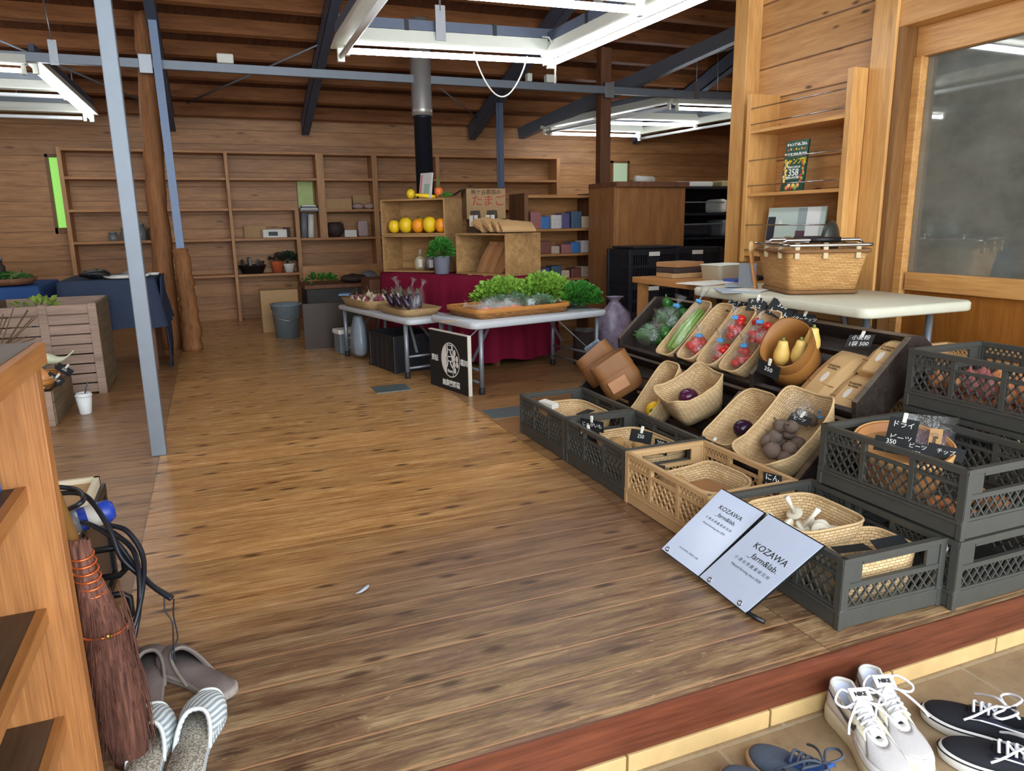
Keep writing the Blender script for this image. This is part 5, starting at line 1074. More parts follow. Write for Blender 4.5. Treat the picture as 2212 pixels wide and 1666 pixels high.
flat_basket('oval woven basket filling the beige crate', (1.565, 2.07, .009), .26, .27, .135, .1, wave=.08); flat_basket('second woven basket at the near end of the beige crate', (1.57, 1.885, .009), .24, .13, .12, 0)
for i in range(4):
    t = thing('potato', 'pale potato in the beige crate', 'potato', (1.46+.02*i, 2.20-.01*i, .03+.015*i), i, 'potatoes in the beige crate'); G().ell((0, 0, .024), (.036, .026, .025), 14, 9, None, .07, i).obj('tuber', M_potato, t)
tag(G().obox((1.60, 2.08, .075), ((1, .1, 0), (-.1, 1, 0), (0, 0, 1)), (.07, .09, .015)).obj('kraft_packet', M_kraft2), 'flat kraft packet in the oval basket of the beige crate', 'packet')
card('black chalk card standing in the near corner of the beige crate', (1.66, 1.83, .19), (.35, -.94, 0), (0, 0, 1), ['にん', 'にく'], .065, .06, False)
tag(G().obox((1.43, 2.17, .165), ((.6, -.8, 0), (.8, .6, 0), (0, 0, 1)), (.03, .012, .012)).obj('chalk_tag', M_board), 'small dark tag on the basket rim in the beige crate', 'tag')
mb = flat_basket('woven basket of mushrooms in the nearest grey crate', (1.60, 1.62, .009), .27, .27, .165, -.02); nb_ = flat_basket('second woven basket at the near end of the nearest grey crate', (1.61, 1.41, .009), .27, .18, .145, -.02)
M_mush = plain('mushroom_white', (226, 218, 198), .6, 0, .06)
for i in range(9):
    c = loc_in(mb, rng.uniform(-.07, .07), rng.uniform(-.08, .09), .105+.012*(i % 3)); a_ = V((rng.uniform(-1, 1), rng.uniform(-.8, .8), rng.uniform(-.1, .7))).normalized()
    t = thing('mushroom', 'white long stemmed mushroom in the nearest grey crate', 'mushroom', c, 0, 'mushrooms in the nearest grey crate'); G().lathe([(0, .022), (.018, .016), (.026, .004), (.024, 0), (.006, .001)], (0, 0, 0), 16, -a_).obj('cap', M_mush, t); G().tube([V((0, 0, 0)), a_*.035, a_*.075], [.007, .0065, .009], 8).obj('stalk', M_mush, t)
tag(G().obox((1.545, 1.385, .165), ((1, -.2, 0), (.2, 1, 0), (0, 0, 1)), (.05, .02, .0012)).obj('black_card', M_board), 'plain black card on the left of the near basket in the nearest grey crate', 'card')
tag(G().obox((1.665, 1.36, .165), ((1, -.05, 0), (.05, 1, .5), (0, -.5, 1)), (.055, .025, .0012)).obj('black_card', M_board), 'plain black card at the near right of the nearest grey crate', 'card')
# round tan basket and bags in the upper crate of the two high stack
rb = thing('round_basket', 'round tan bark basket in the top crate of the two high stack', 'basket', (1.95, 1.60, .211)); n = 36
frame_rot(rb, (1, 0, 0), V((-.12, -.18, 1)).normalized())
M_bark = plain('tan_bark', (178, 122, 72), .6, 0, .15, .15, 10)
G().lathe([(.105, 0), (.118, .06), (.135, .155), (.139, .158), (.130, .157), (.112, .06), (.098, .008), (0, .008)], (0, 0, 0), 40).obj('bowl', M_bark, rb); G().lathe([(.139, .13), (.142, .132), (.144, .16), (.138, .162), (.136, .13)], (0, 0, 0), 40).obj('hoop', plain('hoop_tan', (206, 156, 98), .5, 0, .1), rb)
card('black chalk card for dried beets standing in the round basket', (1.935, 1.585, .395), (.38, -.92, -.02), (.25, .25, .95), ['ドライ', 'ビーツ', '500'], .085, .085, True, (.022, .022, .022))
bpk = thing('beet_chip_bag', 'glossy clear bag of beet chips with a kraft label in the round basket', 'bag', (2.02, 1.56, .33)); frame_rot(bpk, V((.5, -.85, .1)), V((-.5, -.3, .8)).normalized())
G().loft([[V((x, -.075, 0)), V((x, -.075, hh)), V((x, .03, hh*1.5)), V((x, .085, .004)), V((x, .085, 0))] for x, hh in ((-.055, .01), (-.03, .03), (.03, .03), (.055, .01))], True, True, True).obj('chips', plain('beet_chips', (96, 66, 84), .4, 0, .7, .5, 60), bpk)
G().loft([[V((x, -.08, 0)), V((x, -.08, hh)), V((x, .03, hh*1.45)), V((x, .10, .01)), V((x*1.25, .145, .003)), V((x*1.25, .145, 0))] for x, hh in ((-.06, .013), (-.03, .037), (.03, .037), (.06, .013))], True, True, True).obj('film', M_film2, bpk)
G().box(.005, .04, -.06, .05, .047, .052).obj('label', M_kraft, bpk); text('Beet', .02, (.022, 0, .0525), (0, -1, 0), (1, 0, 0), M_ink, bpk)
for i, (x, y, lb) in enumerate(((1.90, 1.50, 'black chalk card lying tilted at the front of the round basket'), (1.985, 1.47, 'black chalk card lying by the beet chips'))): card(lb, (x, y, .365-.01*i), (.42, -.9, -.05), (.3, .25, .85), ['ビーツ', '350'][i:i+1]+['350'] if i == 0 else ['チップ'], .10, .04, False)
card('black chalk card on the rim of the top crate, reading 350', (1.79, 1.50, .395), (.35, -.93, 0), (.2, .1, .9), ['350', '250'], .09, .045, False)
M_onion = plain('onion_brown', (190, 122, 74), .4, 0, .2, .1, 20); M_apple = plain('shallot_pink', (150, 88, 84), .45, 0, .25)
for i in range(10): tag(G().ell((1.86+.17*(i % 2)+rng.uniform(-.03, .03), 1.30+.02*(i // 2)+rng.uniform(0, .02), .235), (.03, .03, .026), 12, 8, None, .08, i).obj('onion', M_onion), 'small onion lying before the round basket in the top crate', 'onion', 'onions before the round basket')
k = 0
for yy in range(7):
    for xx in range(4):
        for zz in range(2):
            x, y, z = 2.27+.075*xx+rng.uniform(-.01, .01), 1.38+.06*yy+rng.uniform(-.01, .01), .412+.055*zz; rdn = (k*7) % 5; k += 1
            t = thing('red_onion' if rdn < 2 else 'onion', ('pinkish onion' if rdn < 2 else 'brown onion')+' heaped in the top crate of the three high stack', 'onion', (x, y, z), k, ('pinkish' if rdn < 2 else 'brown')+' onions in the three high stack')
            G().lathe([(0, 0), (.022, .005), (.031, .025), (.022, .045), (.006, .055), (.003, .066), (0, .067)], (0, 0, 0), 10).obj('bulb', M_apple if rdn < 2 else M_onion, t)
# ------------------------------------------------------------------ white boards of the farm
M_whiteboard = plain('pale_blue_white_board', (200, 212, 232), .16, 0, .03); M_blackedge = plain('black_edge', (20, 22, 26), .4)
M_greyink = plain('grey_ink', (88, 92, 104), .7)
def farm_board(label, BL, BR, TL, foot):
    BL, BR, TL = V(BL), V(BR), V(TL); ex = (BR-BL); w_ = ex.length; ex.normalize(); ey = TL-BL; ey -= ex*ey.dot(ex)*.0; h_ = ey.length; ey.normalize(); ez = ex.cross(ey).normalized(); t = thing('farm_board', label, 'sign', BL); P = lambda a_, b_, c_=0: ex*a_*w_+ey*b_*h_+ez*c_
    G().hexa([P(0, 0, -.006), P(1, 0, -.006), P(1, 1, -.006), P(0, 1, -.006)], [P(0, 0, -.0005), P(1, 0, -.0005), P(1, 1, -.0005), P(0, 1, -.0005)]).obj('black_backing', M_blackedge, t)
    e = .012; G().hexa([P(e, e, -.001), P(1-e, e, -.001), P(1-e, 1-e, -.001), P(e, 1-e, -.001)], [P(e, e, .0012), P(1-e, e, .0012), P(1-e, 1-e, .0012), P(e, 1-e, .0012)]).obj('white_face', M_whiteboard, t)
    for a_ in ((.18, .82) if foot else (.12,)): G().lathe([(.008, -.001), (.008, .002), (.005, .002), (.005, -.001)], P(a_, .055, .001), 14, ez).obj('grommet', M_chrome, t)
    if foot: q = P(.98, .02, -.003); G().tube([q, q+V((.012, -.018, -.006)), q+V((.022, -.045, -.010))], .006, 8).obj('foot_hook', M_blackedge, t)
    return t, P, ex, ey
TLa = onz(1560, 1055, .24); BLa = onz(1427, 1187, .03); BRa = onz(1508, 1247, .014)
t, P, ex, ey = farm_board('far white farm board leaning on the crates, the one with small grey print', BLa, BRa, TLa, False)
for s_, sz, a_, b_, mt in (('KOZAWA', .021, .52, .80, M_ink), ('_farm&lab.', .019, .54, .715, M_ink), ('小 澤 自 然 農 業 研 究 所', .0098, .5, .625, M_greyink), ('Natural farming since 2020', .0085, .5, .555, M_greyink), ('KOZAWA_FARM_LAB', .0085, .5, .16, M_greyink)): text(s_, sz, P(a_, b_, .0014), ex, ey, mt, t, ext=.0003)
TLb = onz(1661, 1109, .235); BLb = onz(1509, 1247, .018); BRb = onz(1610, 1327, .012)
t, P, ex, ey = farm_board('near white farm board with large farm name, leaning in front of the nearest grey crate', BLb, BRb, TLb, True)
for s_, sz, a_, b_, mt in (('KOZAWA', .029, .55, .64, M_ink), ('_farm&lab.', .027, .57, .53, M_ink), ('小 澤 自 然 農 業 研 究 所', .0128, .5, .425, M_greyink), ('Natural farming since 2020', .0115, .5, .345, M_greyink)): text(s_, sz, P(a_, b_, .0014), ex, ey, mt, t, ext=.0003)
# ------------------------------------------------------------------ right hand table, basket, magazine rack, cupboard and stacks
fold_table('cream folding table along the right wall, carrying the picnic basket', (2.635, 2.69, 0), math.pi/2, 1.15, .61, .70, M_tabletop2, th=.042, inset=.17, seam=True, legs=(-.95, .45))
M_deskwood = wood('desk_wood', (150, 96, 48), (196, 142, 84), 1, 0, rough=.5, knots=.4)
dk_ = thing('wooden_desk', 'wooden desk beyond the cream folding table, covered in papers', 'desk', (2.70, 3.50, 0)); G().box(-.25, .25, -.22, .55, .665, .70).obj('desk_top', M_deskwood, dk_, bevel=.003)
for x in (-.2, .23):
    for y in (-.18, .50): G().box(x-.025, x+.025, y-.025, y+.025, 0, .665).obj('leg', M_deskwood, dk_)
# picnic basket
hp = thing('picnic_basket', 'large square wicker picnic basket with metal handles on the cream table', 'basket', (2.655, 2.77, .7005), math.radians(-20)); n = 48
def rr_ring(L, W, z, r_=.03): return [V((x, y, z)) for x, y in rrect(L, W, r_, 5)]
G().loft([rr_ring(.315, .325, 0), rr_ring(.335, .345, .07), rr_ring(.36, .37, .14), rr_ring(.385, .395, .205), rr_ring(.365, .375, .205), rr_ring(.32, .33, .07), rr_ring(.30, .31, .01)], True, True, True).obj('wicker_body', M_wicker, hp)
g = G()
for z, L in ((.012, .325), (.198, .39)): g.tube(rr_ring(L, L+.01, z), .010, 8, closed=True)
g.obj('braided_rim', M_wicker, hp)
fr_ = G(); fr_.tube([V((x, y, .225)) for x, y in rrect(.40, .41, .03, 4)], .008, 8, closed=True); fr_.obj('metal_frame', M_chrome, hp)
for y, nm in ((-.12, 0), (.06, 1)):
    G().tube([(-.19, y, .225), (-.17, y, .246), (.17, y, .246), (.19, y, .225)], .008, 8).obj('folded_handle', M_chrome, hp); G().tube([(-.06, y, .247), (.08, y, .247)], .013, 10).obj('grip', M_black, hp)
for x, y, fc_ in ((-.15, -.2, 0), (-.02, -.2, 0), (.13, -.2, 0), (-.195, -.12, 1), (-.195, .05, 1)):
    (G().box(x-.011, x+.011, -.207, -.192, .165, .235) if fc_ == 0 else G().box(-.203, -.188, y-.011, y+.011, .165, .235)).obj('strap', plain('beige_strap', (196, 178, 140), .7), hp, bevel=.003)
lm = thing('dark_pouch', 'dark rounded pouch sticking up out of the picnic basket', 'pouch', (2.72, 2.72, .86), .3); G().ell((0, 0, .08), (.07, .03, .095), 16, 10).obj('pouch', plain('dark_olive', (44, 44, 38), .35, 0, .2), lm)
sc_ = thing('wooden_spoon', 'pale wooden spoon end leaning at the left of the picnic basket', 'spoon', (2.50, 2.955, .7005)); G().beam((.0, 0, 0), (-.02, .03, .19), .03, .012).obj('handle', M_deskwood, sc_); G().ell((-.02, .03, .21), (.016, .008, .028), 10, 8).obj('bowl', M_tan, sc_)
lp2 = thing('grey_case', 'grey folder standing against the left side of the picnic basket', 'folder', (2.47, 3.0, .7005)); G().obox((0.01, 0, .075), ((1, .45, 0), (-.45, 1, 0), (0, 0, 1)), (.004, .045, .055)).obj('cover', M_grey, lp2)
# papers, tubs, wallet
def lying(name, label, cat, px, z, sx_, sy2, h_, rz, mat, bev=.0):
    p = onz(px[0], px[1], z); t = thing(name, label, cat, p, rz); G().box(-sx_/2, sx_/2, -sy2/2, sy2/2, .0003, h_).obj('sheet' if h_ < .01 else 'body', mat, t, bevel=bev); return t
M_bluepaper = plain('pale_blue_paper', (168, 184, 198), .6, 0, .06)
lying('paper', 'pale blue leaflet hanging at the front edge of the cream table', 'paper', (1590, 628), .701, .24, .18, .002, 1.1, M_bluepaper); lying('paper', 'white leaflet lying on the cream table left of the picnic basket', 'paper', (1625, 626), .7035, .18, .15, .002, .5, M_paper); lying('paper', 'pale sheet lying at the back of the papers by the picnic basket', 'paper', (1600, 617), .706, .20, .16, .002, .9, M_bluepaper)
lying('wallet', 'black wallet lying behind the papers on the cream table', 'wallet', (1635, 604), .7005, .14, .09, .02, .4, M_black, .004)
M_tub = N('milky_plastic'); M_tub.base(s2l((222, 224, 208))); M_tub.rough(.35); M_tub.p(Subsurface_Weight=.2); M_tub = M_tub.m
def tub(label, px, z, L, W, H, rz, mat):
    p = onz(px[0], px[1], z); t = thing('plastic_tub', label, 'tub', p, rz); G().loft([rr_ring(L*.9, W*.9, 0, .02), rr_ring(L, W, H, .025), rr_ring(L+.012, W+.012, H, .03), rr_ring(L+.012, W+.012, H+.004, .03), rr_ring(L-.008, W-.008, H+.004, .02), rr_ring(L*.88, W*.88, .006, .015)], True, True, True).obj('tub_body', mat, t); return t
tub('milky white plastic tub among the papers', (1562, 603), .7005, .23, .17, .085, .15, M_tub); tub('cream plastic tub behind the milky one', (1618, 594), .7005, .17, .13, .07, .1, M_paper)
tag(G().box(2.66, 2.78, 3.32, 3.42, .7008, .72).obj('blue_tray', plain('blue_plastic', (58, 88, 168), .4)), 'blue plastic tray under the cream tub', 'tray')
for i, (u, v, z, m_, lb) in enumerate(((1520, 598, .701, M_card, 'brown parcel of papers on the desk, lowest in the pile'), (1512, 585, .735, M_dark, 'dark parcel in the pile of papers on the desk'), (1525, 572, .77, M_kraft2, 'flat brown parcel on top of the paper pile on the desk'))):
    p = onz(1505, 600, .701); t = thing('parcel', lb, 'parcel', (2.66, 3.86, .7005+.032*i), .1*i); G().box(-.10, .13, -.09, .09, 0, .030).obj('body', m_, t, bevel=.004)
lying('paper', 'cream sheets spread on the desk before the milky tub', 'paper', (1530, 612), .701, .30, .20, .004, .2, M_paper)
tag(G().box(2.56, 2.70, 2.72, 2.96, .0, .42).obj('blue_bag', plain('royal_blue', (40, 52, 120), .5, 0, .3, scale=12), bevel=.03), 'dark blue bag under the far half of the cream table', 'bag')
tag(G().box(2.52, 2.66, 3.40, 3.60, 0, .58).obj('cardboard_box', M_card, bevel=.004), 'brown cardboard box under the desk behind the rack', 'box')
# magazine rack on the partition
XR = 2.895; yl, yr = onx(1612, 400, XR).y, onx(1819, 350, XR).y
mr = thing('magazine_rack', 'tall wall mounted wooden magazine rack with thin metal rods', 'rack', (3.0, (yl+yr)/2, .8))
zt_l, zt_r = onx(1612, 205, XR).z, onx(1820, 150, XR).z
G().box(XR, 3.10, yl-.005, yl+.028, .80, zt_l).obj('side_board', M_rpost, mr, world=True, bevel=.002); G().box(XR, 3.0, yr-.028, yr+.008, .80, zt_r).obj('side_board', M_rpost, mr, world=True, bevel=.002)
zs = [onx(1700, 268, XR).z, onx(1700, 413, XR).z, onx(1650, 548, XR).z]
for z in zs: G().box(XR+.004, 3.10, yr, yl, z-.018, z).obj('shelf_board', M_rbeam, mr, world=True, bevel=.002)
for (a_, b_) in (((1606, 238), (1812, 195)), ((1603, 272), (1808, 236)), ((1600, 349), (1804, 326)), ((1597, 402), (1800, 390)), ((1588, 487), (1793, 485)), ((1588, 540), (1665, 541))):
    z = (onx(*a_, XR).z+onx(*b_, XR).z)/2; G().tube([(XR+.006, yr, z), (XR+.006, yl, z)], .0038, 8).obj('rod', M_chrome, mr, world=True)
# green cookery book
def face_quad(px, x): return [onx(u, v, x) for u, v in px]
gq = face_quad(((1675, 410), (1752, 408), (1752, 297), (1673, 303)), 2.955); yc = sum(q.y for q in gq)/4; zc0 = zs[1]+.001
bw_, bh_ = .165, gq[3].z-gq[0].z
bkt = thing('cookbook', 'green camp cookery book with big 358 on its cover, on the magazine rack', 'book', (2.955, yc, zc0)); ey_ = V((0, -1, 0)); ez_ = V((.10, 0, 1)).normalized(); en_ = ey_.cross(ez_)
Q = lambda a_, b_, c_=0: ey_*a_+ez_*b_+en_*c_
G().obox(Q(0, bh_/2, -.006), (ey_, ez_, en_), (bw_/2, bh_/2, .006)).obj('book_block', plain('book_green', (18, 70, 50), .35, 0, .1), bkt)
Myel = plain('cover_yellow', (238, 196, 30), .5); 
for s_, sz, b_, m_ in (('キャンプ 山ごはん', .018, .92, M_chalk), ('おうちでも外でも', .0215, .72, M_chalk), ('キャンプ飯', .034, .585, Myel), ('作れる たのしむ', .013, .475, M_chalk), ('358', .052, .365, M_chalk), ('最強レシピ 図鑑', .014, .265, M_chalk)): text(s_, sz, Q(0, bh_*b_, .0008), ey_, ez_, m_, bkt, 'cover_lettering', font_bold=.0006)
rng = random.Random(3); dish = [(214, 120, 70), (236, 206, 160), (190, 60, 50), (238, 214, 90), (150, 180, 80), (220, 160, 110)]
for i in range(26):
    side = -1 if i % 2 else 1; a_ = side*rng.uniform(.052, .074); b_ = .05+.36*(i/26)*bh_*1.1
    G().lathe([(.0085, 0), (.0085, .0012), (0, .0014)], Q(a_, b_, .0004), 12, en_).obj('cover_dish', plain('dish_%d' % (i % 6), dish[i % 6], .5), bkt)
for i in range(6): G().lathe([(.013, 0), (.012, .0016), (0, .002)], Q(-.038+.016*i, .018+.012*(i % 2), .0004), 14, en_).obj('cover_dish', plain('dish_%d' % (i % 6), dish[(i) % 6], .5), bkt)
for i in range(7): G().lathe([(.006, 0), (.006, .001), (0, .0012)], Q(-.06+.02*i, bh_*.82+.003*(i % 2), .0004), 10, en_).obj('cover_dish', plain('dish_%d' % (i % 6), dish[(i+3) % 6], .5), bkt)
# picture of a white room
pq = face_quad(((1650, 528), (1772, 528), (1776, 445), (1649, 448)), 2.96); yc = (pq[0].y+pq[1].y)/2; pw = abs(pq[0].y-pq[1].y); zb = zs[2]+.001; phh = pq[2].z-zb
pc_ = thing('room_picture', 'square picture of a pale room standing on the lowest shelf of the magazine rack', 'picture', (2.96, yc, zb)); en_ = ey_.cross(ez_)
G().obox(Q(0, phh/2, -.004), (ey_, ez_, en_), (pw/2, phh/2, .004)).obj('panel', plain('picture_pale', (186, 204, 196), .35, 0, .05), pc_)
def pp(nm, a0, a1, b0, b1, rgb, c_=.001): G().obox(Q(pw*((a0+a1)/2-.5), phh*(b0+b1)/2, c_), (ey_, ez_, en_), (pw*(a1-a0)/2, phh*(b1-b0)/2, .0006)).obj(nm, plain('pic_'+nm, rgb, .5, 0, .05), pc_)
pp('painted_white_column', .70, .92, .0, .99, (232, 236, 234)); pp('painted_grey_edge', .55, .70, .0, .98, (150, 166, 164)); pp('painted_dark_shelf', .01, .15, .28, .80, (34, 38, 52)); pp('painted_plum_base', .54, .70, .36, .50, (92, 62, 74), .0022); pp('painted_small_box', .36, .48, .28, .38, (150, 146, 110))
g = G(); g.add([Q(pw*(.20-.5), phh*.62, .0016), Q(pw*(.30-.5), phh*.62, .0016), Q(pw*(.26-.5), phh*.74, .0016), Q(pw*(.24-.5), phh*.74, .0016)], [(0, 1, 2, 3)]); g.obj('painted_lamp_shade', M_paper, pc_)
# tall cupboard, crate stacks, dark shelving
M_cup = wood('cupboard_veneer', (118, 74, 40), (168, 116, 68), 2, 0, rough=.45, knots=.1, fine=30)
cu = thing('tall_cupboard', 'tall brown wooden cupboard standing behind the black crates', 'cupboard', (3.57, 5.82, 0))
G().box(-.34, .34, -.22, .23, 0, 1.32).obj('body', M_cup, cu, bevel=.004); G().box(-.37, .36, -.25, .25, 1.32, 1.365).obj('top_board', M_post, cu, bevel=.003)
for x in (-.36,): G().box(-.375, -.34, -.22, .23, 0, 1.32).obj('side_strip', M_cup, cu)
wr = thing('white_roll', 'white rounded roll lying on top of the tall cupboard', 'roll', (3.66, 5.85, 1.366), .3); G().tube([(-.13, 0, .032), (.12, .03, .032)], .032, 14).obj('roll', M_paper, wr)
bs = thing('black_crate', 'black lattice crate lowest in the stack before the tall cupboard', 'crate', (3.29, 5.28, 0)); 
def slot_crate(t, L, W, H, mat):
    G().box(-L/2, L/2, -W/2, W/2, 0, .014).obj('floor_panel', mat, t)
    for s_, ax_ in ((-1, 0), (1, 0), (-1, 1), (1, 1)):
        g = G(); A = L if ax_ == 0 else W; B = W if ax_ == 0 else L; y = s_*(B/2-.005)
        bx_ = (lambda a0, a1, z0, z1, th=.005: g.box(a0, a1, y-th, y+th, z0, z1)) if ax_ == 0 else (lambda a0, a1, z0, z1, th=.005: g.box(y-th, y+th, a0, a1, z0, z1))
        bx_(-A/2, A/2, H-.045, H, .009); bx_(-A/2, A/2, 0, .05, .008); bx_(-A/2, A/2, H*.5-.012, H*.5+.012)
        k = 0; u = -A/2
        while u < A/2:
            if abs(u) > .05 or True: bx_(u, min(u+.009, A/2), .04, H-.03)
            u += .022
        bx_(-.055, .055, H*.5, H-.03, .006); g.obj('side_panel' if ax_ else 'end_panel', mat, t)
    for sx_ in (-1, 1):
        for s2 in (-1, 1): G().box(sx_*L/2-.014, sx_*L/2+.014, s2*W/2-.014, s2*W/2+.014, 0, H).obj('corner_post', mat, t, bevel=.003)
    G().box(-.05, .05, -W/2-.006, -W/2-.0045, H*.80, H*.92).obj('label', M_paper, t)
slot_crate(bs, .44, .34, .272, M_bcrate)
for i in range(2): c = copy_tree(bs); put(c, (3.29, 5.28, .274*(i+1)), 0, ['black lattice crate in the middle of the stack before the tall cupboard', 'black lattice crate on top of the stack before the tall cupboard'][i])
bl = thing('crate_cover', 'flat black crate lid lying on the black crate stack', 'lid', (3.31, 5.28, .823), .05); G().box(-.21, .24, -.16, .17, 0, .018).obj('lid', M_bcrate, bl, bevel=.004)
for i in range(3): c = copy_tree(bs); put(c, (3.75, 5.32, .274*i), -.1, ['black lattice crate lowest in the stack beside the dark shelving', 'black lattice crate in the middle of the stack beside the dark shelving', 'black lattice crate on top of the stack beside the dark shelving'][i])
ds = thing('dark_shelving', 'dark metal shelving full of black goods right of the tall cupboard', 'shelf', (4.35, 6.1, 0)); M_dm = plain('dark_metal', (26, 30, 40), .45, .3, .15)
for x in (-.34, .55): 
    for y in (-.2, .2): G().box(x-.018, x+.018, y-.018, y+.018, 0, 1.36).obj('upright', M_dm, ds)
for z in (.3, .6, .88, 1.1, 1.34): G().box(-.36, .57, -.22, .22, z-.02, z).obj('shelf_board', M_dm, ds)
G().box(-.36, .57, .22, .235, 0, 1.36).obj('back_panel', M_dm, ds)
for z in (1.20, 1.0): G().tube([(-.34, -.21, z), (.2, -.21, z), (.2, -.1, z)], .006, 6).obj('rail', M_steel, ds)
M_night = plain('night_black', (24, 26, 34), .5, 0, .5, scale=20)
for i, (x, y, z, sx_, h_, m_, lb) in enumerate(((-.12, 0, .60, .40, .20, M_night, 'black bag on the second board of the dark shelving'), (.3, 0, .60, .3, .16, M_night, 'black box on the second board of the dark shelving'), (-.1, 0, .88, .42, .13, M_night, 'dark folded bag on the third board of the dark shelving'), (.25, -.05, .88, .10, .16, M_grey, 'grey lamp shaped thing on the third board of the dark shelving'), (.22, -.05, 1.10, .08, .13, M_paper, 'small white carton on the fourth board of the dark shelving'), (-.1, -.02, 1.34, .4, .05, M_paper, 'pale crumpled sheets on top of the dark shelving'), (.32, -.02, 1.34, .25, .06, plain('tan_roll', (188, 170, 122), .7), 'tan roll on top of the dark shelving'))):
    tag(G().box(4.35+x-sx_/2, 4.35+x+sx_/2, 6.1+y-.15, 6.1+y+.12, z+.001, z+h_).obj('stored_goods', m_, bevel=min(.03, h_*.3)), lb, 'stored goods')
# ------------------------------------------------------------------ left side: shoe shelf, broom, case, planter, cloth tables
M_fir = wood('fir_straight_grain', (126, 74, 36), (200, 138, 80), 2, 0, rough=.5, knots=.0, fine=75); M_firedge = wood('fir_edge', (140, 88, 44), (188, 130, 74), 1, 2, rough=.45, knots=.3)
M_dtop = wood('dark_top', (66, 54, 46), (104, 88, 74), 1, 0, rough=.4, knots=.3); M_dshelf = wood('dark_shelf', (58, 44, 34), (96, 76, 58), 1, 0, rough=.55, knots=.4)
su = thing('shoe_shelf', 'open wooden shoe shelf with dark top at the lower left', 'shelf', (-.55, .85, -.15))
G().box(-.82, -.272, 1.335, 1.372, .0005, .838).obj('side_panel', M_fir, su, world=True, bevel=.002); G().box(-.82, -.272, .30, .337, -.15, .838).obj('side_panel', M_fir, su, world=True, bevel=.002)
G().box(-.84, -.262, .28, 1.375, .838, .8395).box(-.275, -.262, .28, 1.375, .8395, .872).obj('top_edge', M_firedge, su, world=True); G().box(-.84, -.275, .28, 1.375, .84, .873).obj('dark_top', M_dtop, su, world=True)
for z in (.645, .43, .225, .03):
    b = G().box(-.80, -.325, .338, 1.334, z-.024, z).obj('shelf_board', M_dshelf, su, world=True); G().box(-.325, -.310, .338, 1.334, z-.026, z+.001).obj('shelf_edge', M_firedge, b, world=True)
    G().box(-.47, -.33, 1.315, 1.334, z-.045, z-.027).obj('support_cleat', M_fir, su, world=True)
p = onz(8, 1068, .646); tag(G().lathe([(.038, 0), (.042, .004), (.042, .018), (.034, .022), (0, .022)], (p.x-.045, p.y, .6462), 26).obj('blue_disc', plain('bright_blue', (30, 104, 190), .35)), 'bright blue round lid lying on the upper shelf of the shoe shelf', 'lid')
# broom
br = thing('broom', 'reddish brown palm fibre broom leaning against the end of the shoe shelf', 'broom', (-.25, 1.47, 0))
M_fib = N('palm_fibre'); nf = M_fib.noise(M_fib.mapping(M_fib.coord(), (160, 160, 6)), 1., 3, .6); M_fib.base(M_fib.ramp(nf, [(.3, s2l((66, 36, 28))), (.7, s2l((136, 88, 70)))])); M_fib.rough(.85); M_fib.bump(nf, .8, .004); M_fib = M_fib.m
M_copper = plain('copper_wire', (226, 116, 62), .3, .6, .1)
axp = [(-.243, 1.475, .004), (-.246, 1.478, .08), (-.252, 1.482, .20), (-.262, 1.488, .32), (-.272, 1.492, .385), (-.278, 1.496, .42), (-.284, 1.50, .475)]
ws = [(.030, .020), (.040, .028), (.044, .032), (.036, .030), (.023, .022), (.019, .018), (.022, .02)]
rings = []; n = 40; rg_ = random.Random(9)
for (x, y, z), (a_, b_) in zip(axp, ws): rings.append([V((x+a_*math.cos(6.283*k/n)*(1+.06*rg_.uniform(-1, 1)), y+b_*math.sin(6.283*k/n), z+(.012*rg_.uniform(-1, 1) if z > .01 else .0))) for k in range(n)])
G().loft(rings, True, True, True).obj('fibre_head', M_fib, br, world=True)
g = G()
for i in range(260):
    a_ = rg_.uniform(0, 6.283); s0 = rg_.uniform(0, .8); z0 = .38-.36*s0; ww = .043*(1-.3*max(0, (z0-.2)/.2)); x = -.243-.02*z0; p0 = V((x+ww*math.cos(a_), 1.48+.034*math.sin(a_), z0)); p1 = p0+V((.010*math.cos(a_)*rg_.uniform(-.2, 1.2), .012*math.sin(a_), -.08)); 
    if p1.z < .003: p1.z = .003
    g.tube([p0, p0.lerp(p1, .5)+V((.002, 0, 0)), p1], .0007, 4)
g.obj('loose_fibres', M_fib, br, world=True)
for i in range(6):
    f = i/5; c = V((-.268-.012*f, 1.49+.008*f, .375+.075*f)); G().tube([c+V((.0215*math.cos(6.283*k/20), .0205*math.sin(6.283*k/20), .004*math.sin(6.283*k/20))) for k in range(20)], .0022, 6, closed=True).obj('copper_binding', M_copper, br, world=True)
c = V((-.260, 1.486, .295)); G().tube([c+V((.039*math.cos(6.283*k/26), .034*math.sin(6.283*k/26), 0)) for k in range(26)], .0025, 6, closed=True).obj('copper_band', M_copper, br, world=True); G().ell(c+V((.012, -.037, .003)), (.006, .004, .006), 10, 8).obj('brass_stud', plain('brass', (170, 140, 70), .3, .9), br, world=True)
G().tube([(-.282, 1.50, .44), (-.33, 1.515, .66), (-.40, 1.53, .96)], .0125, 12).obj('bamboo_handle', plain('bamboo_handle', (134, 96, 52), .35, 0, .2), br, world=True)
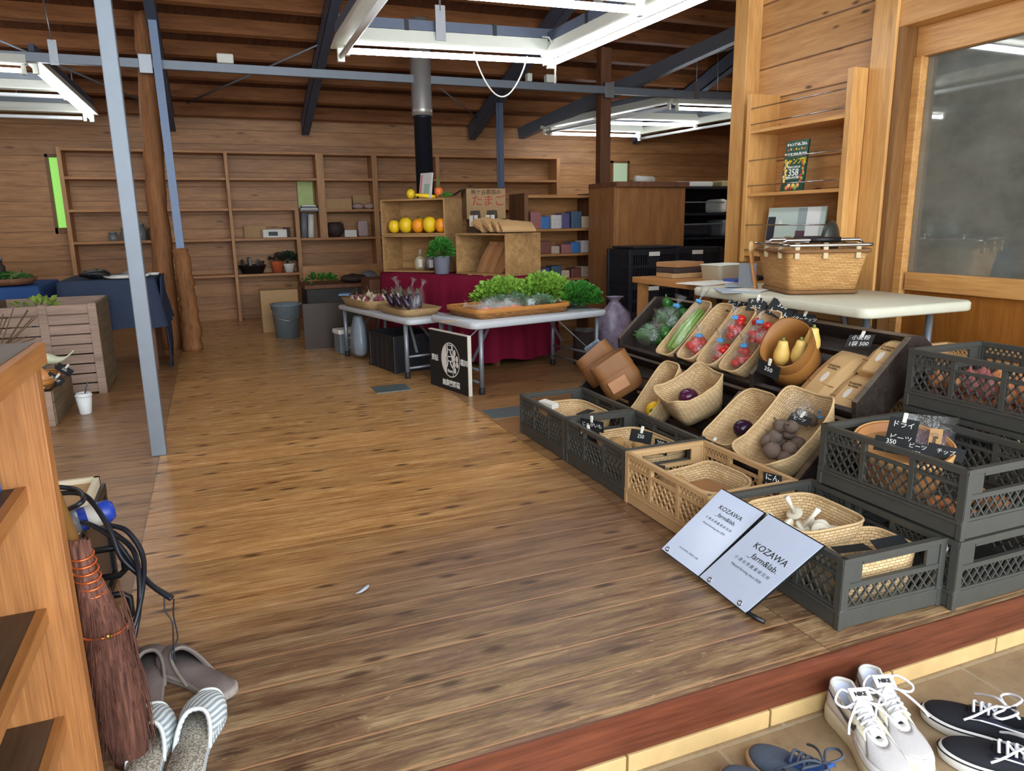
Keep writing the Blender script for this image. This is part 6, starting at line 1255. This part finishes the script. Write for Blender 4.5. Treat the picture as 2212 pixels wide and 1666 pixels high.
# black equipment case with two handles
cs = thing('equipment_case', 'black metal edged case with two big handles behind the broom', 'case', (-.50, 2.10, 0)); M_case = plain('case_black', (26, 26, 28), .35, .2, .3)
G().box(-.22, .13, -.34, .30, .002, .297).obj('body', plain('case_brown', (74, 62, 54), .5, 0, .2), cs, bevel=.004)
for x in (-.22, .13):
    for y in (-.34, .30): G().box(x-.012, x+.012, y-.012, y+.012, 0, .30).obj('corner_edge', M_case, cs, bevel=.002)
for z in (.0125, .288):
    G().box(-.22, .13, -.352, -.33, z-.012, z+.012).obj('rim_edge', M_case, cs, bevel=.002); G().box(.12, .142, -.34, .30, z-.012, z+.012).obj('rim_edge', M_case, cs, bevel=.002)
for z in (.135, .257):
    x0 = .15; G().tube([(x0-.005, -.2, z-.036), (x0+.070, -.2, z-.036), (x0+.084, -.2, z-.024), (x0+.084, -.2, z+.024), (x0+.070, -.2, z+.036), (x0-.005, -.2, z+.036)], .0085, 8).obj('handle', M_case, cs, bevel=0)
    G().box(.142, .148, -.232, -.168, z-.05, z+.04).obj('handle_plate', M_case, cs, bevel=.002)
# box with white rim behind it
wb = thing('framed_board', 'brown board with a white painted rim lying on top of the black case', 'board', (-.50, 2.10, .3005)); G().box(-.22, .125, -.33, .30, 0, .012).obj('body', M_card, wb)
g = G(); g.box(.115, .13, -.335, .305, .0, .026).box(-.22, .13, .292, .305, .0, .026).box(-.22, .13, -.335, -.322, .0, .026); g.obj('white_rim', plain('rim_white', (222, 212, 184), .5), wb)
cn = thing('spray_can', 'blue and grey spray can with a white label lying on the framed board', 'can', (-.352, 1.985, .314)); ax = V((.95, .25, .12)).normalized(); G().lathe([(.026, -.05), (.029, -.045), (.029, -.012)], (0, 0, .034), 20, ax).obj('grey_cap', plain('can_grey', (130, 134, 138), .3, .5), cn); G().lathe([(.029, -.012), (.029, .055), (.02, .068), (0, .07)], (0, 0, .034), 20, ax).obj('blue_body', plain('can_blue', (38, 68, 170), .35), cn); G().lathe([(.0296, .006), (.0296, .036)], (0, 0, .034), 20, ax).obj('paper_label', M_paper, cn)
M_rub = plain('cable_rubber', (24, 28, 36), .35, 0, .1)
def bez(pts, n=10):
    pts = [V(p) for p in pts]; out = []
    for i in range(len(pts)-1):
        p0, p1, p2, p3 = pts[max(0, i-1)], pts[i], pts[i+1], pts[min(len(pts)-1, i+2)]
        for j in range(n):
            t_ = j/n; out.append(.5*((2*p1)+(p2-p0)*t_+(2*p0-5*p1+4*p2-p3)*t_*t_+(3*p1-p0-3*p2+p3)*t_**3))
    out.append(pts[-1]); return out
cyp = 1.90
Q3 = lambda u, v, y=cyp: ony(u, v, y)
for i, (pts, lb) in enumerate((
    ([Q3(120, 1052, 2.0), Q3(165, 1058, 1.98), Q3(180, 1080), Q3(150, 1100), Q3(128, 1108, 2.02)], 'black cable looped highest over the black case'),
    ([Q3(125, 1066, 2.0), Q3(185, 1072, 1.97), Q3(235, 1140), Q3(262, 1205, 1.86), Q3(305, 1245, 1.84), Q3(335, 1270, 1.82), Q3(372, 1292, 1.79)], 'black cable running out to the right with a knotted cord end'),
    ([Q3(135, 1124, 2.0), Q3(185, 1130, 1.95), Q3(240, 1160), Q3(285, 1215, 1.86), Q3(325, 1262, 1.81), Q3(370, 1294, 1.78)], 'black cable crossing over the others towards the knotted end'),
    ([Q3(235, 1135, 1.93), Q3(275, 1148, 1.9), Q3(308, 1200, 1.86), Q3(308, 1270, 1.8), Q3(290, 1350, 1.75), Q3(265, 1378, 1.74)], 'black cable curving down behind the broom'),
    ([Q3(240, 1148, 1.95), Q3(285, 1185, 1.88), Q3(300, 1240, 1.82), Q3(300, 1320, 1.77), Q3(280, 1420, 1.73), Q3(272, 1450, 1.72)], 'black cable hanging down over the grey slipper'))):
    b_ = bez(pts); tag(G().tube([V((q.x, q.y, max(q.z, .008))) for q in b_], .0062, 8).obj('cable', M_rub), lb, 'cable', None)
b_ = bez([Q3(355, 1290, 1.79), Q3(357, 1320, 1.78), Q3(372, 1345, 1.77), Q3(375, 1395, 1.76), Q3(378, 1430, 1.75)]); tag(G().tube([V((q.x, q.y, max(q.z, .004))) for q in b_], .0018, 6).obj('tie_cord', M_rub), 'thin black cord dangling left from the cable end', 'cord')
b_ = bez([Q3(376, 1294, 1.785), Q3(375, 1330, 1.78), Q3(384, 1378, 1.77), Q3(372, 1405, 1.76), Q3(374, 1425, 1.75)]); tag(G().tube([V((q.x, q.y, max(q.z, .004))) for q in b_], .0018, 6).obj('tie_cord', M_rub), 'thin black cord dangling right from the cable end', 'cord')
# slippers
def outline(L, wh, wm, wb, n=40, asym=.006):
    """foot outline, heel at x=0, toe at x=L"""
    P_ = []
    def hw(t):
        if t < .12: return wh*math.sqrt(max(0, 1-((.12-t)/.12)**2))
        if t > .74: return wb*math.sqrt(max(0, 1-((t-.74)/.26)**2))
        if t < .4: f = (t-.12)/.28; f = f*f*(3-2*f); return wh+(wm-wh)*f
        f = (t-.4)/.34; f = f*f*(3-2*f); return wm+(wb-wm)*f
    ts = [.5-.5*math.cos(math.pi*i/n) for i in range(n+1)]
    P_ = [(t*L, hw(t)+asym*math.sin(math.pi*t)) for t in ts]+[(t*L, -hw(t)+asym*math.sin(math.pi*t)) for t in reversed(ts[1:-1])]
    P_ = P_[:1]+P_[:0:-1]
    return P_, hw
def slipper(label, heel, toe, side, kind):
    heel, toe = V(heel), V(toe); d = toe-heel; L = .272; t = thing('slipper', label, 'slipper', heel, math.atan2(d.y, d.x))
    O, hw = outline(L, .036, .034, .047, asym=.006*side)
    ctr = lambda p, k: V((L/2+(p[0]-L/2)*k, p[1]*k, 0))
    z1 = .018; mats = {'grey': (M_sgrey, M_scord, M_sgrey), 'striped': (M_mesh, M_sstripe, M_sstripe)}[kind]
    G().loft([[ctr(p, .96) for p in O], [ctr(p, 1.0)+V((0, 0, .004)) for p in O], [ctr(p, 1.)+V((0, 0, z1)) for p in O], [ctr(p, .95)+V((0, 0, z1+.002)) for p in O]], True, True, True).obj('sole', mats[1], t)
    G().loft([[ctr(p, .945)+V((0, 0, z1+.0005)) for p in O], [ctr(p, .93)+V((0, 0, z1+.004)) for p in O]], True, False, True).obj('insole', mats[0], t)
    t0, t1, hh = (.40, 1.0, .044) if kind == 'grey' else (.40, .95, .052)
    rr = []
    for i in range(15):
        u = t0+(t1-t0)*i/14; w_ = max(.004, hw(min(u, .992)))*1.01; h_ = hh*(1-.42*((u-t0)/(1-t0))**1.3) if kind == 'grey' else hh*(1-.28*(i/14))
        if kind == 'grey' and i == 14: w_ = .01; h_ = .014
        r_ = []
        for k in range(21):
            a_ = math.pi*k/20; r_.append(V((u*L+((.100 if kind == 'grey' else .062)*math.sin(a_)**.8)*(1-i/14), w_*math.copysign(abs(math.cos(a_))**.75, math.cos(a_))+.006*side*math.sin(math.pi*min(1, u)), z1-.006+(h_)*math.sin(a_)**.8)))
        rr.append(r_)
    g = G().loft(rr, False); g.obj('upper_band', mats[2], t, thick=.006, toff=-1)
    G().tube(rr[0], .0042, 8).obj('piping', M_scord if kind == 'grey' else M_sstripe, t)
    if kind != 'grey': G().tube(rr[-1], .0036, 8).obj('piping', M_sstripe, t)
    return t
M_sgrey = plain('slipper_grey', (122, 110, 106), .9, 0, .12, .3, 60)
def stripes(name, c1, c2, sc, ax=0):
    k = N(name); wv = k.n.new('ShaderNodeTexWave'); k.l.new(k.mapping(k.coord('UV'), (1, 1, 1)), wv.inputs['Vector']); wv.bands_direction = 'X' if ax == 0 else 'Y'; wv.inputs['Scale'].default_value = sc; wv.inputs['Distortion'].default_value = 0
    k.base(k.ramp(wv.outputs[0], [(.45, s2l(c1)), (.6, s2l(c2))])); k.rough(.85); k.bump(wv.outputs[0], .4, .002); return k.m
M_scord = stripes('corduroy_trim', (134, 124, 116), (182, 174, 164), 90); M_sstripe = stripes('striped_band', (222, 226, 222), (150, 166, 176), 26)
kk = N('mesh_insole'); ck = kk.n.new('ShaderNodeTexVoronoi'); kk.l.new(kk.coord(), ck.inputs['Vector']); ck.inputs['Scale'].default_value = 240; kk.base(kk.ramp(ck.outputs['Distance'], [(.25, s2l((192, 184, 166))), (.7, s2l((124, 118, 106)))])); kk.rough(.9); kk.bump(ck.outputs['Distance'], .6, .002); M_mesh = kk.m
slipper('grey cloth slipper on the right, clear of the broom', (-.052, 1.615, 0), (-.205, 1.86, 0), 1, 'grey'); slipper('grey cloth slipper on the left, half behind the broom', (-.232, 1.60, 0), (-.235, 1.87, 0), -1, 'grey')
slipper('pale striped open slipper on the right, nearest the picture edge', (-.148, 1.345, 0), (-.092, 1.61, 0), 1, 'striped'); slipper('pale striped open slipper on the left, under the broom tip', (-.232, 1.335, 0), (-.205, 1.60, 0), -1, 'striped')
# tall slatted planter
pl = thing('slatted_planter', 'tall weathered slatted wooden planter before the dark cloth table', 'planter', (-1.02, 5.66, 0)); M_slat = wood('weathered_slats', (128, 104, 90), (176, 150, 132), 0, 2, rough=.7, knots=.3); M_slatv = wood('weathered_side', (96, 80, 60), (140, 120, 92), 1, 2, rough=.7, knots=.3)
for k in range(9): G().box(-.30, .295, -.315, -.30, .012+.064*k, .012+.064*k+.056).obj('front_slat', M_slat, pl, bevel=.002)
for k in range(9): G().box(.30, .314, -.31, .30, .008+.064*k, .008+.064*k+.0625).obj('side_slat', M_slatv, pl, bevel=.0015)
for x in (-.30, .01, .285): G().box(x-.02, x+.028, -.325, -.3155, 0, .585).obj('front_stile', M_slat, pl, bevel=.002)
G().box(-.315, -.30, -.31, .30, .0, .585).obj('side_board', M_slatv, pl); G().box(-.30, .30, .285, .30, .0, .585).obj('back_board', M_slat, pl); G().box(-.298, .298, -.298, .283, .30, .32).obj('inner_floor', M_slat, pl)
hb_ = thing('green_sprig', 'light green sprig lying over the rim of the slatted planter', 'herb', (-1.05, 5.50, .50)); leaves(G(), (0, 0, .06), 60, (.13, .06, .07), .03, .06, 41).obj('foliage', plain('light_sprig', (136, 160, 70), .5, 0, .3), hb_)
dsd = thing('dry_twigs', 'dry twiggy plant at the left end of the slatted planter', 'twigs', (-1.28, 5.15, 0)); g = G(); r2 = random.Random(2)
for i in range(26): a_ = r2.uniform(-.6, 1.); g.tube([(0, 0, .22), (.1*a_, r2.uniform(-.05, .05), .36), (.28*a_, r2.uniform(-.1, .1), .34+r2.uniform(.0, .26))], .003, 5)
g.obj('twigs', M_stem, dsd); G().lathe([(.07, 0), (.09, .2), (.095, .21), (.08, .21), (0, .2)], (0, 0, 0), 20).obj('pot', M_dark, dsd)
# small crate of onions
oc = thing('wooden_crate', 'small weathered wooden crate of onions beside the paper cup', 'crate', (-1.13, 4.84, 0)); 
for k in range(3): G().box(-.26, .255, -.30, -.288, .004+.062*k, .004+.062*k+.056).obj('front_slat', M_slat, oc, bevel=.002)
for k in range(3): G().box(.255, .268, -.295, .285, .002+.063*k, .002+.063*k+.061).obj('side_slat', M_slatv, oc, bevel=.002)
G().box(-.27, -.256, -.3, .29, 0, .19).obj('side_board', M_slatv, oc); G().box(-.256, .255, .275, .29, 0, .19).obj('back_board', M_slat, oc); G().box(.225, .26, -.308, -.300, 0, .192).obj('corner_post', M_slat, oc); G().box(-.25, .25, -.285, .27, .008, .10).obj('inner_floor', M_slat, oc)
ys = tray('yellow straw tray of onions on the small weathered crate', (-1.04, 4.78, .192), 0, .34, .42, .05, 'straw_tray')
M_onion2 = plain('big_onion', (206, 140, 84), .35, 0, .12)
for i, (x, y, z, r_, lb) in enumerate(((-.93, 4.68, .20, .055, 'large pale brown onion nearest the front of the straw tray'), (-1.04, 4.74, .20, .05, 'brown onion left in the straw tray'), (-1.0, 4.88, .20, .05, 'brown onion at the back of the straw tray'))):
    t = thing('onion', lb, 'onion', (x, y, z)); G().lathe([(0, 0), (r_*.7, r_*.12), (r_, r_*.8), (r_*.75, r_*1.4), (r_*.2, r_*1.75), (.004, r_*2)], (0, 0, 0), 18).obj('bulb', M_onion2, t)
for i, (x, y, z, lb) in enumerate(((-.985, 4.53, .225, 'black chalk card leftmost on the onion crate'), (-.93, 4.56, .185, 'black chalk card hanging lowest on the onion crate'), (-.865, 4.66, .235, 'black chalk card in the middle of the onion crate'), (-.845, 4.84, .255, 'black chalk card rightmost on the onion crate'))): card(lb, (x, y, z), (.75, .1, -.65), (.55, -.1, .7), [['玉ねぎ'], ['150'], ['玉ねぎ'], ['200']][i], .09, .045)
wg = thing('long_gourd', 'long pale green gourd with a thin curved stalk on the onion crate', 'gourd', (-1.0, 5.0, .245)); pts = bez([(-.18, 0, .06), (-.08, 0, .075), (.03, 0, .06), (.10, .0, .045), (.15, .0, .06), (.19, 0, .095)], 5); m_ = len(pts); G().tube(pts, [.035*math.sin(math.pi*min(.97, .12+.6*i/(m_-1)))**.7*(1 if i < m_*.45 else max(.14, 1-(i-m_*.45)/(m_*.35))) for i in range(m_)], 14).obj('fruit', plain('gourd_pale', (206, 208, 178), .5, 0, .06), wg); G().ell((-.05, .05, .02), (.11, .04, .025), 12, 8).obj('lower_gourd', plain('gourd_pale', (206, 208, 178)), wg)
tag(G().ell((-1.03, 4.93, .265), (.05, .04, .025), 12, 8).obj('purple_bag', plain('purple_net', (130, 86, 110), .6, 0, .3)), 'purple bag of vegetables under the long pale gourd', 'bag')
# paper cup
cu_ = onz(186, 893); cp_ = thing('paper_cup', 'white paper cup with lid and dark straw standing on the floor', 'cup', cu_); G().lathe([(.030, 0), (.031, .002), (.043, .105), (0, .105)], (0, 0, 0), 28).obj('cup', plain('cup_white', (228, 232, 228), .5, 0, .02), cp_); G().lathe([(.045, .103), (.046, .106), (.046, .113), (.041, .115), (.040, .122), (.034, .122), (.033, .118), (0, .118)], (0, 0, 0), 28).obj('lid', plain('lid_white', (236, 238, 236), .35, 0, .02), cp_); G().tube([(.008, 0, .115), (.018, 0, .15), (.032, .0, .185)], .0038, 8).obj('straw', plain('straw_teal', (60, 86, 84), .4), cp_)
# cloth covered tables
M_navy = plain('navy_cloth', (52, 62, 82), .85, 0, .15, .25, 14, .2); M_blue = plain('blue_cloth', (44, 74, 122), .85, 0, .15, .25, 14, .2)
def cloth_table(lbt, lbc, x0, x1, y0, y1, z, drop, mat, seed):
    t = thing('table', lbt, 'table', ((x0+x1)/2, (y0+y1)/2, 0)); w_, d_ = (x1-x0)/2, (y1-y0)/2; G().box(-w_+.02, w_-.02, -d_+.02, d_-.02, z-.03, z-.004).obj('table_top', M_post, t)
    for a_ in (-1, 1):
        for b_ in (-1, 1): G().box(a_*(w_-.06)-.02, a_*(w_-.06)+.02, b_*(d_-.06)-.02, b_*(d_-.06)+.02, 0, z-.03).obj('leg', M_post, t)
    tag(drape((x0, y0, 0), (1, 0, 0), (0, 1, 0), x1-x0, y1-y0, z, drop, seed, amp=.016).obj('tablecloth', mat), lbc, 'tablecloth')
cloth_table('table under the dark navy cloth, in front of the log posts', 'dark navy cloth over the table in front of the log posts', -1.02, -.40, 6.05, 6.80, .685, .36, M_navy, 3); cloth_table('table under the bright blue cloth at the far left', 'bright blue cloth over the table at the far left', -2.6, -1.13, 5.98, 6.75, .665, .42, M_blue, 5)
gd = thing('hanging_cloth', 'dark blue cloth corner trailing to the floor at the right of the navy table', 'cloth', (-.36, 6.35, 0)); G().loft([[V((0+.012*math.sin(5*i+j), -.28+.09*j+.01*math.sin(3*i), z)) for j in range(7)] for i, z in enumerate((.69, .55, .40, .25, .12, .01))], False).obj('cloth', M_navy, gd, thick=.006)
tbz = .668
bt_ = thing('bean_tray', 'wooden tray heaped with green beans on the bright blue cloth', 'tray', (-1.33, 6.12, tbz+.008)); G().lathe([(.15, 0), (.19, .045), (.18, .045), (.145, .008), (0, .008)], (0, 0, 0), 26).obj('tray', M_post, bt_)
rg_ = random.Random(8)
for i in range(34):
    a_ = rg_.uniform(0, 3.14); c = V((-1.33+rg_.uniform(-.11, .11), 6.12+rg_.uniform(-.10, .10), tbz+.035+.05*rg_.random())); d = V((math.cos(a_), math.sin(a_), rg_.uniform(-.1, .2)))*.07; tag(G().tube([c-d, c+V((0, 0, .008)), c+d], [.004, .008, .003], 6).obj('green_bean', M_pep if i % 3 else M_leaf), 'green bean in the wooden tray on the blue cloth', 'bean', 'beans in the wooden tray')
sl = thing('slate_board', 'pale grey-green slab leaning beside the bean tray', 'board', (-1.52, 6.2, tbz+.005)); G().beam((.07, .0, 0), (-.07, .12, .30), .12, .012, (0, 1, 0)).obj('slab', plain('slate_green', (146, 164, 150), .6, 0, .15, .1, 40), sl); G().beam((-.07, .125, .29), (-.075, .125, .315), .14, .02, (0, 1, 0)).obj('clamp', M_black, sl)
for i, (x, y, lb) in enumerate(((-1.90, 6.3, 'dark leaning board at the far left of the blue cloth table'), (-1.77, 6.3, 'second dark leaning board beside the first on the blue cloth table'))):
    t = thing('dark_board', lb, 'board', (x, y, tbz+.005)); G().beam((.05, 0, 0), (-.05, .1, .26), .13, .014, (0, 1, 0)).obj('board', M_night if 'M_night' in globals() else M_black, t)
pk = tray('long tray of pinkish roots at the front of the blue cloth table', (-1.75, 6.08, tbz+.006), 0, .62, .16, .03, 'root_tray')
M_pinkroot = plain('pink_root', (198, 132, 118), .6, 0, .25)
for i in range(16): tag(G().ell((-2.02+.035*i, 6.07+.015*(i % 3), tbz+.042), (.026, .03, .02), 12, 8, None, .1, i).obj('pink_root', M_pinkroot), 'pinkish root in the long tray on the blue cloth', 'root vegetable', 'pinkish roots in the long tray')
for i, (x, y, m_, lb) in enumerate(((-1.60, 6.32, plain('oil_yellow', (176, 150, 70), .3, 0, .3), 'yellowish jar behind the pinkish roots'), (-1.44, 6.40, M_dark, 'dark jar behind the grey-green slab'))): jar(x, tbz+.005, .05, .16, lb, y, m_)
for i, (x, y, s_, m_, lb) in enumerate(((-.80, 6.2, .10, M_black, 'black cloth heap at the left of the navy table'), (-.56, 6.30, .07, M_grey, 'grey folded cap on the navy table'))): tag(G().ell((x, y, .690+s_*.32), (s_, s_*.8, s_*.32), 16, 8, None, .18, i).obj('folded_cloth', m_), lb, 'cloth')
for i, (x, y, L, lb) in enumerate(((-.62, 6.12, .24, 'long white tray at the front of the navy table'), (-.50, 6.2, .14, 'short white tray behind the pole on the navy table'), (-.42, 6.35, .09, 'white plate at the right end of the navy table'))): tag(G().lathe([(L*.38, 0), (L*.5, .018), (L*.47, .018), (L*.36, .004), (0, .004)], (x, y, .6905), 26).obj('white_dish', M_paper), lb, 'dish')
# ------------------------------------------------------------------ shoes on the stone floor
def shoe(label, heel, toe, side, st):
    heel, toe = V(heel), V(toe); d = (toe-heel); L = d.length; t = thing('shoe', label, 'shoe', heel, math.atan2(d.y, d.x))
    O, hw = outline(L, L*.118, L*.112, L*.165, n=30, asym=.007*side); N_ = len(O)
    zs, zh = st['sole'], st['heel']
    sz = lambda x: zh+(zs-zh)*min(1, max(0, x/L*1.6))
    c = V((L/2, 0, 0)); sc = lambda p, k, z=0.: V((L/2+(p[0]-L/2)*k, p[1]*k, z))
    G().loft([[sc(p, .95, .0) for p in O], [sc(p, 1.01, .005) for p in O], [sc(p, 1.03, sz(p[0])*.6) for p in O], [sc(p, 1.0, sz(p[0])) for p in O]], True, True, True).obj('sole', st['m_sole'], t)
    if 'line' in st: G().tube([sc(p, 1.028, sz(p[0])*.78) for p in O], .0018, 6, closed=True).obj('foxing_line', st['line'], t)
    th0, hc = .64, st['collar']
    def opening(p):
        """opening loop: wide at the ankle, narrow along the throat"""
        tt = p[0]/L; s_ = 1 if p[1] > 0.007*side*math.sin(math.pi*tt) else -1
        u = min(tt, .999)*th0; w_ = L*(.098 if u < .34 else .098-.052*min(1, (u-.34)/.16))*math.sqrt(max(0, min(1, u/.07)))*math.sqrt(max(0, min(1, (th0+.004-u)/.04)))
        z = hc*(1.08 if u < .08 else 1.08-.22*min(1, (u-.08)/.2) if u < .28 else .86+.06*math.sin((u-.28)*6)) if u < .45 else hc*.86*(1-.16*(u-.45)/(th0-.45))
        return V((u*L+.004, s_*w_+.006*side*math.sin(math.pi*u), z))
    OP = [opening(p) for p in O]
    def surf(i, s_):
        p = O[i % N_]; b = sc(p, .985, sz(p[0])-.002); o = OP[i % N_]; q = b.lerp(o, s_**1.25); q.z = b.z+(o.z-b.z)*s_**.62; return q
    NL = 9; rings = [[surf(i, j/NL) for i in range(N_)] for j in range(NL+1)]
    G().loft(rings, True).obj('upper', st['m_upper'], t, thick=.005, toff=-1)
    # collar lining and insole
    G().loft([[V((L*.30+(q.x-L*.30)*.97, q.y*.95, q.z-.003)) for q in OP], [V((q.x*.95+.012, q.y*.92, q.z*.55+.01)) for q in OP], [sc(p, .80, zs+.004) for p in O]], True, False, True).obj('lining', st['m_lining'], t)
    # toe cap / panel bands
    def band(i0, i1, s0, s1, off, nm, m_, K=6):
        g = G(); rr = [[surf(i, s0(i)+(s1(i)-s0(i))*k/K)+V((0, 0, .0)) for k in range(K+1)] for i in range(i0, i1+1)]
        cen = V((L*.5, 0, .03)); rr = [[q+(q-V((q.x, 0, .02))).normalized()*off for q in r_] for r_ in rr]; g.loft(rr, False); return g.obj(nm, m_, t, thick=.0015, toff=1)
    mid = N_//2
    for nm, i0, i1, a_, b_, m_ in st['bands']:
        for sgn in ((1,) if nm == 'toe_panel' else (1, -1)):
            lo_, hi_ = (int(i0*N_), int(i1*N_)) if sgn == 1 else (N_-int(i1*N_), N_-int(i0*N_))
            band(lo_, hi_, lambda i: a_, lambda i: b_, .0025, nm, m_)
    # swoosh or wave stripe on each side
    if 'stripe' in st:
        for sgn in (1, -1):
            pts = []
            for u, s_, w_ in st['stripe']:
                i = u*N_ if sgn == 1 else N_-u*N_; a_ = int(i); f = i-a_; q0 = surf(a_, s_-w_).lerp(surf(a_+1, s_-w_), f); q1 = surf(a_, s_+w_).lerp(surf(a_+1, s_+w_), f)
                pts.append([q+(q-V((q.x, 0, .02))).normalized()*.005 for q in (q0, q1)])
            G().loft(pts, False, smooth=False).obj('side_stripe', st['m_stripe'], t, thick=.001)
    # tongue
    tl = []
    for i in range(9):
        u = .645-.33*i/8; w_ = L*(.040+.045*(i/8)); z = hc*(.74+.46*(i/8)**1.3); tl.append([V((u*L, w_*(-1+2*k/8)+.005*side, z+.010*(1-(1-2*k/8)**2)-.004)) for k in range(9)])
    tg_ = G().loft(tl, False).obj('tongue', st['m_tongue'], t, thick=.006)
    # laces
    g = G()
    for i in range(5):
        u = .60-.055*i; w_ = L*.062; z = hc*(.80+.09*i/4*1.2)+.016
        g.tube(bez([(u*L, -w_-.004, z-.012), (u*L+.003, -w_*.5, z), (u*L+.005, 0, z+.003), (u*L+.003, w_*.5, z), (u*L, w_+.004, z-.012)], 4), .0032, 6)
        g.tube([(u*L, -w_, z-.008), (u*L-.012, 0, z+.004), (u*L-.028, w_, z)], .003, 6)
    z = hc*.96+.018; kx = .365*L; g.ell((kx, 0, z), (.009, .008, .006), 10, 6)
    for sgn in (1, -1):
        g.tube(bez([(kx, 0, z), (kx-.02, sgn*.03, z+.014), (kx+.005, sgn*.058, z+.004), (kx+.022, sgn*.042, z-.002), (kx, 0, z)], 6), .003, 6)
        g.tube(bez([(kx, 0, z), (kx+.025, sgn*.02, z+.004), (kx+.055, sgn*.05, z-.016), (kx+.075, sgn*.062, z-.03)], 6), .003, 6)
    g.obj('laces', st['m_lace'], t)
    if 'tag' in st:
        q = V((.36*L, .005*side, hc*1.06+.006)); q = tl[7][4]+V((0, 0, .006)); n_ = V((.45, 0, .9)); G().obox(q, (V((.9, 0, -.45)), V((0, 1, 0)), n_), (.016, .024, .0015)).obj('tongue_label', st['m_label'], t)
        text(st['tag'], .013, q+n_.normalized()*.002, (0, 1, 0), (-.9, 0, .45), st['m_tagink'], t, 'tongue_lettering', font_bold=.0005)
    return t
M_sw = plain('shoe_white', (214, 212, 206), .6, 0, .06, .15, 60); M_swg = plain('shoe_pale_grey', (184, 180, 178), .75, 0, .08, .25, 90); M_cream = plain('sole_cream', (204, 194, 164), .6, 0, .14, .1, 30); M_lace = plain('lace_white', (228, 230, 236), .8, 0, .03); M_lin = plain('lining_bluewhite', (214, 220, 236), .8, 0, .05); M_pan = plain('panel_cream', (216, 208, 180), .55, 0, .08)
airst = dict(sole=.034, heel=.048, collar=.098, m_sole=M_cream, m_upper=M_sw, m_lining=M_lin, m_tongue=M_sw, m_lace=M_lace, bands=[('toe_panel', .36, .64, .16, .80, M_swg), ('eyelet_panel', .20, .36, .55, .93, M_pan), ('mud_guard', .26, .5, .0, .17, M_sw)],
    stripe=[(.055, .66, .012), (.10, .50, .03), (.16, .36, .06), (.22, .30, .09), (.27, .40, .085), (.295, .60, .035)], m_stripe=plain('swoosh_dark', (58, 56, 66), .5), tag='NIKE', m_label=M_sw, m_tagink=M_ink)
shoe('white running shoe on the left of its pair, toe to the picture edge', (1.318, 1.195, -.15), (1.235, .925, -.15), 1, airst); shoe('white running shoe on the right of its pair, nearer the black shoes', (1.425, 1.205, -.15), (1.325, .940, -.15), -1, airst)
M_vb = plain('canvas_black', (26, 28, 36), .85, 0, .12, .3, 120); M_vw = plain('rubber_white', (220, 218, 212), .5, 0, .04); M_ves = plain('suede_navy', (34, 38, 56), .9, 0, .15, .3, 80)
vst = dict(sole=.032, heel=.034, collar=.082, m_sole=M_vw, m_upper=M_vb, m_lining=plain('lining_grey', (176, 176, 178), .85), m_tongue=M_vb, m_lace=M_lace, line=M_ink, bands=[('eyelet_panel', .20, .36, .55, .94, M_ves), ('heel_panel', .02, .10, .05, .6, M_ves)],
    stripe=[(.06, .46, .045), (.11, .50, .045), (.16, .52, .05), (.20, .62, .055), (.235, .74, .055), (.265, .70, .05), (.30, .60, .045), (.325, .52, .03)], m_stripe=plain('stripe_white', (226, 226, 222), .5))
shoe('black canvas shoe with white side stripe, nearer the step', (1.635, .865, -.15), (1.515, 1.105, -.15), 1, vst); shoe('black canvas shoe with white side stripe, nearer the picture edge', (1.565, .745, -.15), (1.435, .995, -.15), -1, vst)
M_bg = plain('knit_blue_grey', (84, 98, 116), .85, 0, .18, .4, 140); M_bsole = plain('sole_tan', (186, 160, 124), .6, 0, .1)
bst = dict(sole=.026, heel=.03, collar=.078, m_sole=M_bsole, m_upper=M_bg, m_lining=plain('lining_pale', (188, 200, 200), .85), m_tongue=plain('tongue_blue', (36, 78, 140), .6, 0, .1), m_lace=plain('lace_grey', (70, 78, 92), .8), bands=[])
shoe('blue-grey knitted shoe with bright blue tongue, left of the white pair', (1.105, .885, -.15), (1.033, 1.155, -.15), 1, bst); shoe('blue-grey knitted shoe in the middle of the three at the picture edge', (.985, .855, -.15), (.935, 1.125, -.15), -1, bst); shoe('blue-grey knitted shoe leftmost at the picture edge', (.855, .815, -.15), (.825, 1.095, -.15), -1, bst)
